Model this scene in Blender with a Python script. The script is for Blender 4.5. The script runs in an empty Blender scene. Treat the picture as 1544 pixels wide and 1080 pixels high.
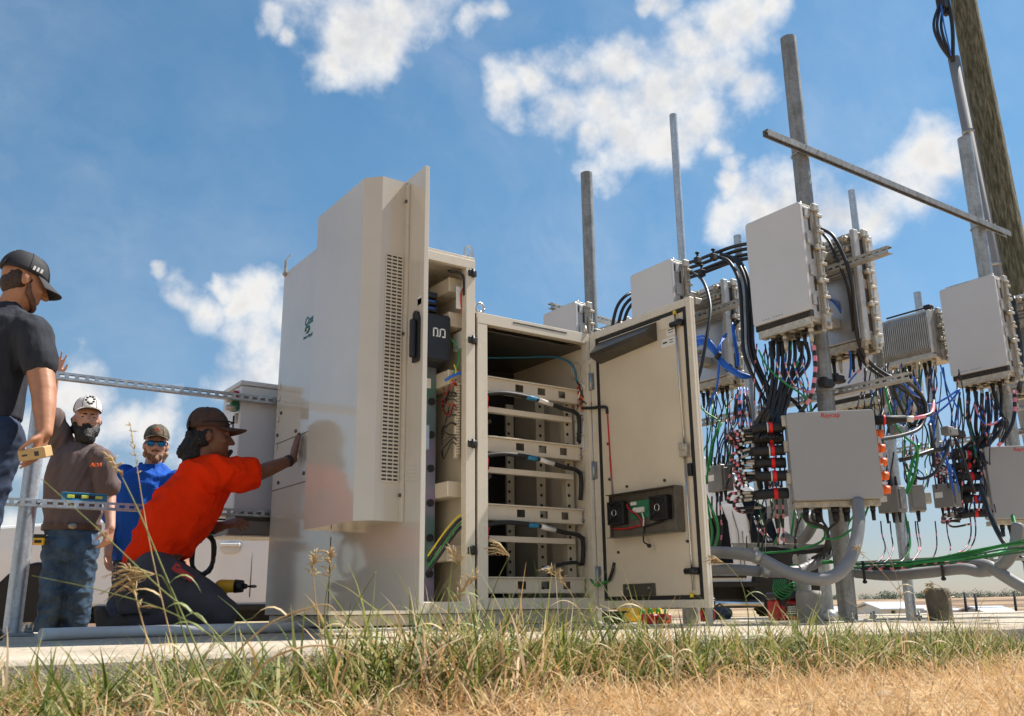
import bpy, math, random
from mathutils import Vector, Matrix, noise
random.seed(7)
R = math.radians
scene = bpy.context.scene
COL = scene.collection
# ------------------------------------------------------------------ survey of the site
# x runs along the row of cabinets, -y towards the open cabinet doors, z up, pad top at z = 0
EYE = 0.125; FOC = 1370.0; PITCH = R(15.2); ROLL = R(0.65)
U = (math.sin(R(55)), math.cos(R(55))); N = (U[1], -U[0]); O = (-.19, 5.2)
def survey(X, Y, Z=0.0):
    dx, dy = X - O[0], Y - O[1]
    return Vector((dx*U[0] + dy*U[1], -(dx*N[0] + dy*N[1]), Z))
def sdir(X, Y, Z=0.0):
    return Vector((X*U[0] + Y*U[1], -(X*N[0] + Y*N[1]), Z))
CAM = survey(0, 0, EYE)
FWD = sdir(0, math.cos(PITCH), math.sin(PITCH)); RT0 = sdir(1, 0, 0); UP0 = sdir(0, -math.sin(PITCH), math.cos(PITCH))
RT = RT0*math.cos(ROLL) - UP0*math.sin(ROLL); UPV = RT0*math.sin(ROLL) + UP0*math.cos(ROLL)
def sight(px, py):
    return FWD + RT*((px-772)/FOC) + UPV*(-(py-540)/FOC)
DEPTH = sdir(0, 1, 0)
def pY(px, py, Y):
    d = sight(px, py); return CAM + d*(Y/d.dot(DEPTH))
def pa(px, py, a):
    d = sight(px, py); return CAM + d*((a-CAM.x)/d.x)
def pb(px, py, b):
    d = sight(px, py); return CAM + d*((-b-CAM.y)/d.y)
def pz(px, py, z):
    d = sight(px, py); return CAM + d*((z-CAM.z)/d.z)
def P(a, b, z): return Vector((a, -b, z))

# ------------------------------------------------------------------ materials
def nodes_of(m):
    m.use_nodes = True
    nt = m.node_tree; return nt, nt.nodes, nt.links
def rgba(c): return (c[0], c[1], c[2], 1.0)
def mat(name, c, rough=.5, metal=0.0, var=.12, scale=6.0, bump=0.0, bscale=60.0, stretch=None, spec=None, c2=None, coat=0.0, detail=4.0):
    m = bpy.data.materials.new(name); nt, nd, lk = nodes_of(m)
    b = nd['Principled BSDF']
    b.inputs['Roughness'].default_value = rough; b.inputs['Metallic'].default_value = metal
    if spec is not None: b.inputs['Specular IOR Level'].default_value = spec
    if coat: b.inputs['Coat Weight'].default_value = coat; b.inputs['Coat Roughness'].default_value = .08
    tc = nd.new('ShaderNodeTexCoord'); src = tc.outputs['Object']
    if stretch:
        mp = nd.new('ShaderNodeMapping'); mp.inputs['Scale'].default_value = stretch
        lk.new(src, mp.inputs['Vector']); src = mp.outputs['Vector']
    n = nd.new('ShaderNodeTexNoise'); n.inputs['Scale'].default_value = scale; n.inputs['Detail'].default_value = detail
    n.inputs['Roughness'].default_value = .62
    lk.new(src, n.inputs['Vector'])
    cr = nd.new('ShaderNodeValToRGB'); e = cr.color_ramp.elements
    lo = c2 if c2 else tuple(x*(1-var) for x in c)
    hi = c if c2 else tuple(min(1, x*(1+var)) for x in c)
    e[0].position = .33; e[0].color = rgba(lo); e[1].position = .67; e[1].color = rgba(hi)
    lk.new(n.outputs['Fac'], cr.inputs['Fac']); lk.new(cr.outputs['Color'], b.inputs['Base Color'])
    rr = nd.new('ShaderNodeMapRange'); rr.inputs['To Min'].default_value = max(0, rough-.08); rr.inputs['To Max'].default_value = min(1, rough+.1)
    lk.new(n.outputs['Fac'], rr.inputs['Value']); lk.new(rr.outputs['Result'], b.inputs['Roughness'])
    if bump:
        n2 = nd.new('ShaderNodeTexNoise'); n2.inputs['Scale'].default_value = bscale; n2.inputs['Detail'].default_value = 3
        lk.new(src, n2.inputs['Vector'])
        bp = nd.new('ShaderNodeBump'); bp.inputs['Strength'].default_value = bump; bp.inputs['Distance'].default_value = .01 if bscale > 20 or bscale < 10 else .022
        lk.new(n2.outputs['Fac'], bp.inputs['Height']); lk.new(bp.outputs['Normal'], b.inputs['Normal'])
    return m
def island_mat(name, cols, rough=.6, trans=0.0):
    """blades and leaves: each separate blade takes its own colour"""
    m = bpy.data.materials.new(name); nt, nd, lk = nodes_of(m); b = nd['Principled BSDF']
    b.inputs['Roughness'].default_value = rough
    g = nd.new('ShaderNodeNewGeometry'); cr = nd.new('ShaderNodeValToRGB'); el = cr.color_ramp.elements
    while len(el) < len(cols): el.new(.5)
    for i, c in enumerate(cols): el[i].position = i/(len(cols)-1); el[i].color = rgba(c)
    lk.new(g.outputs['Random Per Island'], cr.inputs['Fac']); lk.new(cr.outputs['Color'], b.inputs['Base Color'])
    if trans:
        t = nd.new('ShaderNodeBsdfTranslucent'); mx = nd.new('ShaderNodeMixShader'); mx.inputs[0].default_value = trans
        lk.new(cr.outputs['Color'], t.inputs['Color']); lk.new(b.outputs[0], mx.inputs[1]); lk.new(t.outputs[0], mx.inputs[2])
        lk.new(mx.outputs[0], nd['Material Output'].inputs['Surface'])
    return m
M = {}
def mm(k, *a, **kw): M[k] = mat(k, *a, **kw); return M[k]
mm('cream', (.645,.585,.48), .27, var=.03, scale=3, bump=.006, bscale=9, coat=.25)
mm('cream_in', (.64,.56,.44), .34, var=.05, scale=3, bump=.006, bscale=9)
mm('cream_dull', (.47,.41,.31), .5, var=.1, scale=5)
mm('mirror_cream', (.60,.545,.455), .10, var=.045, scale=2.2, bump=.004, bscale=4, coat=.9)
mm('tray_steel', (.17,.155,.13), .36, .55, var=.25)
mm('steel_mid', (.27,.25,.22), .38, .5, var=.2)
mm('dark_steel', (.11,.10,.085), .35, .6, var=.2)
mm('painted_shade', (.018,.016,.014), .8, var=.2)  # near-black colour imitating the unlit depth of the battery cabinet
mm('black', (.012,.012,.013), .45, var=.2)
mm('rubber', (.014,.014,.015), .62, var=.25)
mm('cable_black', (.016,.016,.018), .42, var=.25)
mm('cable_blue', (.012,.12,.55), .4, var=.15)
mm('cable_navy', (.01,.032,.13), .42, var=.15)
mm('cable_green', (.012,.24,.045), .4, var=.15)
mm('cable_dark_green', (.01,.11,.045), .45, var=.15)
mm('cable_red', (.5,.015,.015), .45, var=.15)
mm('tape_pink', (.72,.22,.30), .55, var=.1)
mm('tape_white', (.68,.66,.62), .55, var=.1)
mm('tape_red', (.75,.015,.02), .5, var=.08)
mm('yellow_wire', (.65,.5,.03), .45, var=.1)
mm('orange_cap', (.85,.16,.03), .45, var=.08)
mm('radio_cover', (.545,.55,.57), .42, var=.025, scale=3)
mm('radio_metal', (.50,.49,.47), .45, .35, var=.16, scale=14, bump=.02, bscale=80)
mm('radio_back', (.42,.43,.45), .3, .75, var=.1, scale=6)
mm('radio_dark', (.055,.05,.045), .6, var=.2)
mm('fitting', (.48,.44,.37), .45, .5, var=.25, scale=20)
mm('raycap_grey', (.335,.34,.35), .42, var=.025, scale=4)
mm('diplexer_grey', (.21,.205,.20), .45, .2, var=.12, scale=10)
mm('conduit_grey', (.215,.215,.22), .5, var=.08, scale=7)
mm('pipe_dull', (.22,.225,.235), .75, var=.12, scale=5)
mm('pale_conduit', (.55,.55,.55), .45, var=.08, scale=7)
mm('zinc', (.40,.42,.43), .33, .8, var=.2, scale=7)
mm('box_grey', (.62,.63,.65), .38, var=.04, scale=4, coat=.2)
mm('sticker', (.74,.74,.72), .55, var=.05)
mm('ink', (.03,.03,.03), .6, var=.1)
mm('logo_teal', (.02,.13,.16), .5, var=.1)
mm('logo_red', (.62,.02,.02), .5, var=.05)
mm('white_mark', (.75,.75,.74), .5, var=.05)
mm('pcb_green', (.02,.16,.08), .5, var=.3, scale=40)
mm('concrete_pier', (.30,.285,.255), .85, var=.25, scale=9, bump=.3, bscale=50)
mm('pier_dark', (.13,.115,.09), .9, var=.35, scale=9, bump=.3, bscale=50)
mm('truck_white', (.84,.84,.83), .22, var=.02, coat=.6)
mm('tyre', (.02,.019,.018), .8, var=.25)
mm('car_glass', (.006,.006,.007), .12, var=.2, spec=.18)
mm('chrome', (.62,.62,.62), .18, .95, var=.05)
mm('denim', (.07,.12,.19), .85, var=.3, scale=7, bump=.35, bscale=260, c2=(.016,.032,.06), spec=.2)
mm('denim_dark', (.018,.034,.075), .85, var=.35, scale=9, bump=.35, bscale=260)
mm('trouser_grey', (.050,.048,.055), .85, var=.22, scale=8, bump=.3, bscale=240)
mm('shirt_charcoal', (.034,.037,.046), .9, spec=.15, var=.25, scale=16, bump=.7, bscale=13, stretch=(1,1,.3))
mm('shirt_taupe', (.135,.10,.095), .9, spec=.15, var=.15, scale=7, bump=.8, bscale=16, stretch=(1,1,.22))
mm('shirt_blue', (.012,.085,.40), .8, spec=.2, var=.2, scale=8, bump=.8, bscale=13, stretch=(1,1,.3))
mm('shirt_orange', (.88,.036,.004), .9, spec=.08, var=.10, scale=5, bump=.8, bscale=12, stretch=(.35,1,.9))
mm('skin_tan', (.40,.185,.10), .5, var=.12, scale=14, bump=.05, bscale=200)
mm('skin_light', (.50,.27,.19), .5, var=.12, scale=14, bump=.05, bscale=200)
mm('skin_brown', (.17,.07,.038), .48, var=.14, scale=14, bump=.05, bscale=200)
mm('tattoo', (.06,.04,.035), .55, var=.3, scale=30)
mm('hair_black', (.010,.008,.007), .5, var=.5, scale=50, bump=.8, bscale=120)
mm('hair_brown', (.035,.018,.010), .55, var=.5, scale=50, bump=.6, bscale=140)
mm('stubble', (.13,.062,.036), .7, var=.3, scale=90)
mm('hair_ginger', (.17,.075,.03), .6, var=.4, scale=50, bump=.6, bscale=140)
mm('hair_blond', (.38,.25,.11), .6, var=.4, scale=50, bump=.6, bscale=140)
mm('cap_black', (.012,.013,.018), .75, var=.3, scale=30)
mm('cap_brown', (.07,.034,.022), .8, var=.2, scale=40)
mm('cap_white', (.62,.60,.57), .8, var=.08, scale=40)
mm('cap_camo', (.16,.12,.07), .8, scale=28, c2=(.03,.028,.02))
mm('leather', (.075,.033,.017), .55, var=.35, scale=20)
mm('buckle', (.28,.25,.2), .35, .9, var=.1)
mm('lens_blue', (.01,.13,.30), .06, .55, var=.5, scale=18)
mm('boot', (.05,.035,.025), .7, var=.3)
mm('tool_yellow', (.75,.43,.02), .5, var=.06)
mm('tool_red', (.42,.010,.010), .45, var=.08)
mm('level_blue', (.02,.22,.42), .4, var=.1)
mm('vial', (.62,.72,.10), .2, var=.1)
mm('kraft', (.47,.31,.14), .75, var=.1)
mm('cooler_navy', (.02,.03,.06), .6, var=.2)
mm('building_white', (.72,.72,.72), .7, var=.06)
mm('far_dark', (.03,.035,.04), .8, var=.2)
mm('bark', (.09,.065,.045), .9, var=.3)
mm('stone', (.33,.29,.24), .9, var=.3, scale=14, bump=.5, bscale=50)
M['leaf'] = island_mat('leaf', [(.02,.04,.012),(.045,.075,.022),(.07,.10,.035),(.03,.05,.02)], .7)

def galvanised(name, c, rough=.42, dirt=.35):
    m = bpy.data.materials.new(name); nt, nd, lk = nodes_of(m); b = nd['Principled BSDF']
    tc = nd.new('ShaderNodeTexCoord')
    v = nd.new('ShaderNodeTexVoronoi'); v.inputs['Scale'].default_value = 70; lk.new(tc.outputs['Object'], v.inputs['Vector'])
    n = nd.new('ShaderNodeTexNoise'); n.inputs['Scale'].default_value = 9; n.inputs['Detail'].default_value = 6; lk.new(tc.outputs['Object'], n.inputs['Vector'])
    mp = nd.new('ShaderNodeMapping'); mp.inputs['Scale'].default_value = (30, 30, 5); lk.new(tc.outputs['Object'], mp.inputs['Vector'])
    n3 = nd.new('ShaderNodeTexNoise'); n3.inputs['Scale'].default_value = 1.0; n3.inputs['Detail'].default_value = 5; lk.new(mp.outputs[0], n3.inputs['Vector'])
    m1 = nd.new('ShaderNodeMix'); m1.data_type = 'RGBA'; m1.inputs[6].default_value = rgba(tuple(x*.82 for x in c)); m1.inputs[7].default_value = rgba(tuple(min(1, x*1.15) for x in c))
    lk.new(v.outputs['Color'], m1.inputs[0])
    cr = nd.new('ShaderNodeValToRGB'); cr.color_ramp.elements[0].position = .42; cr.color_ramp.elements[1].position = .72
    ad = nd.new('ShaderNodeMath'); ad.operation = 'MULTIPLY_ADD'; lk.new(n.outputs['Fac'], ad.inputs[0]); ad.inputs[1].default_value = .5
    md = nd.new('ShaderNodeMath'); md.operation = 'MULTIPLY'; lk.new(n3.outputs['Fac'], md.inputs[0]); md.inputs[1].default_value = .5
    lk.new(md.outputs[0], ad.inputs[2]); lk.new(ad.outputs[0], cr.inputs['Fac'])
    m2 = nd.new('ShaderNodeMix'); m2.data_type = 'RGBA'; lk.new(m1.outputs[2], m2.inputs[6]); m2.inputs[7].default_value = rgba((c[0]*dirt, c[1]*dirt*.95, c[2]*dirt*.85))
    fm = nd.new('ShaderNodeMath'); fm.operation = 'MULTIPLY'; fm.inputs[1].default_value = .75; lk.new(cr.outputs['Color'], fm.inputs[0]); lk.new(fm.outputs[0], m2.inputs[0])
    lk.new(m2.outputs[2], b.inputs['Base Color']); b.inputs['Metallic'].default_value = .55; b.inputs['Roughness'].default_value = rough
    bp = nd.new('ShaderNodeBump'); bp.inputs['Strength'].default_value = .08; bp.inputs['Distance'].default_value = .004
    lk.new(n3.outputs['Fac'], bp.inputs['Height']); lk.new(bp.outputs[0], b.inputs['Normal'])
    return m
M['galv'] = galvanised('galvanised_steel', (.42,.43,.42))
M['galv_old'] = galvanised('weathered_galvanised_steel', (.30,.30,.29), .5, .34)
M['galv_new'] = galvanised('bright_galvanised_steel', (.50,.55,.60), .36, .6)
M['strut'] = galvanised('strut_steel', (.46,.45,.42), .45, .5)

# ------------------------------------------------------------------ mesh helpers
WL = {}
SPLIT = set('wall_bracket sticker hinge rod_guide leaf plug screw bolt grommet rack_bolt gasket latch_rod rod_tip strap anchor_bolt latch glasses_lens eyes side_slot port_block inner_wall body_panel shelf_module blue_strip plinth bracket clamp pole_bracket plug_fitting connector emblem_dot wheel_trim'.split())
class MB:
    def __init__(s): s.v = []; s.f = []; s.s = []; s.m = []; s.mi = 0; s.c = []
    def add(s, vs, fs, smooth=False, mi=None):
        o = len(s.v); s.c.append((o, len(s.f))); s.v += [Vector(v) for v in vs]
        for f in fs: s.f.append([i+o for i in f]); s.s.append(smooth); s.m.append(s.mi if mi is None else mi)
        return s
    def obox(s, c, X, Y, Z, hx, hy, hz, bev=.002, mi=None):
        """box on given axes with chamfered edges"""
        c = Vector(c); b = min(bev, hx*.45, hy*.45, hz*.45)
        vs = []; idx = {}
        for sx in (-1,1):
            for sy in (-1,1):
                for sz in (-1,1):
                    for k in range(3):
                        p = [sx*hx, sy*hy, sz*hz]
                        for j in range(3):
                            if j != k: p[j] -= (sx,sy,sz)[j]*b
                        idx[(sx,sy,sz,k)] = len(vs); vs.append(c + X*p[0] + Y*p[1] + Z*p[2])
        fs = []
        for k in range(3):
            j, l = (k+1)%3, (k+2)%3
            for sg in (-1,1):
                q = []
                for (u, w) in ((-1,-1),(1,-1),(1,1),(-1,1)):
                    t = [0,0,0]; t[k] = sg; t[j] = u; t[l] = w; q.append(idx[(t[0],t[1],t[2],k)])
                fs.append(q if sg > 0 else q[::-1])
            for u in (-1,1):
                for w in (-1,1):       # edge along axis k between faces j and l
                    t0 = [0,0,0]; t0[k] = -1; t0[j] = u; t0[l] = w
                    t1 = list(t0); t1[k] = 1
                    q = [idx[(*t0,j)], idx[(*t1,j)], idx[(*t1,l)], idx[(*t0,l)]]
                    fs.append(q if u*w < 0 else q[::-1])
        for sx in (-1,1):
            for sy in (-1,1):
                for sz in (-1,1):
                    q = [idx[(sx,sy,sz,k)] for k in range(3)]
                    fs.append(q if sx*sy*sz > 0 else q[::-1])
        return s.add(vs, fs, False, mi)
    def box(s, x0, x1, y0, y1, z0, z1, bev=.002, mi=None):
        return s.obox(((x0+x1)/2,(y0+y1)/2,(z0+z1)/2), Vector((1,0,0)), Vector((0,1,0)), Vector((0,0,1)), abs(x1-x0)/2, abs(y1-y0)/2, abs(z1-z0)/2, bev, mi)
    def bbox(s, a0, a1, b0, b1, z0, z1, bev=.002, mi=None): return s.box(a0, a1, -b1, -b0, z0, z1, bev, mi)
    def tube(s, pts, r, n=8, caps=True, mats=None, mi=None):
        """round tube through points; r a number or one radius per point; mats = material index per segment"""
        pts = [Vector(p) for p in pts]; k = len(pts)
        rr = r if isinstance(r, (list, tuple)) else [r]*k
        t0 = (pts[1]-pts[0]).normalized()
        a = t0.orthogonal().normalized(); vs = []; prev = t0
        for i, p in enumerate(pts):
            t = (pts[min(i+1,k-1)] - pts[max(i-1,0)])
            t = t.normalized() if t.length > 1e-9 else prev
            q = prev.rotation_difference(t); a = q @ a; a = (a - t*a.dot(t)).normalized(); prev = t
            b = t.cross(a)
            for j in range(n):
                th = 2*math.pi*j/n; vs.append(p + (a*math.cos(th) + b*math.sin(th))*rr[i])
        o = len(s.v); s.c.append((o, len(s.f))); s.v += vs
        for i in range(k-1):
            for j in range(n):
                s.f.append([o+i*n+j, o+i*n+(j+1)%n, o+(i+1)*n+(j+1)%n, o+(i+1)*n+j]); s.s.append(True)
                s.m.append(mats[i] if mats else (s.mi if mi is None else mi))
        if caps:
            m0 = mats[0] if mats else (s.mi if mi is None else mi); m1 = mats[-1] if mats else (s.mi if mi is None else mi)
            s.f.append([o+j for j in range(n)][::-1]); s.s.append(False); s.m.append(m0)
            s.f.append([o+(k-1)*n+j for j in range(n)]); s.s.append(False); s.m.append(m1)
        return s
    def cyl(s, p0, p1, r, r1=None, n=16, mi=None): return s.tube([p0, p1], [r, r if r1 is None else r1], n, True, None, mi)
    def ell(s, c, rad, X=None, Y=None, Z=None, n=14, m=10, mi=None):
        X = X or Vector((1,0,0)); Y = Y or Vector((0,1,0)); Z = Z or Vector((0,0,1)); c = Vector(c)
        vs = [c - Z*rad[2]]
        for i in range(1, m):
            ph = -math.pi/2 + math.pi*i/m
            for j in range(n):
                th = 2*math.pi*j/n
                vs.append(c + X*(rad[0]*math.cos(ph)*math.cos(th)) + Y*(rad[1]*math.cos(ph)*math.sin(th)) + Z*(rad[2]*math.sin(ph)))
        vs.append(c + Z*rad[2]); fs = []
        for j in range(n): fs.append([0, 1+(j+1)%n, 1+j]); fs.append([len(vs)-1, 1+(m-2)*n+j, 1+(m-2)*n+(j+1)%n])
        for i in range(m-2):
            for j in range(n): fs.append([1+i*n+j, 1+i*n+(j+1)%n, 1+(i+1)*n+(j+1)%n, 1+(i+1)*n+j])
        return s.add(vs, fs, True, mi)
    def cap(s, p0, p1, r0, r1=None, n=12, mi=None):
        """closed limb segment with round ends"""
        p0, p1 = Vector(p0), Vector(p1); r1 = r0 if r1 is None else r1
        d = p1-p0; L = d.length; t = d/L if L > 1e-6 else Vector((0,0,1))
        pts = []; rr = []
        for i in range(5):
            th = math.pi/2*i/4 ; pts.append(p0 - t*r0*math.cos(th)); rr.append(max(r0*math.sin(th), 1e-4))
        for i in range(5):
            th = math.pi/2*i/4 ; pts.append(p1 + t*r1*math.sin(th)); rr.append(max(r1*math.cos(th), 1e-4))
        return s.tube(pts, rr, n, True, None, mi)
    def loft(s, secs, n=20, mi=None, smooth=True, sq=2.0):
        """closed skin over elliptical sections (centre, X half axis, Y half axis)"""
        vs = []; k = len(secs)
        for (c, X, Y) in secs:
            c = Vector(c)
            for j in range(n):
                th = 2*math.pi*j/n; cx, sy = math.cos(th), math.sin(th)
                e = 2.0/sq
                vs.append(c + X*(math.copysign(abs(cx)**e, cx)) + Y*(math.copysign(abs(sy)**e, sy)))
        fs = [[i*n+j, i*n+(j+1)%n, (i+1)*n+(j+1)%n, (i+1)*n+j] for i in range(k-1) for j in range(n)]
        fs.append([j for j in range(n)][::-1]); fs.append([(k-1)*n+j for j in range(n)])
        return s.add(vs, fs, smooth, mi)
    def prism(s, poly, org, X, Y, Z, h, mi=None, smooth=False):
        """polygon (x, y) on X, Y at org, raised h along Z"""
        org = Vector(org); n = len(poly)
        vs = [org + X*p[0] + Y*p[1] for p in poly] + [org + X*p[0] + Y*p[1] + Z*h for p in poly]
        fs = [list(range(n))[::-1], list(range(n, 2*n))] + [[i, (i+1)%n, n+(i+1)%n, n+i] for i in range(n)]
        return s.add(vs, fs, smooth, mi)
    def quad(s, a, b, c, d, mi=None): return s.add([a,b,c,d], [[0,1,2,3]], False, mi)
    def pieces(s, gap=.004):
        ends = s.c[1:] + [(len(s.v), len(s.f))]; bb = []
        for (v0, f0), (v1, f1) in zip(s.c, ends):
            vs = s.v[v0:v1]; bb.append(([min(v[i] for v in vs)-gap for i in range(3)], [max(v[i] for v in vs)+gap for i in range(3)]))
        g = list(range(len(bb)))
        def root(i):
            while g[i] != i: i = g[i]
            return i
        for i in range(len(bb)):
            for j in range(i):
                if all(bb[i][0][k] <= bb[j][1][k] and bb[j][0][k] <= bb[i][1][k] for k in range(3)): g[root(i)] = root(j)
        out = {}
        for i, ((v0, f0), (v1, f1)) in enumerate(zip(s.c, ends)):
            m = out.setdefault(root(i), MB()); o = len(m.v); m.c.append((o, len(m.f))); m.v += s.v[v0:v1]
            m.f += [[q-v0+o for q in f] for f in s.f[f0:f1]]; m.s += s.s[f0:f1]; m.m += s.m[f0:f1]
        return list(out.values())
    def build(s, name, mats, parent=None, origin=None, recalc=True):
        if parent is not None and name in SPLIT and len(s.c) > 1:
            ps = s.pieces()
            if len(ps) > 1: return [q.build(name, mats, parent, origin, recalc) for q in ps][0]
        me = bpy.data.meshes.new(name)
        wl = WL.get(parent.name, Vector((0,0,0))) if parent else Vector((0,0,0))
        org = Vector(origin) if origin is not None else wl.copy()
        me.from_pydata([v-org for v in s.v], [], s.f)
        mats = mats if isinstance(mats, (list, tuple)) else [mats]
        for m in mats: me.materials.append(m if not isinstance(m, str) else M[m])
        me.polygons.foreach_set('use_smooth', s.s); me.polygons.foreach_set('material_index', s.m)
        me.update()
        if recalc:
            import bmesh
            bm = bmesh.new(); bm.from_mesh(me); bmesh.ops.recalc_face_normals(bm, faces=bm.faces); bm.to_mesh(me); bm.free()
        o = bpy.data.objects.new(name, me); COL.objects.link(o)
        if parent: o.parent = parent; o.location = org - wl
        else: o.location = org
        WL[o.name] = org
        return o
def tag(o, label=None, cat=None, group=None, kind=None):
    if label: o['label'] = label
    if cat: o['category'] = cat
    if group: o['group'] = group
    if kind: o['kind'] = kind
    return o
def thing(name, label, cat, loc, group=None):
    o = bpy.data.objects.new(name, None); COL.objects.link(o); o.location = Vector(loc); WL[o.name] = Vector(loc); o.empty_display_size = .1
    return tag(o, label, cat, group)
def copy_tree(o, parent=None):
    c = o.copy(); COL.objects.link(c); c.parent = parent
    for ch in [x for x in bpy.data.objects if x.parent == o]: copy_tree(ch, c)
    return c
def smooth_path(pts, step=6):
    pts = [Vector(p) for p in pts]
    if len(pts) < 3: return pts
    q = [pts[0]*2-pts[1]] + pts + [pts[-1]*2-pts[-2]]; out = []
    for i in range(1, len(q)-2):
        for k in range(step):
            t = k/step; a, b, c, d = q[i-1], q[i], q[i+1], q[i+2]
            out.append(.5*((2*b) + (c-a)*t + (2*a-5*b+4*c-d)*t*t + (3*b-a-3*c+d)*t**3))
    out.append(pts[-1]); return out
def resample(pts, d):
    out = [pts[0]]; acc = 0
    for a, b in zip(pts, pts[1:]):
        L = (b-a).length
        while L > 0 and acc + L >= d:
            t = (d-acc)/L; a = a + (b-a)*t; out.append(a); L = (b-a).length; acc = 0
        acc += L
    if (out[-1]-pts[-1]).length > d*.3: out.append(pts[-1])
    return out
def cable(name, label, cat, pts, r, mats, group=None, stripe=None, n=7, step=6):
    """one cable; stripe = (material indices in order, band length)"""
    p = smooth_path(pts, step); mb = MB(); ml = None
    if stripe:
        p = resample(p, stripe[1]); ml = [stripe[0][i % len(stripe[0])] for i in range(len(p)-1)]
    mb.tube(p, r, n, True, ml)
    o = mb.build(name, mats, None, p[0], recalc=False)
    return tag(o, label, cat, group)
def text_mesh(txt, size, m, parent, org, X, Y, name='lettering', shear=0.0, depth=.0006, bold=0.0):
    cu = bpy.data.curves.new('t', 'FONT'); cu.body = txt; cu.size = size; cu.shear = shear; cu.extrude = depth; cu.offset = bold
    ob = bpy.data.objects.new('t', cu); COL.objects.link(ob)
    dg = bpy.context.evaluated_depsgraph_get(); me = bpy.data.meshes.new_from_object(ob.evaluated_get(dg))
    bpy.data.objects.remove(ob); bpy.data.curves.remove(cu)
    Z = X.cross(Y); org = Vector(org); wl = WL.get(parent.name, Vector((0,0,0)))
    for v in me.vertices: v.co = org + X*v.co.x + Y*v.co.y + Z*v.co.z - wl
    me.materials.clear(); me.materials.append(M[m]); me.name = name
    o = bpy.data.objects.new(name, me); COL.objects.link(o); o.parent = parent; WL[o.name] = wl.copy()
    return o
def fuse(name, mb, voxel, m, parent=None, origin=None, smooth=6, fold=None):
    """join overlapping volumes into one continuous skin"""
    o = mb.build('raw', m, None, (0,0,0), recalc=True)
    md = o.modifiers.new('r', 'REMESH'); md.mode = 'VOXEL'; md.voxel_size = voxel; md.use_smooth_shade = True
    if smooth:
        sm = o.modifiers.new('s', 'SMOOTH'); sm.factor = .5; sm.iterations = smooth
    dg = bpy.context.evaluated_depsgraph_get(); dg.update()
    me = bpy.data.meshes.new_from_object(o.evaluated_get(dg))
    bpy.data.objects.remove(o)
    wl = WL.get(parent.name, Vector((0,0,0))) if parent else Vector((0,0,0))
    org = Vector(origin) if origin is not None else wl.copy()
    if fold:
        amp, fn = fold
        nm = [v.normal.copy() for v in me.vertices]
        for v, nn in zip(me.vertices, nm): v.co += nn*(amp*fn(v.co))
    for v in me.vertices: v.co -= org
    me.polygons.foreach_set('use_smooth', [True]*len(me.polygons))
    me.materials.clear()
    for x in (m if isinstance(m, (list, tuple)) else [m]): me.materials.append(M[x] if isinstance(x, str) else x)
    me.name = name; me.update()
    ob = bpy.data.objects.new(name, me); COL.objects.link(ob)
    if parent: ob.parent = parent; ob.location = org - wl
    else: ob.location = org
    WL[ob.name] = org
    return ob
def strut_mesh(mb, p0, p1, face, w=.041, slots=True, mi=0):
    """slotted C channel from p0 to p1; its slotted web looks along 'face', the open side away from it"""
    p0, p1 = Vector(p0), Vector(p1); X = (p1-p0); L = X.length; X.normalize()
    F = (face - X*face.dot(X)).normalized(); Y = F.cross(X); t = .0013; h = w/2
    mid = (p0+p1)/2
    def plate(c0, c1, y0, y1, f0, f1):
        mb.obox(p0 + X*((c0+c1)/2) + Y*((y0+y1)/2) + F*((f0+f1)/2), X, Y, F, (c1-c0)/2, (y1-y0)/2, (f1-f0)/2, .0004, mi)
    plate(0, L, -h, -h+2*t, -w, 0); plate(0, L, h-2*t, h, -w, 0)                 # flanges
    plate(0, L, -h+2*t, -h+.009, -w, -w+2*t); plate(0, L, h-.009, h-2*t, -w, -w+2*t)   # lips
    if slots:
        sh = .0072
        plate(0, L, -h+2*t, -sh, -2*t, 0); plate(0, L, sh, h-2*t, -2*t, 0)
        c = 0.0; pitch = .0508; sl = .0285
        while c < L:
            e = min(c + pitch - sl, L); plate(c, e, -sh, sh, -2*t, 0); c += pitch
    else: plate(0, L, -h+2*t, h-2*t, -2*t, 0)
    return mb
def bolt(mb, p, d, r=.008, h=.007, mi=None):
    mb.cyl(Vector(p), Vector(p)+Vector(d)*h, r, r*.9, 6, mi)
XA, YA, ZA = Vector((1,0,0)), Vector((0,1,0)), Vector((0,0,1))
NB = Vector((0,-1,0))      # towards the open doors
# ------------------------------------------------------------------ camera, sun, sky
cd = bpy.data.cameras.new('camera'); cam = bpy.data.objects.new('camera', cd); COL.objects.link(cam); scene.camera = cam
cd.sensor_width = 36; cd.lens = 36*FOC/1544; cd.clip_start = .05; cd.clip_end = 6000
mw = Matrix((( RT.x, UPV.x, -FWD.x, CAM.x), (RT.y, UPV.y, -FWD.y, CAM.y), (RT.z, UPV.z, -FWD.z, CAM.z), (0,0,0,1))); cam.matrix_world = mw
cd.dof.use_dof = True; cd.dof.focus_distance = 5.6; cd.dof.aperture_fstop = 7.1
scene.view_settings.view_transform = 'Standard'; scene.view_settings.look = 'None'; scene.view_settings.gamma = 1.0
scene.view_settings.exposure = 0.75
scene.cycles.max_bounces = 7; scene.cycles.diffuse_bounces = 4; scene.cycles.glossy_bounces = 4; scene.cycles.transparent_max_bounces = 6
scene.cycles.sample_clamp_indirect = 8
SUN_EL, SUN_OFF = R(55), R(11)
sv = Vector((math.cos(SUN_OFF)*math.cos(SUN_EL), -math.sin(SUN_OFF)*math.cos(SUN_EL), math.sin(SUN_EL)))
sl = bpy.data.lights.new('sun', 'SUN'); sun = bpy.data.objects.new('sun', sl); COL.objects.link(sun)
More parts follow.
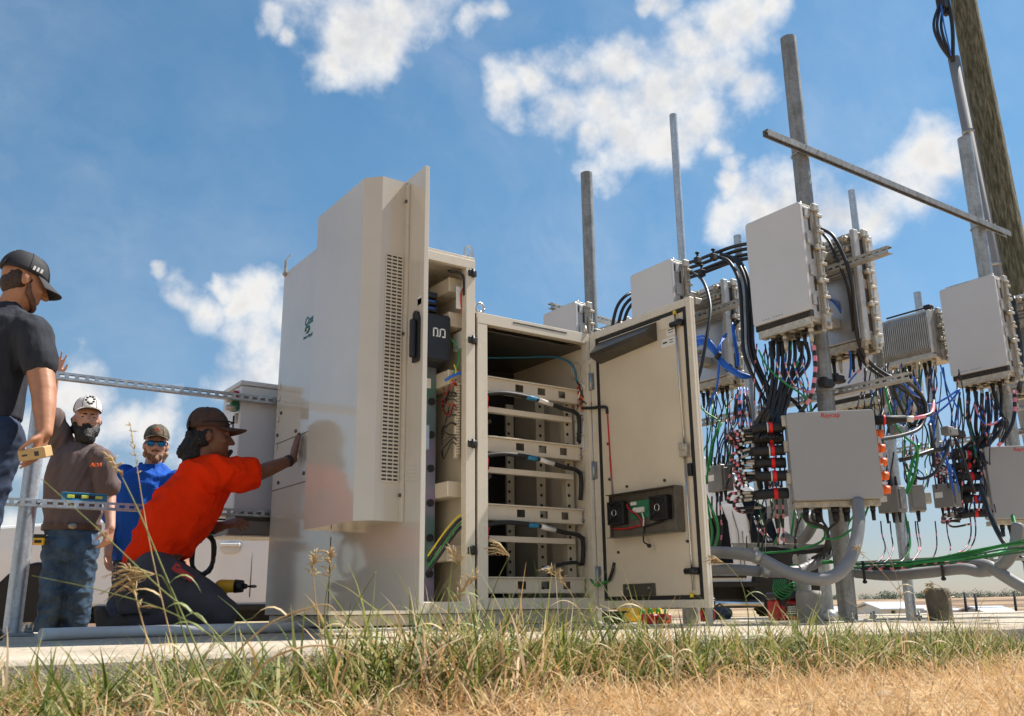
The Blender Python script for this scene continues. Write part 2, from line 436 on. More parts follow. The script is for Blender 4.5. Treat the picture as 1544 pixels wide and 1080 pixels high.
sl.energy = 5.0; sl.angle = R(.53); sl.color = (1, .935, .85); sun.rotation_euler = sv.to_track_quat('Z', 'Y').to_euler()
w = bpy.data.worlds.new('World'); scene.world = w; w.use_nodes = True
nt = w.node_tree; nd = nt.nodes; lk = nt.links; bg = nd['Background']; wout = nd['World Output']
sky = nd.new('ShaderNodeTexSky'); sky.sky_type = 'NISHITA'; sky.sun_disc = False; sky.sun_elevation = SUN_EL; sky.sun_rotation = math.atan2(sv.x, sv.y)
sky.air_density = 1.0; sky.dust_density = 0.25; sky.ozone_density = 1.6; sky.altitude = 150
hs = nd.new('ShaderNodeHueSaturation'); hs.inputs['Saturation'].default_value = 1.0; hs.inputs['Value'].default_value = 1.0
lk.new(sky.outputs[0], hs.inputs['Color']); sxyz = nd.new('ShaderNodeSeparateXYZ'); tg = nd.new('ShaderNodeTexCoord'); lk.new(tg.outputs['Generated'], sxyz.inputs[0])
air = nd.new('ShaderNodeValToRGB'); el_ = air.color_ramp.elements
el_[0].position = 0.0; el_[0].color = (.31,.305,.36,1); el_[1].position = .75; el_[1].color = (.42,.65,.68,1)
for ps_, c_ in ((.10,(.37,.385,.415,1)),(.25,(.43,.54,.56,1)),(.45,(.42,.61,.63,1))): x_ = el_.new(ps_); x_.color = c_
lk.new(sxyz.outputs['Z'], air.inputs['Fac'])
tint = nd.new('ShaderNodeMix'); tint.data_type = 'RGBA'; tint.blend_type = 'MULTIPLY'; tint.inputs[0].default_value = 1; lk.new(hs.outputs[0], tint.inputs[6]); lk.new(air.outputs[0], tint.inputs[7])
lk.new(tint.outputs[2], bg.inputs['Color']); bg.inputs['Strength'].default_value = .13
tc = nd.new('ShaderNodeTexCoord'); dirv = tc.outputs['Generated']
def wnoise(scale, detail, rough, off=(0,0,0)):
    mp = nd.new('ShaderNodeMapping'); mp.inputs['Location'].default_value = off; lk.new(dirv, mp.inputs['Vector'])
    n = nd.new('ShaderNodeTexNoise'); n.inputs['Scale'].default_value = scale; n.inputs['Detail'].default_value = detail; n.inputs['Roughness'].default_value = rough
    lk.new(mp.outputs[0], n.inputs['Vector']); return n.outputs['Fac']
def wmath(op, a, b=None, c=None, clamp=False):
    m = nd.new('ShaderNodeMath'); m.operation = op; m.use_clamp = clamp
    for i, x in enumerate((a, b, c)):
        if x is None: continue
        if isinstance(x, (int, float)): m.inputs[i].default_value = x
        else: lk.new(x, m.inputs[i])
    return m.outputs[0]
# cumulus banks: bearing of each puff (from the survey) and its angular size
PUFFS = [(470,0,50),(540,20,95),(600,25,90),(650,0,80),(520,75,60),(490,112,34),(570,75,55),(722,15,34),(745,2,26),(412,25,26),(430,50,18),
 (770,135,48),(820,120,52),(880,105,62),(930,95,52),(850,170,60),(910,165,75),(975,150,85),(1035,130,80),(1085,120,62),(1120,140,44),(1060,190,66),(1000,215,62),(940,215,56),(905,255,36),(890,215,40),(1045,70,50),(1090,40,50),(1130,20,56),(1165,8,40),(1010,20,30),(985,12,24),(1085,235,34),
 (1112,262,22),(1105,290,26),(1400,240,58),(1440,250,50),(1340,275,66),(1270,300,68),(1200,315,58),(1140,322,48),(1090,330,30),(1390,290,52),(1320,320,52),(1240,345,42),
 (255,412,14),(285,440,34),(305,462,44),(335,430,20),(360,455,40),(395,455,44),(380,505,58),(410,530,60),(375,555,46),(345,540,30),(430,480,44),(425,560,60),
 (100,610,44),(140,595,50),(185,640,52),(230,660,46),(265,640,34),(130,660,60),(60,650,44),(300,690,50),(0,800,40),(30,790,30),(80,690,50)]
def ang(x): return x/1420.0
far = [(survey(0,0).x, 0)]
acc = None
spec = [(sight(x, y).normalized(), 1.22*r/1400) for x, y, r in PUFFS]
# banks in the rest of the sky, seen in reflections only
rs = random.Random(3)
for k in range(12):
    az = R(100 + rs.uniform(0, 230)); el = R(rs.uniform(14, 50))
    d0 = sdir(math.sin(az)*math.cos(el), math.cos(az)*math.cos(el), math.sin(el))
    for j in range(3):
        spec.append(((d0 + Vector((rs.uniform(-.12,.12), rs.uniform(-.12,.12), rs.uniform(-.05,.05)))).normalized(), rs.uniform(.12,.2)))
warp = nd.new('ShaderNodeTexNoise'); warp.inputs['Scale'].default_value = 11; warp.inputs['Detail'].default_value = 6; lk.new(dirv, warp.inputs['Vector'])
wv = nd.new('ShaderNodeVectorMath'); wv.operation = 'MULTIPLY_ADD'; lk.new(warp.outputs['Color'], wv.inputs[0]); wv.inputs[1].default_value = (.085,.085,.085); 
wo = nd.new('ShaderNodeVectorMath'); wo.operation = 'ADD'; lk.new(dirv, wo.inputs[0]); wo.inputs[1].default_value = (-.0425,-.0425,-.0425); lk.new(wo.outputs[0], wv.inputs[2])
for d, r in spec:
    v = nd.new('ShaderNodeVectorMath'); v.operation = 'DISTANCE'; lk.new(wv.outputs[0], v.inputs[0]); v.inputs[1].default_value = d
    m = wmath('MULTIPLY_ADD', v.outputs['Value'], -1.0/r, 1.0)
    acc = m if acc is None else wmath('SMOOTH_MAX', acc, m, .12)
acc = wmath('MAXIMUM', acc, -1.0)
n1 = wnoise(12, 9, .59); n2 = wnoise(12, 9, .59, tuple(-sv*0.03)); n3 = wnoise(5, 4, .5, (3,1,2))
dens = wmath('ADD', wmath('MULTIPLY', acc, 1.0), wmath('MULTIPLY_ADD', n1, 2.0, -1.0))
mr = nd.new('ShaderNodeMapRange'); mr.interpolation_type = 'SMOOTHSTEP'; mr.inputs['From Min'].default_value = .0; mr.inputs['From Max'].default_value = .95; lk.new(dens, mr.inputs['Value'])
alpha = mr.outputs['Result']
mpv = nd.new('ShaderNodeMapping'); mpv.inputs['Rotation'].default_value = (0, .5, .7); mpv.inputs['Scale'].default_value = (3.0, 9.0, 5.0); lk.new(wv.outputs[0], mpv.inputs['Vector'])
nv = nd.new('ShaderNodeTexNoise'); nv.inputs['Scale'].default_value = 1.6; nv.inputs['Detail'].default_value = 8; nv.inputs['Roughness'].default_value = .6; lk.new(mpv.outputs[0], nv.inputs['Vector'])
veil = wmath('MULTIPLY', wmath('MULTIPLY', wmath('MULTIPLY_ADD', n3, 2.4, -.75, True), wmath('MULTIPLY_ADD', nv.outputs['Fac'], 3.0, -1.0, True)), .20)
shade = wmath('MULTIPLY_ADD', wmath('SUBTRACT', n1, n2), 3.2, .72, True)
deep = nd.new('ShaderNodeMapRange'); deep.inputs['From Min'].default_value = .5; deep.inputs['From Max'].default_value = 1.25; deep.inputs['To Min'].default_value = 1.0; deep.inputs['To Max'].default_value = .80; lk.new(dens, deep.inputs['Value'])
cc = nd.new('ShaderNodeMix'); cc.data_type = 'RGBA'; lk.new(shade, cc.inputs[0]); cc.inputs[6].default_value = (.47,.52,.60,1); cc.inputs[7].default_value = (.80,.79,.775,1)
cm = nd.new('ShaderNodeMix'); cm.data_type = 'RGBA'; cm.blend_type = 'MULTIPLY'; cm.inputs[0].default_value = 1; lk.new(cc.outputs[2], cm.inputs[6]); lk.new(deep.outputs[0], cm.inputs[7])
bg2 = nd.new('ShaderNodeBackground'); lk.new(cm.outputs[2], bg2.inputs['Color']); bg2.inputs['Strength'].default_value = 0.74
ms = nd.new('ShaderNodeMixShader'); lk.new(wmath('MAXIMUM', alpha, veil), ms.inputs[0]); lk.new(bg.outputs[0], ms.inputs[1]); lk.new(bg2.outputs[0], ms.inputs[2]); lk.new(ms.outputs[0], wout.inputs['Surface'])

# ------------------------------------------------------------------ ground, pad, far field
E0, E1 = Vector((-1.36, 2.5)), Vector((2.5, 4.7)); ED = (E1-E0).normalized(); EN = Vector((ED.y, -ED.x))
def edge_dist(X, Y): return (Vector((X, Y))-E0).dot(EN)        # + on the camera side of the pad's front edge
def smooth01(t): t = max(0, min(1, t)); return t*t*(3-2*t)
def gz(X, Y):
    r = math.hypot(X, Y); d = edge_dist(X, Y)
    z = -.14 - .06*smooth01((-d-.3)/2.0)
    if r < 30: z += .018*noise.noise(Vector((X*2.2, Y*2.2, 0))) + .03*noise.noise(Vector((X*.6, Y*.6, 5)))
    z += -1.1*smooth01((r-14)/40) + 1.7*smooth01((r-120)/160)
    return z
def straw_ground():
    m = bpy.data.materials.new('dry_field'); nt, nd, lk = nodes_of(m); b = nd['Principled BSDF']; b.inputs['Roughness'].default_value = .95
    tc = nd.new('ShaderNodeTexCoord')
    def ns(s, d, o=(0,0,0)):
        mp = nd.new('ShaderNodeMapping'); mp.inputs['Location'].default_value = o; lk.new(tc.outputs['Object'], mp.inputs[0])
        n = nd.new('ShaderNodeTexNoise'); n.inputs['Scale'].default_value = s; n.inputs['Detail'].default_value = d; lk.new(mp.outputs[0], n.inputs['Vector']); return n.outputs['Fac']
    cr = nd.new('ShaderNodeValToRGB'); e = cr.color_ramp.elements; e[0].position = .3; e[0].color = (.13,.08,.035,1); e[1].position = .7; e[1].color = (.62,.40,.18,1)
    lk.new(ns(22, 8), cr.inputs['Fac'])
    c2 = nd.new('ShaderNodeValToRGB'); e = c2.color_ramp.elements; e[0].position = .42; e[0].color = (.17,.095,.055,1); e[1].position = .58; e[1].color = (.36,.27,.15,1)
    lk.new(ns(.035, 6, (4,4,0)), c2.inputs['Fac'])
    g = nd.new('ShaderNodeNewGeometry'); vm = nd.new('ShaderNodeVectorMath'); vm.operation = 'LENGTH'; lk.new(g.outputs['Position'], vm.inputs[0])
    mr = nd.new('ShaderNodeMapRange'); mr.inputs['From Min'].default_value = 12; mr.inputs['From Max'].default_value = 40; lk.new(vm.outputs['Value'], mr.inputs['Value'])
    mx = nd.new('ShaderNodeMix'); mx.data_type = 'RGBA'; lk.new(mr.outputs[0], mx.inputs[0]); lk.new(cr.outputs[0], mx.inputs[6]); lk.new(c2.outputs[0], mx.inputs[7]); lk.new(mx.outputs[2], b.inputs['Base Color'])
    bp = nd.new('ShaderNodeBump'); bp.inputs['Strength'].default_value = .8; bp.inputs['Distance'].default_value = .02; lk.new(ns(45, 6), bp.inputs['Height']); lk.new(bp.outputs[0], b.inputs['Normal'])
    return m
gm = straw_ground(); mb = MB(); rad = [0.0]; r = .35
while r < 3000: rad.append(r); r *= 1.055
na = 144; vs = [survey(0, 0, gz(0,0))]
for r in rad[1:]:
    for j in range(na):
        th = 2*math.pi*j/na; X, Y = r*math.sin(th), r*math.cos(th); vs.append(survey(X, Y, gz(X, Y)))
fs = [[0, 1+(j+1)%na, 1+j] for j in range(na)]
for i in range(len(rad)-2):
    for j in range(na): fs.append([1+i*na+j, 1+i*na+(j+1)%na, 1+(i+1)*na+(j+1)%na, 1+(i+1)*na+j])
mb.add(vs, fs, True); tag(mb.build('ground', gm, None, (0,0,0)), kind='structure')
# concrete pad
def concrete():
    m = bpy.data.materials.new('pad_concrete'); nt, nd, lk = nodes_of(m); b = nd['Principled BSDF']; b.inputs['Roughness'].default_value = .9
    tc = nd.new('ShaderNodeTexCoord'); o = []
    for s, d in ((2.2, 6), (30, 6), (160, 2)):
        n = nd.new('ShaderNodeTexNoise'); n.inputs['Scale'].default_value = s; n.inputs['Detail'].default_value = d; lk.new(tc.outputs['Object'], n.inputs['Vector']); o.append(n.outputs['Fac'])
    cr = nd.new('ShaderNodeValToRGB'); e = cr.color_ramp.elements; e[0].position = .3; e[0].color = (.40,.335,.25,1); e[1].position = .7; e[1].color = (.56,.49,.39,1); lk.new(o[0], cr.inputs[0])
    c2 = nd.new('ShaderNodeValToRGB'); e = c2.color_ramp.elements; e[0].position = .3; e[0].color = (.55,.52,.48,1); e[1].position = .6; e[1].color = (1,1,1,1); lk.new(o[1], c2.inputs[0])
    mx = nd.new('ShaderNodeMix'); mx.data_type = 'RGBA'; mx.blend_type = 'MULTIPLY'; mx.inputs[0].default_value = .8; lk.new(cr.outputs[0], mx.inputs[6]); lk.new(c2.outputs[0], mx.inputs[7]); lk.new(mx.outputs[2], b.inputs['Base Color'])
    bp = nd.new('ShaderNodeBump'); bp.inputs['Strength'].default_value = .5; bp.inputs['Distance'].default_value = .006
    ad = nd.new('ShaderNodeMath'); lk.new(o[1], ad.inputs[0]); lk.new(o[2], ad.inputs[1]); lk.new(ad.outputs[0], bp.inputs['Height']); lk.new(bp.outputs[0], b.inputs['Normal'])
    return m
pad_m = concrete(); mb = MB()
k = 150; vs = []; fs = []; L0, L1 = -3.2, 16.0; BACK = -3.4
rows = [(BACK, -.45), (BACK, 0), (-1.2, 0), (-.05, 0), (-.012, -.003), (0, -.016), (0.004, -.1), (.008, -.45)]
for i in range(k+1):
    t = L0 + (L1-L0)*i/k
    for (d, z) in rows:
        j = .012*noise.noise(Vector((t*3.1, z*4, 1))) + .006*noise.noise(Vector((t*17, z*9, 3))) if -.06 < d else 0
        q = E0 + ED*t + EN*(d+j); vs.append(survey(q.x, q.y, z + (.4*j if z > -.05 and d > -.06 else 0)))
nr = len(rows)
for i in range(k):
    for j in range(nr-1): fs.append([i*nr+j, i*nr+j+1, (i+1)*nr+j+1, (i+1)*nr+j])
fs.append(list(range(nr))); fs.append(list(range(k*nr, k*nr+nr))[::-1])
mb.add(vs, fs, False); tag(mb.build('concrete_pad', pad_m, None, (0,0,0)), kind='structure')
# far ridge
hm = mat('ridge_soil', (.34,.22,.13), .95, var=.35, scale=.03, detail=8); mb = MB(); vs = []; fs = []
for i in range(121):
    az = R(-40 + 120*i/120)
    for k2, (r, f) in enumerate(((230,0),(262,.75),(285,1),(330,.2),(380,-.4))):
        h = .25 + .9*max(0, noise.noise(Vector((az*7, 0, 3)))+.3)
        vs.append(survey(r*math.sin(az), r*math.cos(az), -.9 + (h+.9)*f if f > 0 else -1.5))
for i in range(120):
    for j in range(4): fs.append([i*5+j, (i+1)*5+j, (i+1)*5+j+1, i*5+j+1])
mb.add(vs, fs, True); tag(mb.build('far_hill', hm, None, survey(100,270,0)), kind='structure')
# far trees on the ridge: each its own trunk and crown of leaf clumps
rt = random.Random(11)
def far_tree(px, Y, top, wd, label):
    base = pY(px, 903, Y); base.z = .2; c0 = pY(px, top, Y); h = c0.z - base.z
    t = thing('tree', label, 'tree', base, 'trees on the far ridge')
    m1 = MB(); m1.tube([base, base+Vector((.1,.05,h*.5)), base+Vector((0,.1,h*.85))], [h*.05,h*.035,h*.01], 6)
    for q in range(3): m1.tube([base+ZA*h*.4, base+Vector((rt.uniform(-1,1)*wd*.35, rt.uniform(-1,1)*wd*.3, h*.75))], [h*.025,h*.008], 5)
    m1.build('trunk', 'bark', t)
    m2 = MB()
    lobes = [(Vector((rt.gauss(0,.32)*wd, rt.gauss(0,.32)*wd, h*rt.uniform(.42,.86))), rt.uniform(.16,.3)*wd) for _ in range(9)]
    for _ in range(700):
        lc, lr = rt.choice(lobes); d = Vector((rt.gauss(0,1), rt.gauss(0,1), rt.gauss(0,.8))).normalized()*lr*rt.uniform(.6,1.05)
        p = base + lc + d; s = h*rt.uniform(.11,.19)
        a = Vector((rt.gauss(0,1), rt.gauss(0,1), rt.gauss(0,1))).normalized(); b = a.orthogonal().normalized()
        m2.quad(p-a*s, p-b*s*.6, p+a*s, p+b*s*.6)
    m2.build('crown', 'leaf', t, recalc=False)
for px, top, wd, lb in ((1262,898,6,'small dark tree on the far ridge just right of the tall post'),(1320,897,9,'low rounded tree on the far ridge left of the thin rail post'),(1336,899,6,'small far tree beside the low rounded one on the ridge'),(1352,895,8,'taller far tree left of the grassy concrete stub'),(1392,897,9,'broad far tree right of the thin rail post'),(1400,899,5,'little far tree behind the grassy concrete stub'),(1443,896,8,'far tree on the ridge right of the grassy concrete stub'),(1462,896,7,'far tree behind the first wire fence post'),(1488,895,9,'wide far tree between the wire fence posts'),(1512,894,8,'tallest far tree near the right edge of the ridge'),(1536,896,8,'far tree at the right end of the ridge'),(1425,898,6,'small far tree over the grassy concrete stub'),(1305,899,6,'tiny far tree between tall post and thin rail post')):
    far_tree(px, 300+rt.uniform(-30,60), top+rt.uniform(-2.5,2), wd*.85, lb)
# low white sheds and parked trailers beyond the field
def shed(px0, px1, y0, y1, Y, dep, label, m='building_white'):
    p0, p1 = pY(px0, y1, Y), pY(px1, y1, Y); zt = pY(px0, y0, Y).z; zb = p0.z-1.2
    X = (p1-p0); X.z = 0; L = X.length; X.normalize(); Yv = Vector((-X.y, X.x, 0)); t = thing('shed', label, 'building', (p0.x, p0.y, zb))
    h = zt - zb
    m1 = MB(); o = Vector((p0.x, p0.y, zb)); m1.prism([(0,0),(dep,0),(dep,h*.8),(dep/2,h),(0,h*.8)], o, Yv, ZA, X, L); m1.build('wall', m, t)
    m2 = MB(); m2.prism([(-.4,h*.79),(dep/2,h+.08),(dep+.4,h*.79),(dep+.4,h*.84),(dep/2,h+.22),(-.4,h*.84)], o-X*.3, Yv, ZA, X, L+.6); m2.build('roof', 'box_grey', t)
    m3 = MB(); m3.obox(o+X*L*.3+ZA*h*.4-Yv*.02, X, Yv, ZA, L*.05, .04, h*.35, .01); m3.build('door', 'far_dark', t)
shed(1331, 1385, 912, 925, 75, 6, 'long low white shed beyond the field, left of the thin rail post')
shed(1400, 1444, 916, 925, 95, 6, 'low white shed behind the grassy concrete stub')
shed(1488, 1530, 918, 927, 80, 5, 'low white shed between the wire fence posts at right')
shed(1250, 1290, 918, 927, 100, 6, 'small white shed just behind the tall galvanised post')
# wire fence
f = thing('wire_fence', 'dark wire fence on thin posts crossing the far field at right', 'fence', pY(1455, 931, 45))
fp = []
for px, top in ((1398,898),(1454,893),(1470,895),(1529,893),(1590,893)):
    b = pY(px+4, 935, 45); b.z -= .5; tp = pY(px, top, 45); m1 = MB(); m1.cyl(b, tp, .07, .06, 8); m1.build('post', 'far_dark', f); fp.append((b, tp))
m1 = MB()
for q in (.45, .62, .8, .96): m1.tube([b+(tp-b)*q for b, tp in fp], .014, 4)
m1.build('wire', 'far_dark', f)
# leaning wooden utility pole with riser guard
wm = bpy.data.materials.new('weathered_pole_wood'); nt, nd, lk = nodes_of(wm); b = nd['Principled BSDF']; b.inputs['Roughness'].default_value = .9
tc = nd.new('ShaderNodeTexCoord'); mp = nd.new('ShaderNodeMapping'); mp.inputs['Scale'].default_value = (34, 34, 4.5); lk.new(tc.outputs['Object'], mp.inputs[0])
n = nd.new('ShaderNodeTexNoise'); n.inputs['Scale'].default_value = 1.3; n.inputs['Detail'].default_value = 7; n.inputs['Roughness'].default_value = .7; lk.new(mp.outputs[0], n.inputs['Vector'])
cr = nd.new('ShaderNodeValToRGB'); e = cr.color_ramp.elements; e[0].position = .30; e[0].color = (.03,.028,.018,1); e[1].position = .66; e[1].color = (.30,.28,.22,1); x = e.new(.48); x.color = (.12,.115,.072,1); lk.new(n.outputs['Fac'], cr.inputs[0])
n2 = nd.new('ShaderNodeTexNoise'); n2.inputs['Scale'].default_value = 2.2; n2.inputs['Detail'].default_value = 3; lk.new(tc.outputs['Object'], n2.inputs['Vector'])
mx = nd.new('ShaderNodeMix'); mx.data_type = 'RGBA'; mx.blend_type = 'MULTIPLY'; mx.inputs[0].default_value = .6; lk.new(cr.outputs[0], mx.inputs[6]); lk.new(n2.outputs['Color'], mx.inputs[7])
cr2 = nd.new('ShaderNodeValToRGB'); cr2.color_ramp.elements[0].color = (.7,.74,.62,1); cr2.color_ramp.elements[1].color = (1,1,1,1); lk.new(n2.outputs['Fac'], cr2.inputs[0]); lk.new(cr2.outputs[0], mx.inputs[7]); lk.new(mx.outputs[2], b.inputs['Base Color'])
bp = nd.new('ShaderNodeBump'); bp.inputs['Strength'].default_value = .9; bp.inputs['Distance'].default_value = .03; lk.new(n.outputs['Fac'], bp.inputs['Height']); lk.new(bp.outputs[0], b.inputs['Normal'])
pt, pm = pY(1441, -60, 9.2), pY(1537, 440, 9.2); ax = (pm-pt).normalized(); pbm = pt + ax*((pt.z+.35)/-ax.z); ptop = pt - ax*1.5
up = thing('utility_pole', 'thick weathered wooden utility pole leaning at right edge with grey riser guard', 'utility pole', pbm)
mb = MB(); kk = 60; pts = [pbm + (ptop-pbm)*(i/kk) for i in range(kk+1)]
mb.tube(pts, [(.205-.045*i/kk)*.80 + .004*noise.noise(Vector((i*.9,0,0))) for i in range(kk+1)], 28)
vl = mb.v
for i, v in enumerate(vl):
    c = pbm + (ptop-pbm)*((v-pbm).dot(ptop-pbm)/(ptop-pbm).length_squared); q = v-c
    if q.length > 1e-4:
        a = math.atan2(q.y, q.x); vl[i] = c + q*(1 + .035*noise.noise(Vector((a*4, v.z*.35, 0))) + .02*noise.noise(Vector((a*11, v.z*.8, 4))))
mb.build('pole', wm, up)
g0, g1 = pY(1438, 88, 9.05), pY(1512, 460, 9.05); gax = (g1-g0).normalized(); gb = g0 + gax*((g0.z+.2)/-gax.z)
mb = MB(); mb.tube([gb, g0], .062, 12); mb.build('riser_guard', 'pipe_dull', up)
mb = MB()
for q in (.12, .35, .6, .85):
    c = gb + (g0-gb)*q; mb.tube([c-gax*.02, c+gax*.02], .068, 12)
mb.build('strap', 'galv', up)
mb = MB(); c = pY(1421, 4, 9.0); mb.obox(c, XA, YA, ZA, .06, .05, .09, .01); mb.obox(c+Vector((.05,0,-.1)), XA, YA, ZA, .03, .03, .05, .01); mb.build('bracket', 'black', up)
for k2, off in enumerate((0, 6, -5)):
    cable('riser_cable', 'black cable looping down beside the wooden pole into its riser guard', 'cable', [pY(1424+off*.5, -6, 9.0), pY(1413+off, 35, 8.95), pY(1421+off*.8, 66, 8.95), pY(1436+off*.2, 92, 9.0)], .016, 'cable_black', 'cables looping into the riser guard')
cable('riser_cable', 'black cable hanging straight against the wooden pole above its riser guard', 'cable', [pY(1428, -5, 9.0), pY(1436, 40, 8.98), pY(1437, 92, 9.0)], .022, 'cable_black')
cable('fibre_cable', 'thin blue cable inside the black loop beside the wooden pole', 'cable', [pY(1419, 8, 8.93), pY(1424, 40, 8.92), pY(1434, 84, 8.95)], .008, 'cable_blue')
# ------------------------------------------------------------------ tall left cabinet with its door swung open
TC = thing('equipment_cabinet', 'tall cream equipment cabinet whose vented door stands open, leftmost and tallest', 'cabinet', P(-.47, -.44, 0.0))
AL, AR, BB, ZB, ZT = -.90, -.036, -.885, .085, 2.165; t = .012
mb = MB()
mb.bbox(AL, AL+t, BB, 0, ZB, ZT)                                   # outer side wall with the logo
mb.build('side_wall', 'mirror_cream', TC)
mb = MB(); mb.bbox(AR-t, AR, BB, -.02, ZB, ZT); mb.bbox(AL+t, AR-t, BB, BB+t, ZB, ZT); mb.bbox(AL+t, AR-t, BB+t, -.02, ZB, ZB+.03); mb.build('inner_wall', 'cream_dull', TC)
mb = MB(); mb.bbox(AL+t, AR, BB, 0, ZT-.02, ZT); mb.bbox(AL+t, AR, -.03, .004, ZT-.075, ZT-.02); mb.build('roof', 'cream', TC)
mb = MB(); mb.bbox(AR-.062, AR, -.05, .004, ZB, ZT-.0751); mb.bbox(AL+t, AL+.07, -.05, -.002, ZB, ZT-.0751); mb.bbox(AL+.071, AR-.0621, -.05, .003, ZB, ZB+.06); mb.build('front_frame', 'cream', TC)
mb = MB()
for z in (.42, 1.02, 1.64, 2.06): mb.bbox(AR-.05, AR+.006, -.045, .016, z-.02, z+.02, .004); mb.cyl(P(AR-.02, .014, z-.026), P(AR-.02, .014, z+.026), .009, n=10)
mb.build('hinge', 'black', TC)
mb = MB()
for z in (.42, .78, 1.44, 1.80, 2.02): mb.bbox(AR-.115, AR-.013, -.62, -.11, z-.055, z+.035, .004)
mb.build('wall_bracket', 'cream_in', TC)
# zinc plated mounting plate with grommet holes
mb = MB(); mb.bbox(-.84, -.150, -.262, -.25, .12, 1.52); mb.bbox(-.84, -.150, -.352, -.34, 1.52, 2.05)
iri = bpy.data.materials.new('iridescent_zinc'); nt, nd, lk = nodes_of(iri); b = nd['Principled BSDF']; tcn = nd.new('ShaderNodeTexCoord'); nn = nd.new('ShaderNodeTexNoise'); nn.inputs['Scale'].default_value = 3.2; lk.new(tcn.outputs['Object'], nn.inputs['Vector'])
cr = nd.new('ShaderNodeValToRGB'); e = cr.color_ramp.elements; e[0].position = .36; e[0].color = (.10,.22,.17,1); e[1].position = .66; e[1].color = (.30,.22,.34,1); x = e.new(.5); x.color = (.22,.25,.31,1); lk.new(nn.outputs['Fac'], cr.inputs[0]); lk.new(cr.outputs[0], b.inputs['Base Color']); b.inputs['Metallic'].default_value = .5; b.inputs['Roughness'].default_value = .4
pl = mb.build('mounting_plate', iri, TC)
mb = MB()
for z in (.30, .50, .70, .90, 1.10, 1.30, 1.90): mb.cyl(P(-.185, -.252, z), P(-.185, -.238, z), .022, n=14)
for z in (.22, .42, .66, .95, 1.25): mb.obox(P(-.29, -.235, z), XA, YA, ZA, .03, .018, .035, .006)
mb.build('grommet', 'rubber', TC)
mb = MB(); mb.bbox(-.80, -.145, -.33, -.09, 1.51, 1.80, .012); ub = mb.build('rectifier_unit', 'black', TC)
mb = MB()
for (x0, x1, z0, z1) in ((-.27,-.262,1.655,1.71),(-.27,-.235,1.702,1.71),(-.243,-.235,1.655,1.71),(-.225,-.217,1.655,1.71),(-.225,-.185,1.702,1.71),(-.193,-.185,1.662,1.71),(-.208,-.185,1.655,1.663),(-.25,-.217,1.655,1.663)): mb.bbox(x0, x1, -.092, -.0885, z0, z1, .0005)
mb.build('emblem', 'white_mark', ub)
mb = MB()
for z in (1.83, 1.875, 1.92): mb.bbox(-.80, -.20, -.345, -.16, z, z+.035, .004)
mb.build('shelf_module', 'black', TC)
mb = MB()
for z in (1.852, 1.897): mb.bbox(-.6, -.22, -.161, -.157, z-.004, z+.004, .001)
mb.build('blue_strip', 'cable_blue', TC)
mb = MB(); mb.bbox(-.36, -.27, -.21, -.11, .98, 1.13, .006); mb.build('breaker_cover', 'zinc', TC)
mb = MB(); mb.bbox(AR-.030, AR-.0125, -.20, -.055, 1.615, 1.725, .001); mb.bbox(-.27,-.19,-.249,-.2475,1.38,1.44,.0005); mb.bbox(AR-.10, AR-.062, -.055, -.0485, 1.84, 1.98, .001); mb.build('sticker', 'sticker', TC)
mb = MB()
for i in range(26): mb.bbox(AR-.062, AR-.046, -.105, -.085, .97+i*.0165, .981+i*.0165, .001)
mb.bbox(AR-.066, AR-.044, -.13, -.1055, .95, 1.42); mb.build('terminal_strip', 'cream_in', TC)
rw = random.Random(5)
for c, k in (('cable_red',4),('black',11),('dark_steel',5)):
    mb = MB()
    for i in range(k):
        z = rw.uniform(1.0,1.42); p = P(AR-.065, -.1, z); mb.tube(smooth_path([p, p+Vector((-.03,rw.uniform(-.02,.06),.01)), p+Vector((-.045,rw.uniform(0,.1),rw.uniform(-.08,.05))), p+Vector((-.02,.12,rw.uniform(-.1,.02)))],4), .0035, 5)
    mb.build('terminal_wire', c, TC)
def inwire(pts, r, m, parent=TC, name='wire'):
    mb = MB(); mb.tube(smooth_path(pts), r, 7); return mb.build(name, m, parent)
inwire([P(-.14,-.10,1.66),P(-.115,-.07,1.60),P(-.11,-.06,1.52),P(-.14,-.09,1.42)], .005, 'cable_green'); inwire([P(-.13,-.08,1.50),P(-.125,-.07,1.45),P(-.15,-.10,1.40)], .005, 'yellow_wire')
inwire([P(-.18,-.1,1.40),P(-.12,-.07,1.44),P(-.07,-.06,1.45)], .009, 'cable_blue')
for i, m in enumerate(('black','cable_green','black','yellow_wire')):
    inwire([P(-.28,-.10,.30+.03*i),P(-.19,-.06,.44+.03*i),P(-.12,-.05,.53+.025*i),P(-.07,-.05,.57+.02*i)], .009 if m == 'black' else .0055, m)
inwire([P(-.2,-.04,2.06),P(-.13,-.03,2.06),P(-.105,-.02,2.03),P(-.10,-.02,1.92)], .008, 'black')
inwire([P(-.095,-.03,1.98),P(-.11,-.04,1.93),P(-.10,-.05,1.84),P(-.095,-.05,1.79)], .004, 'cable_red')
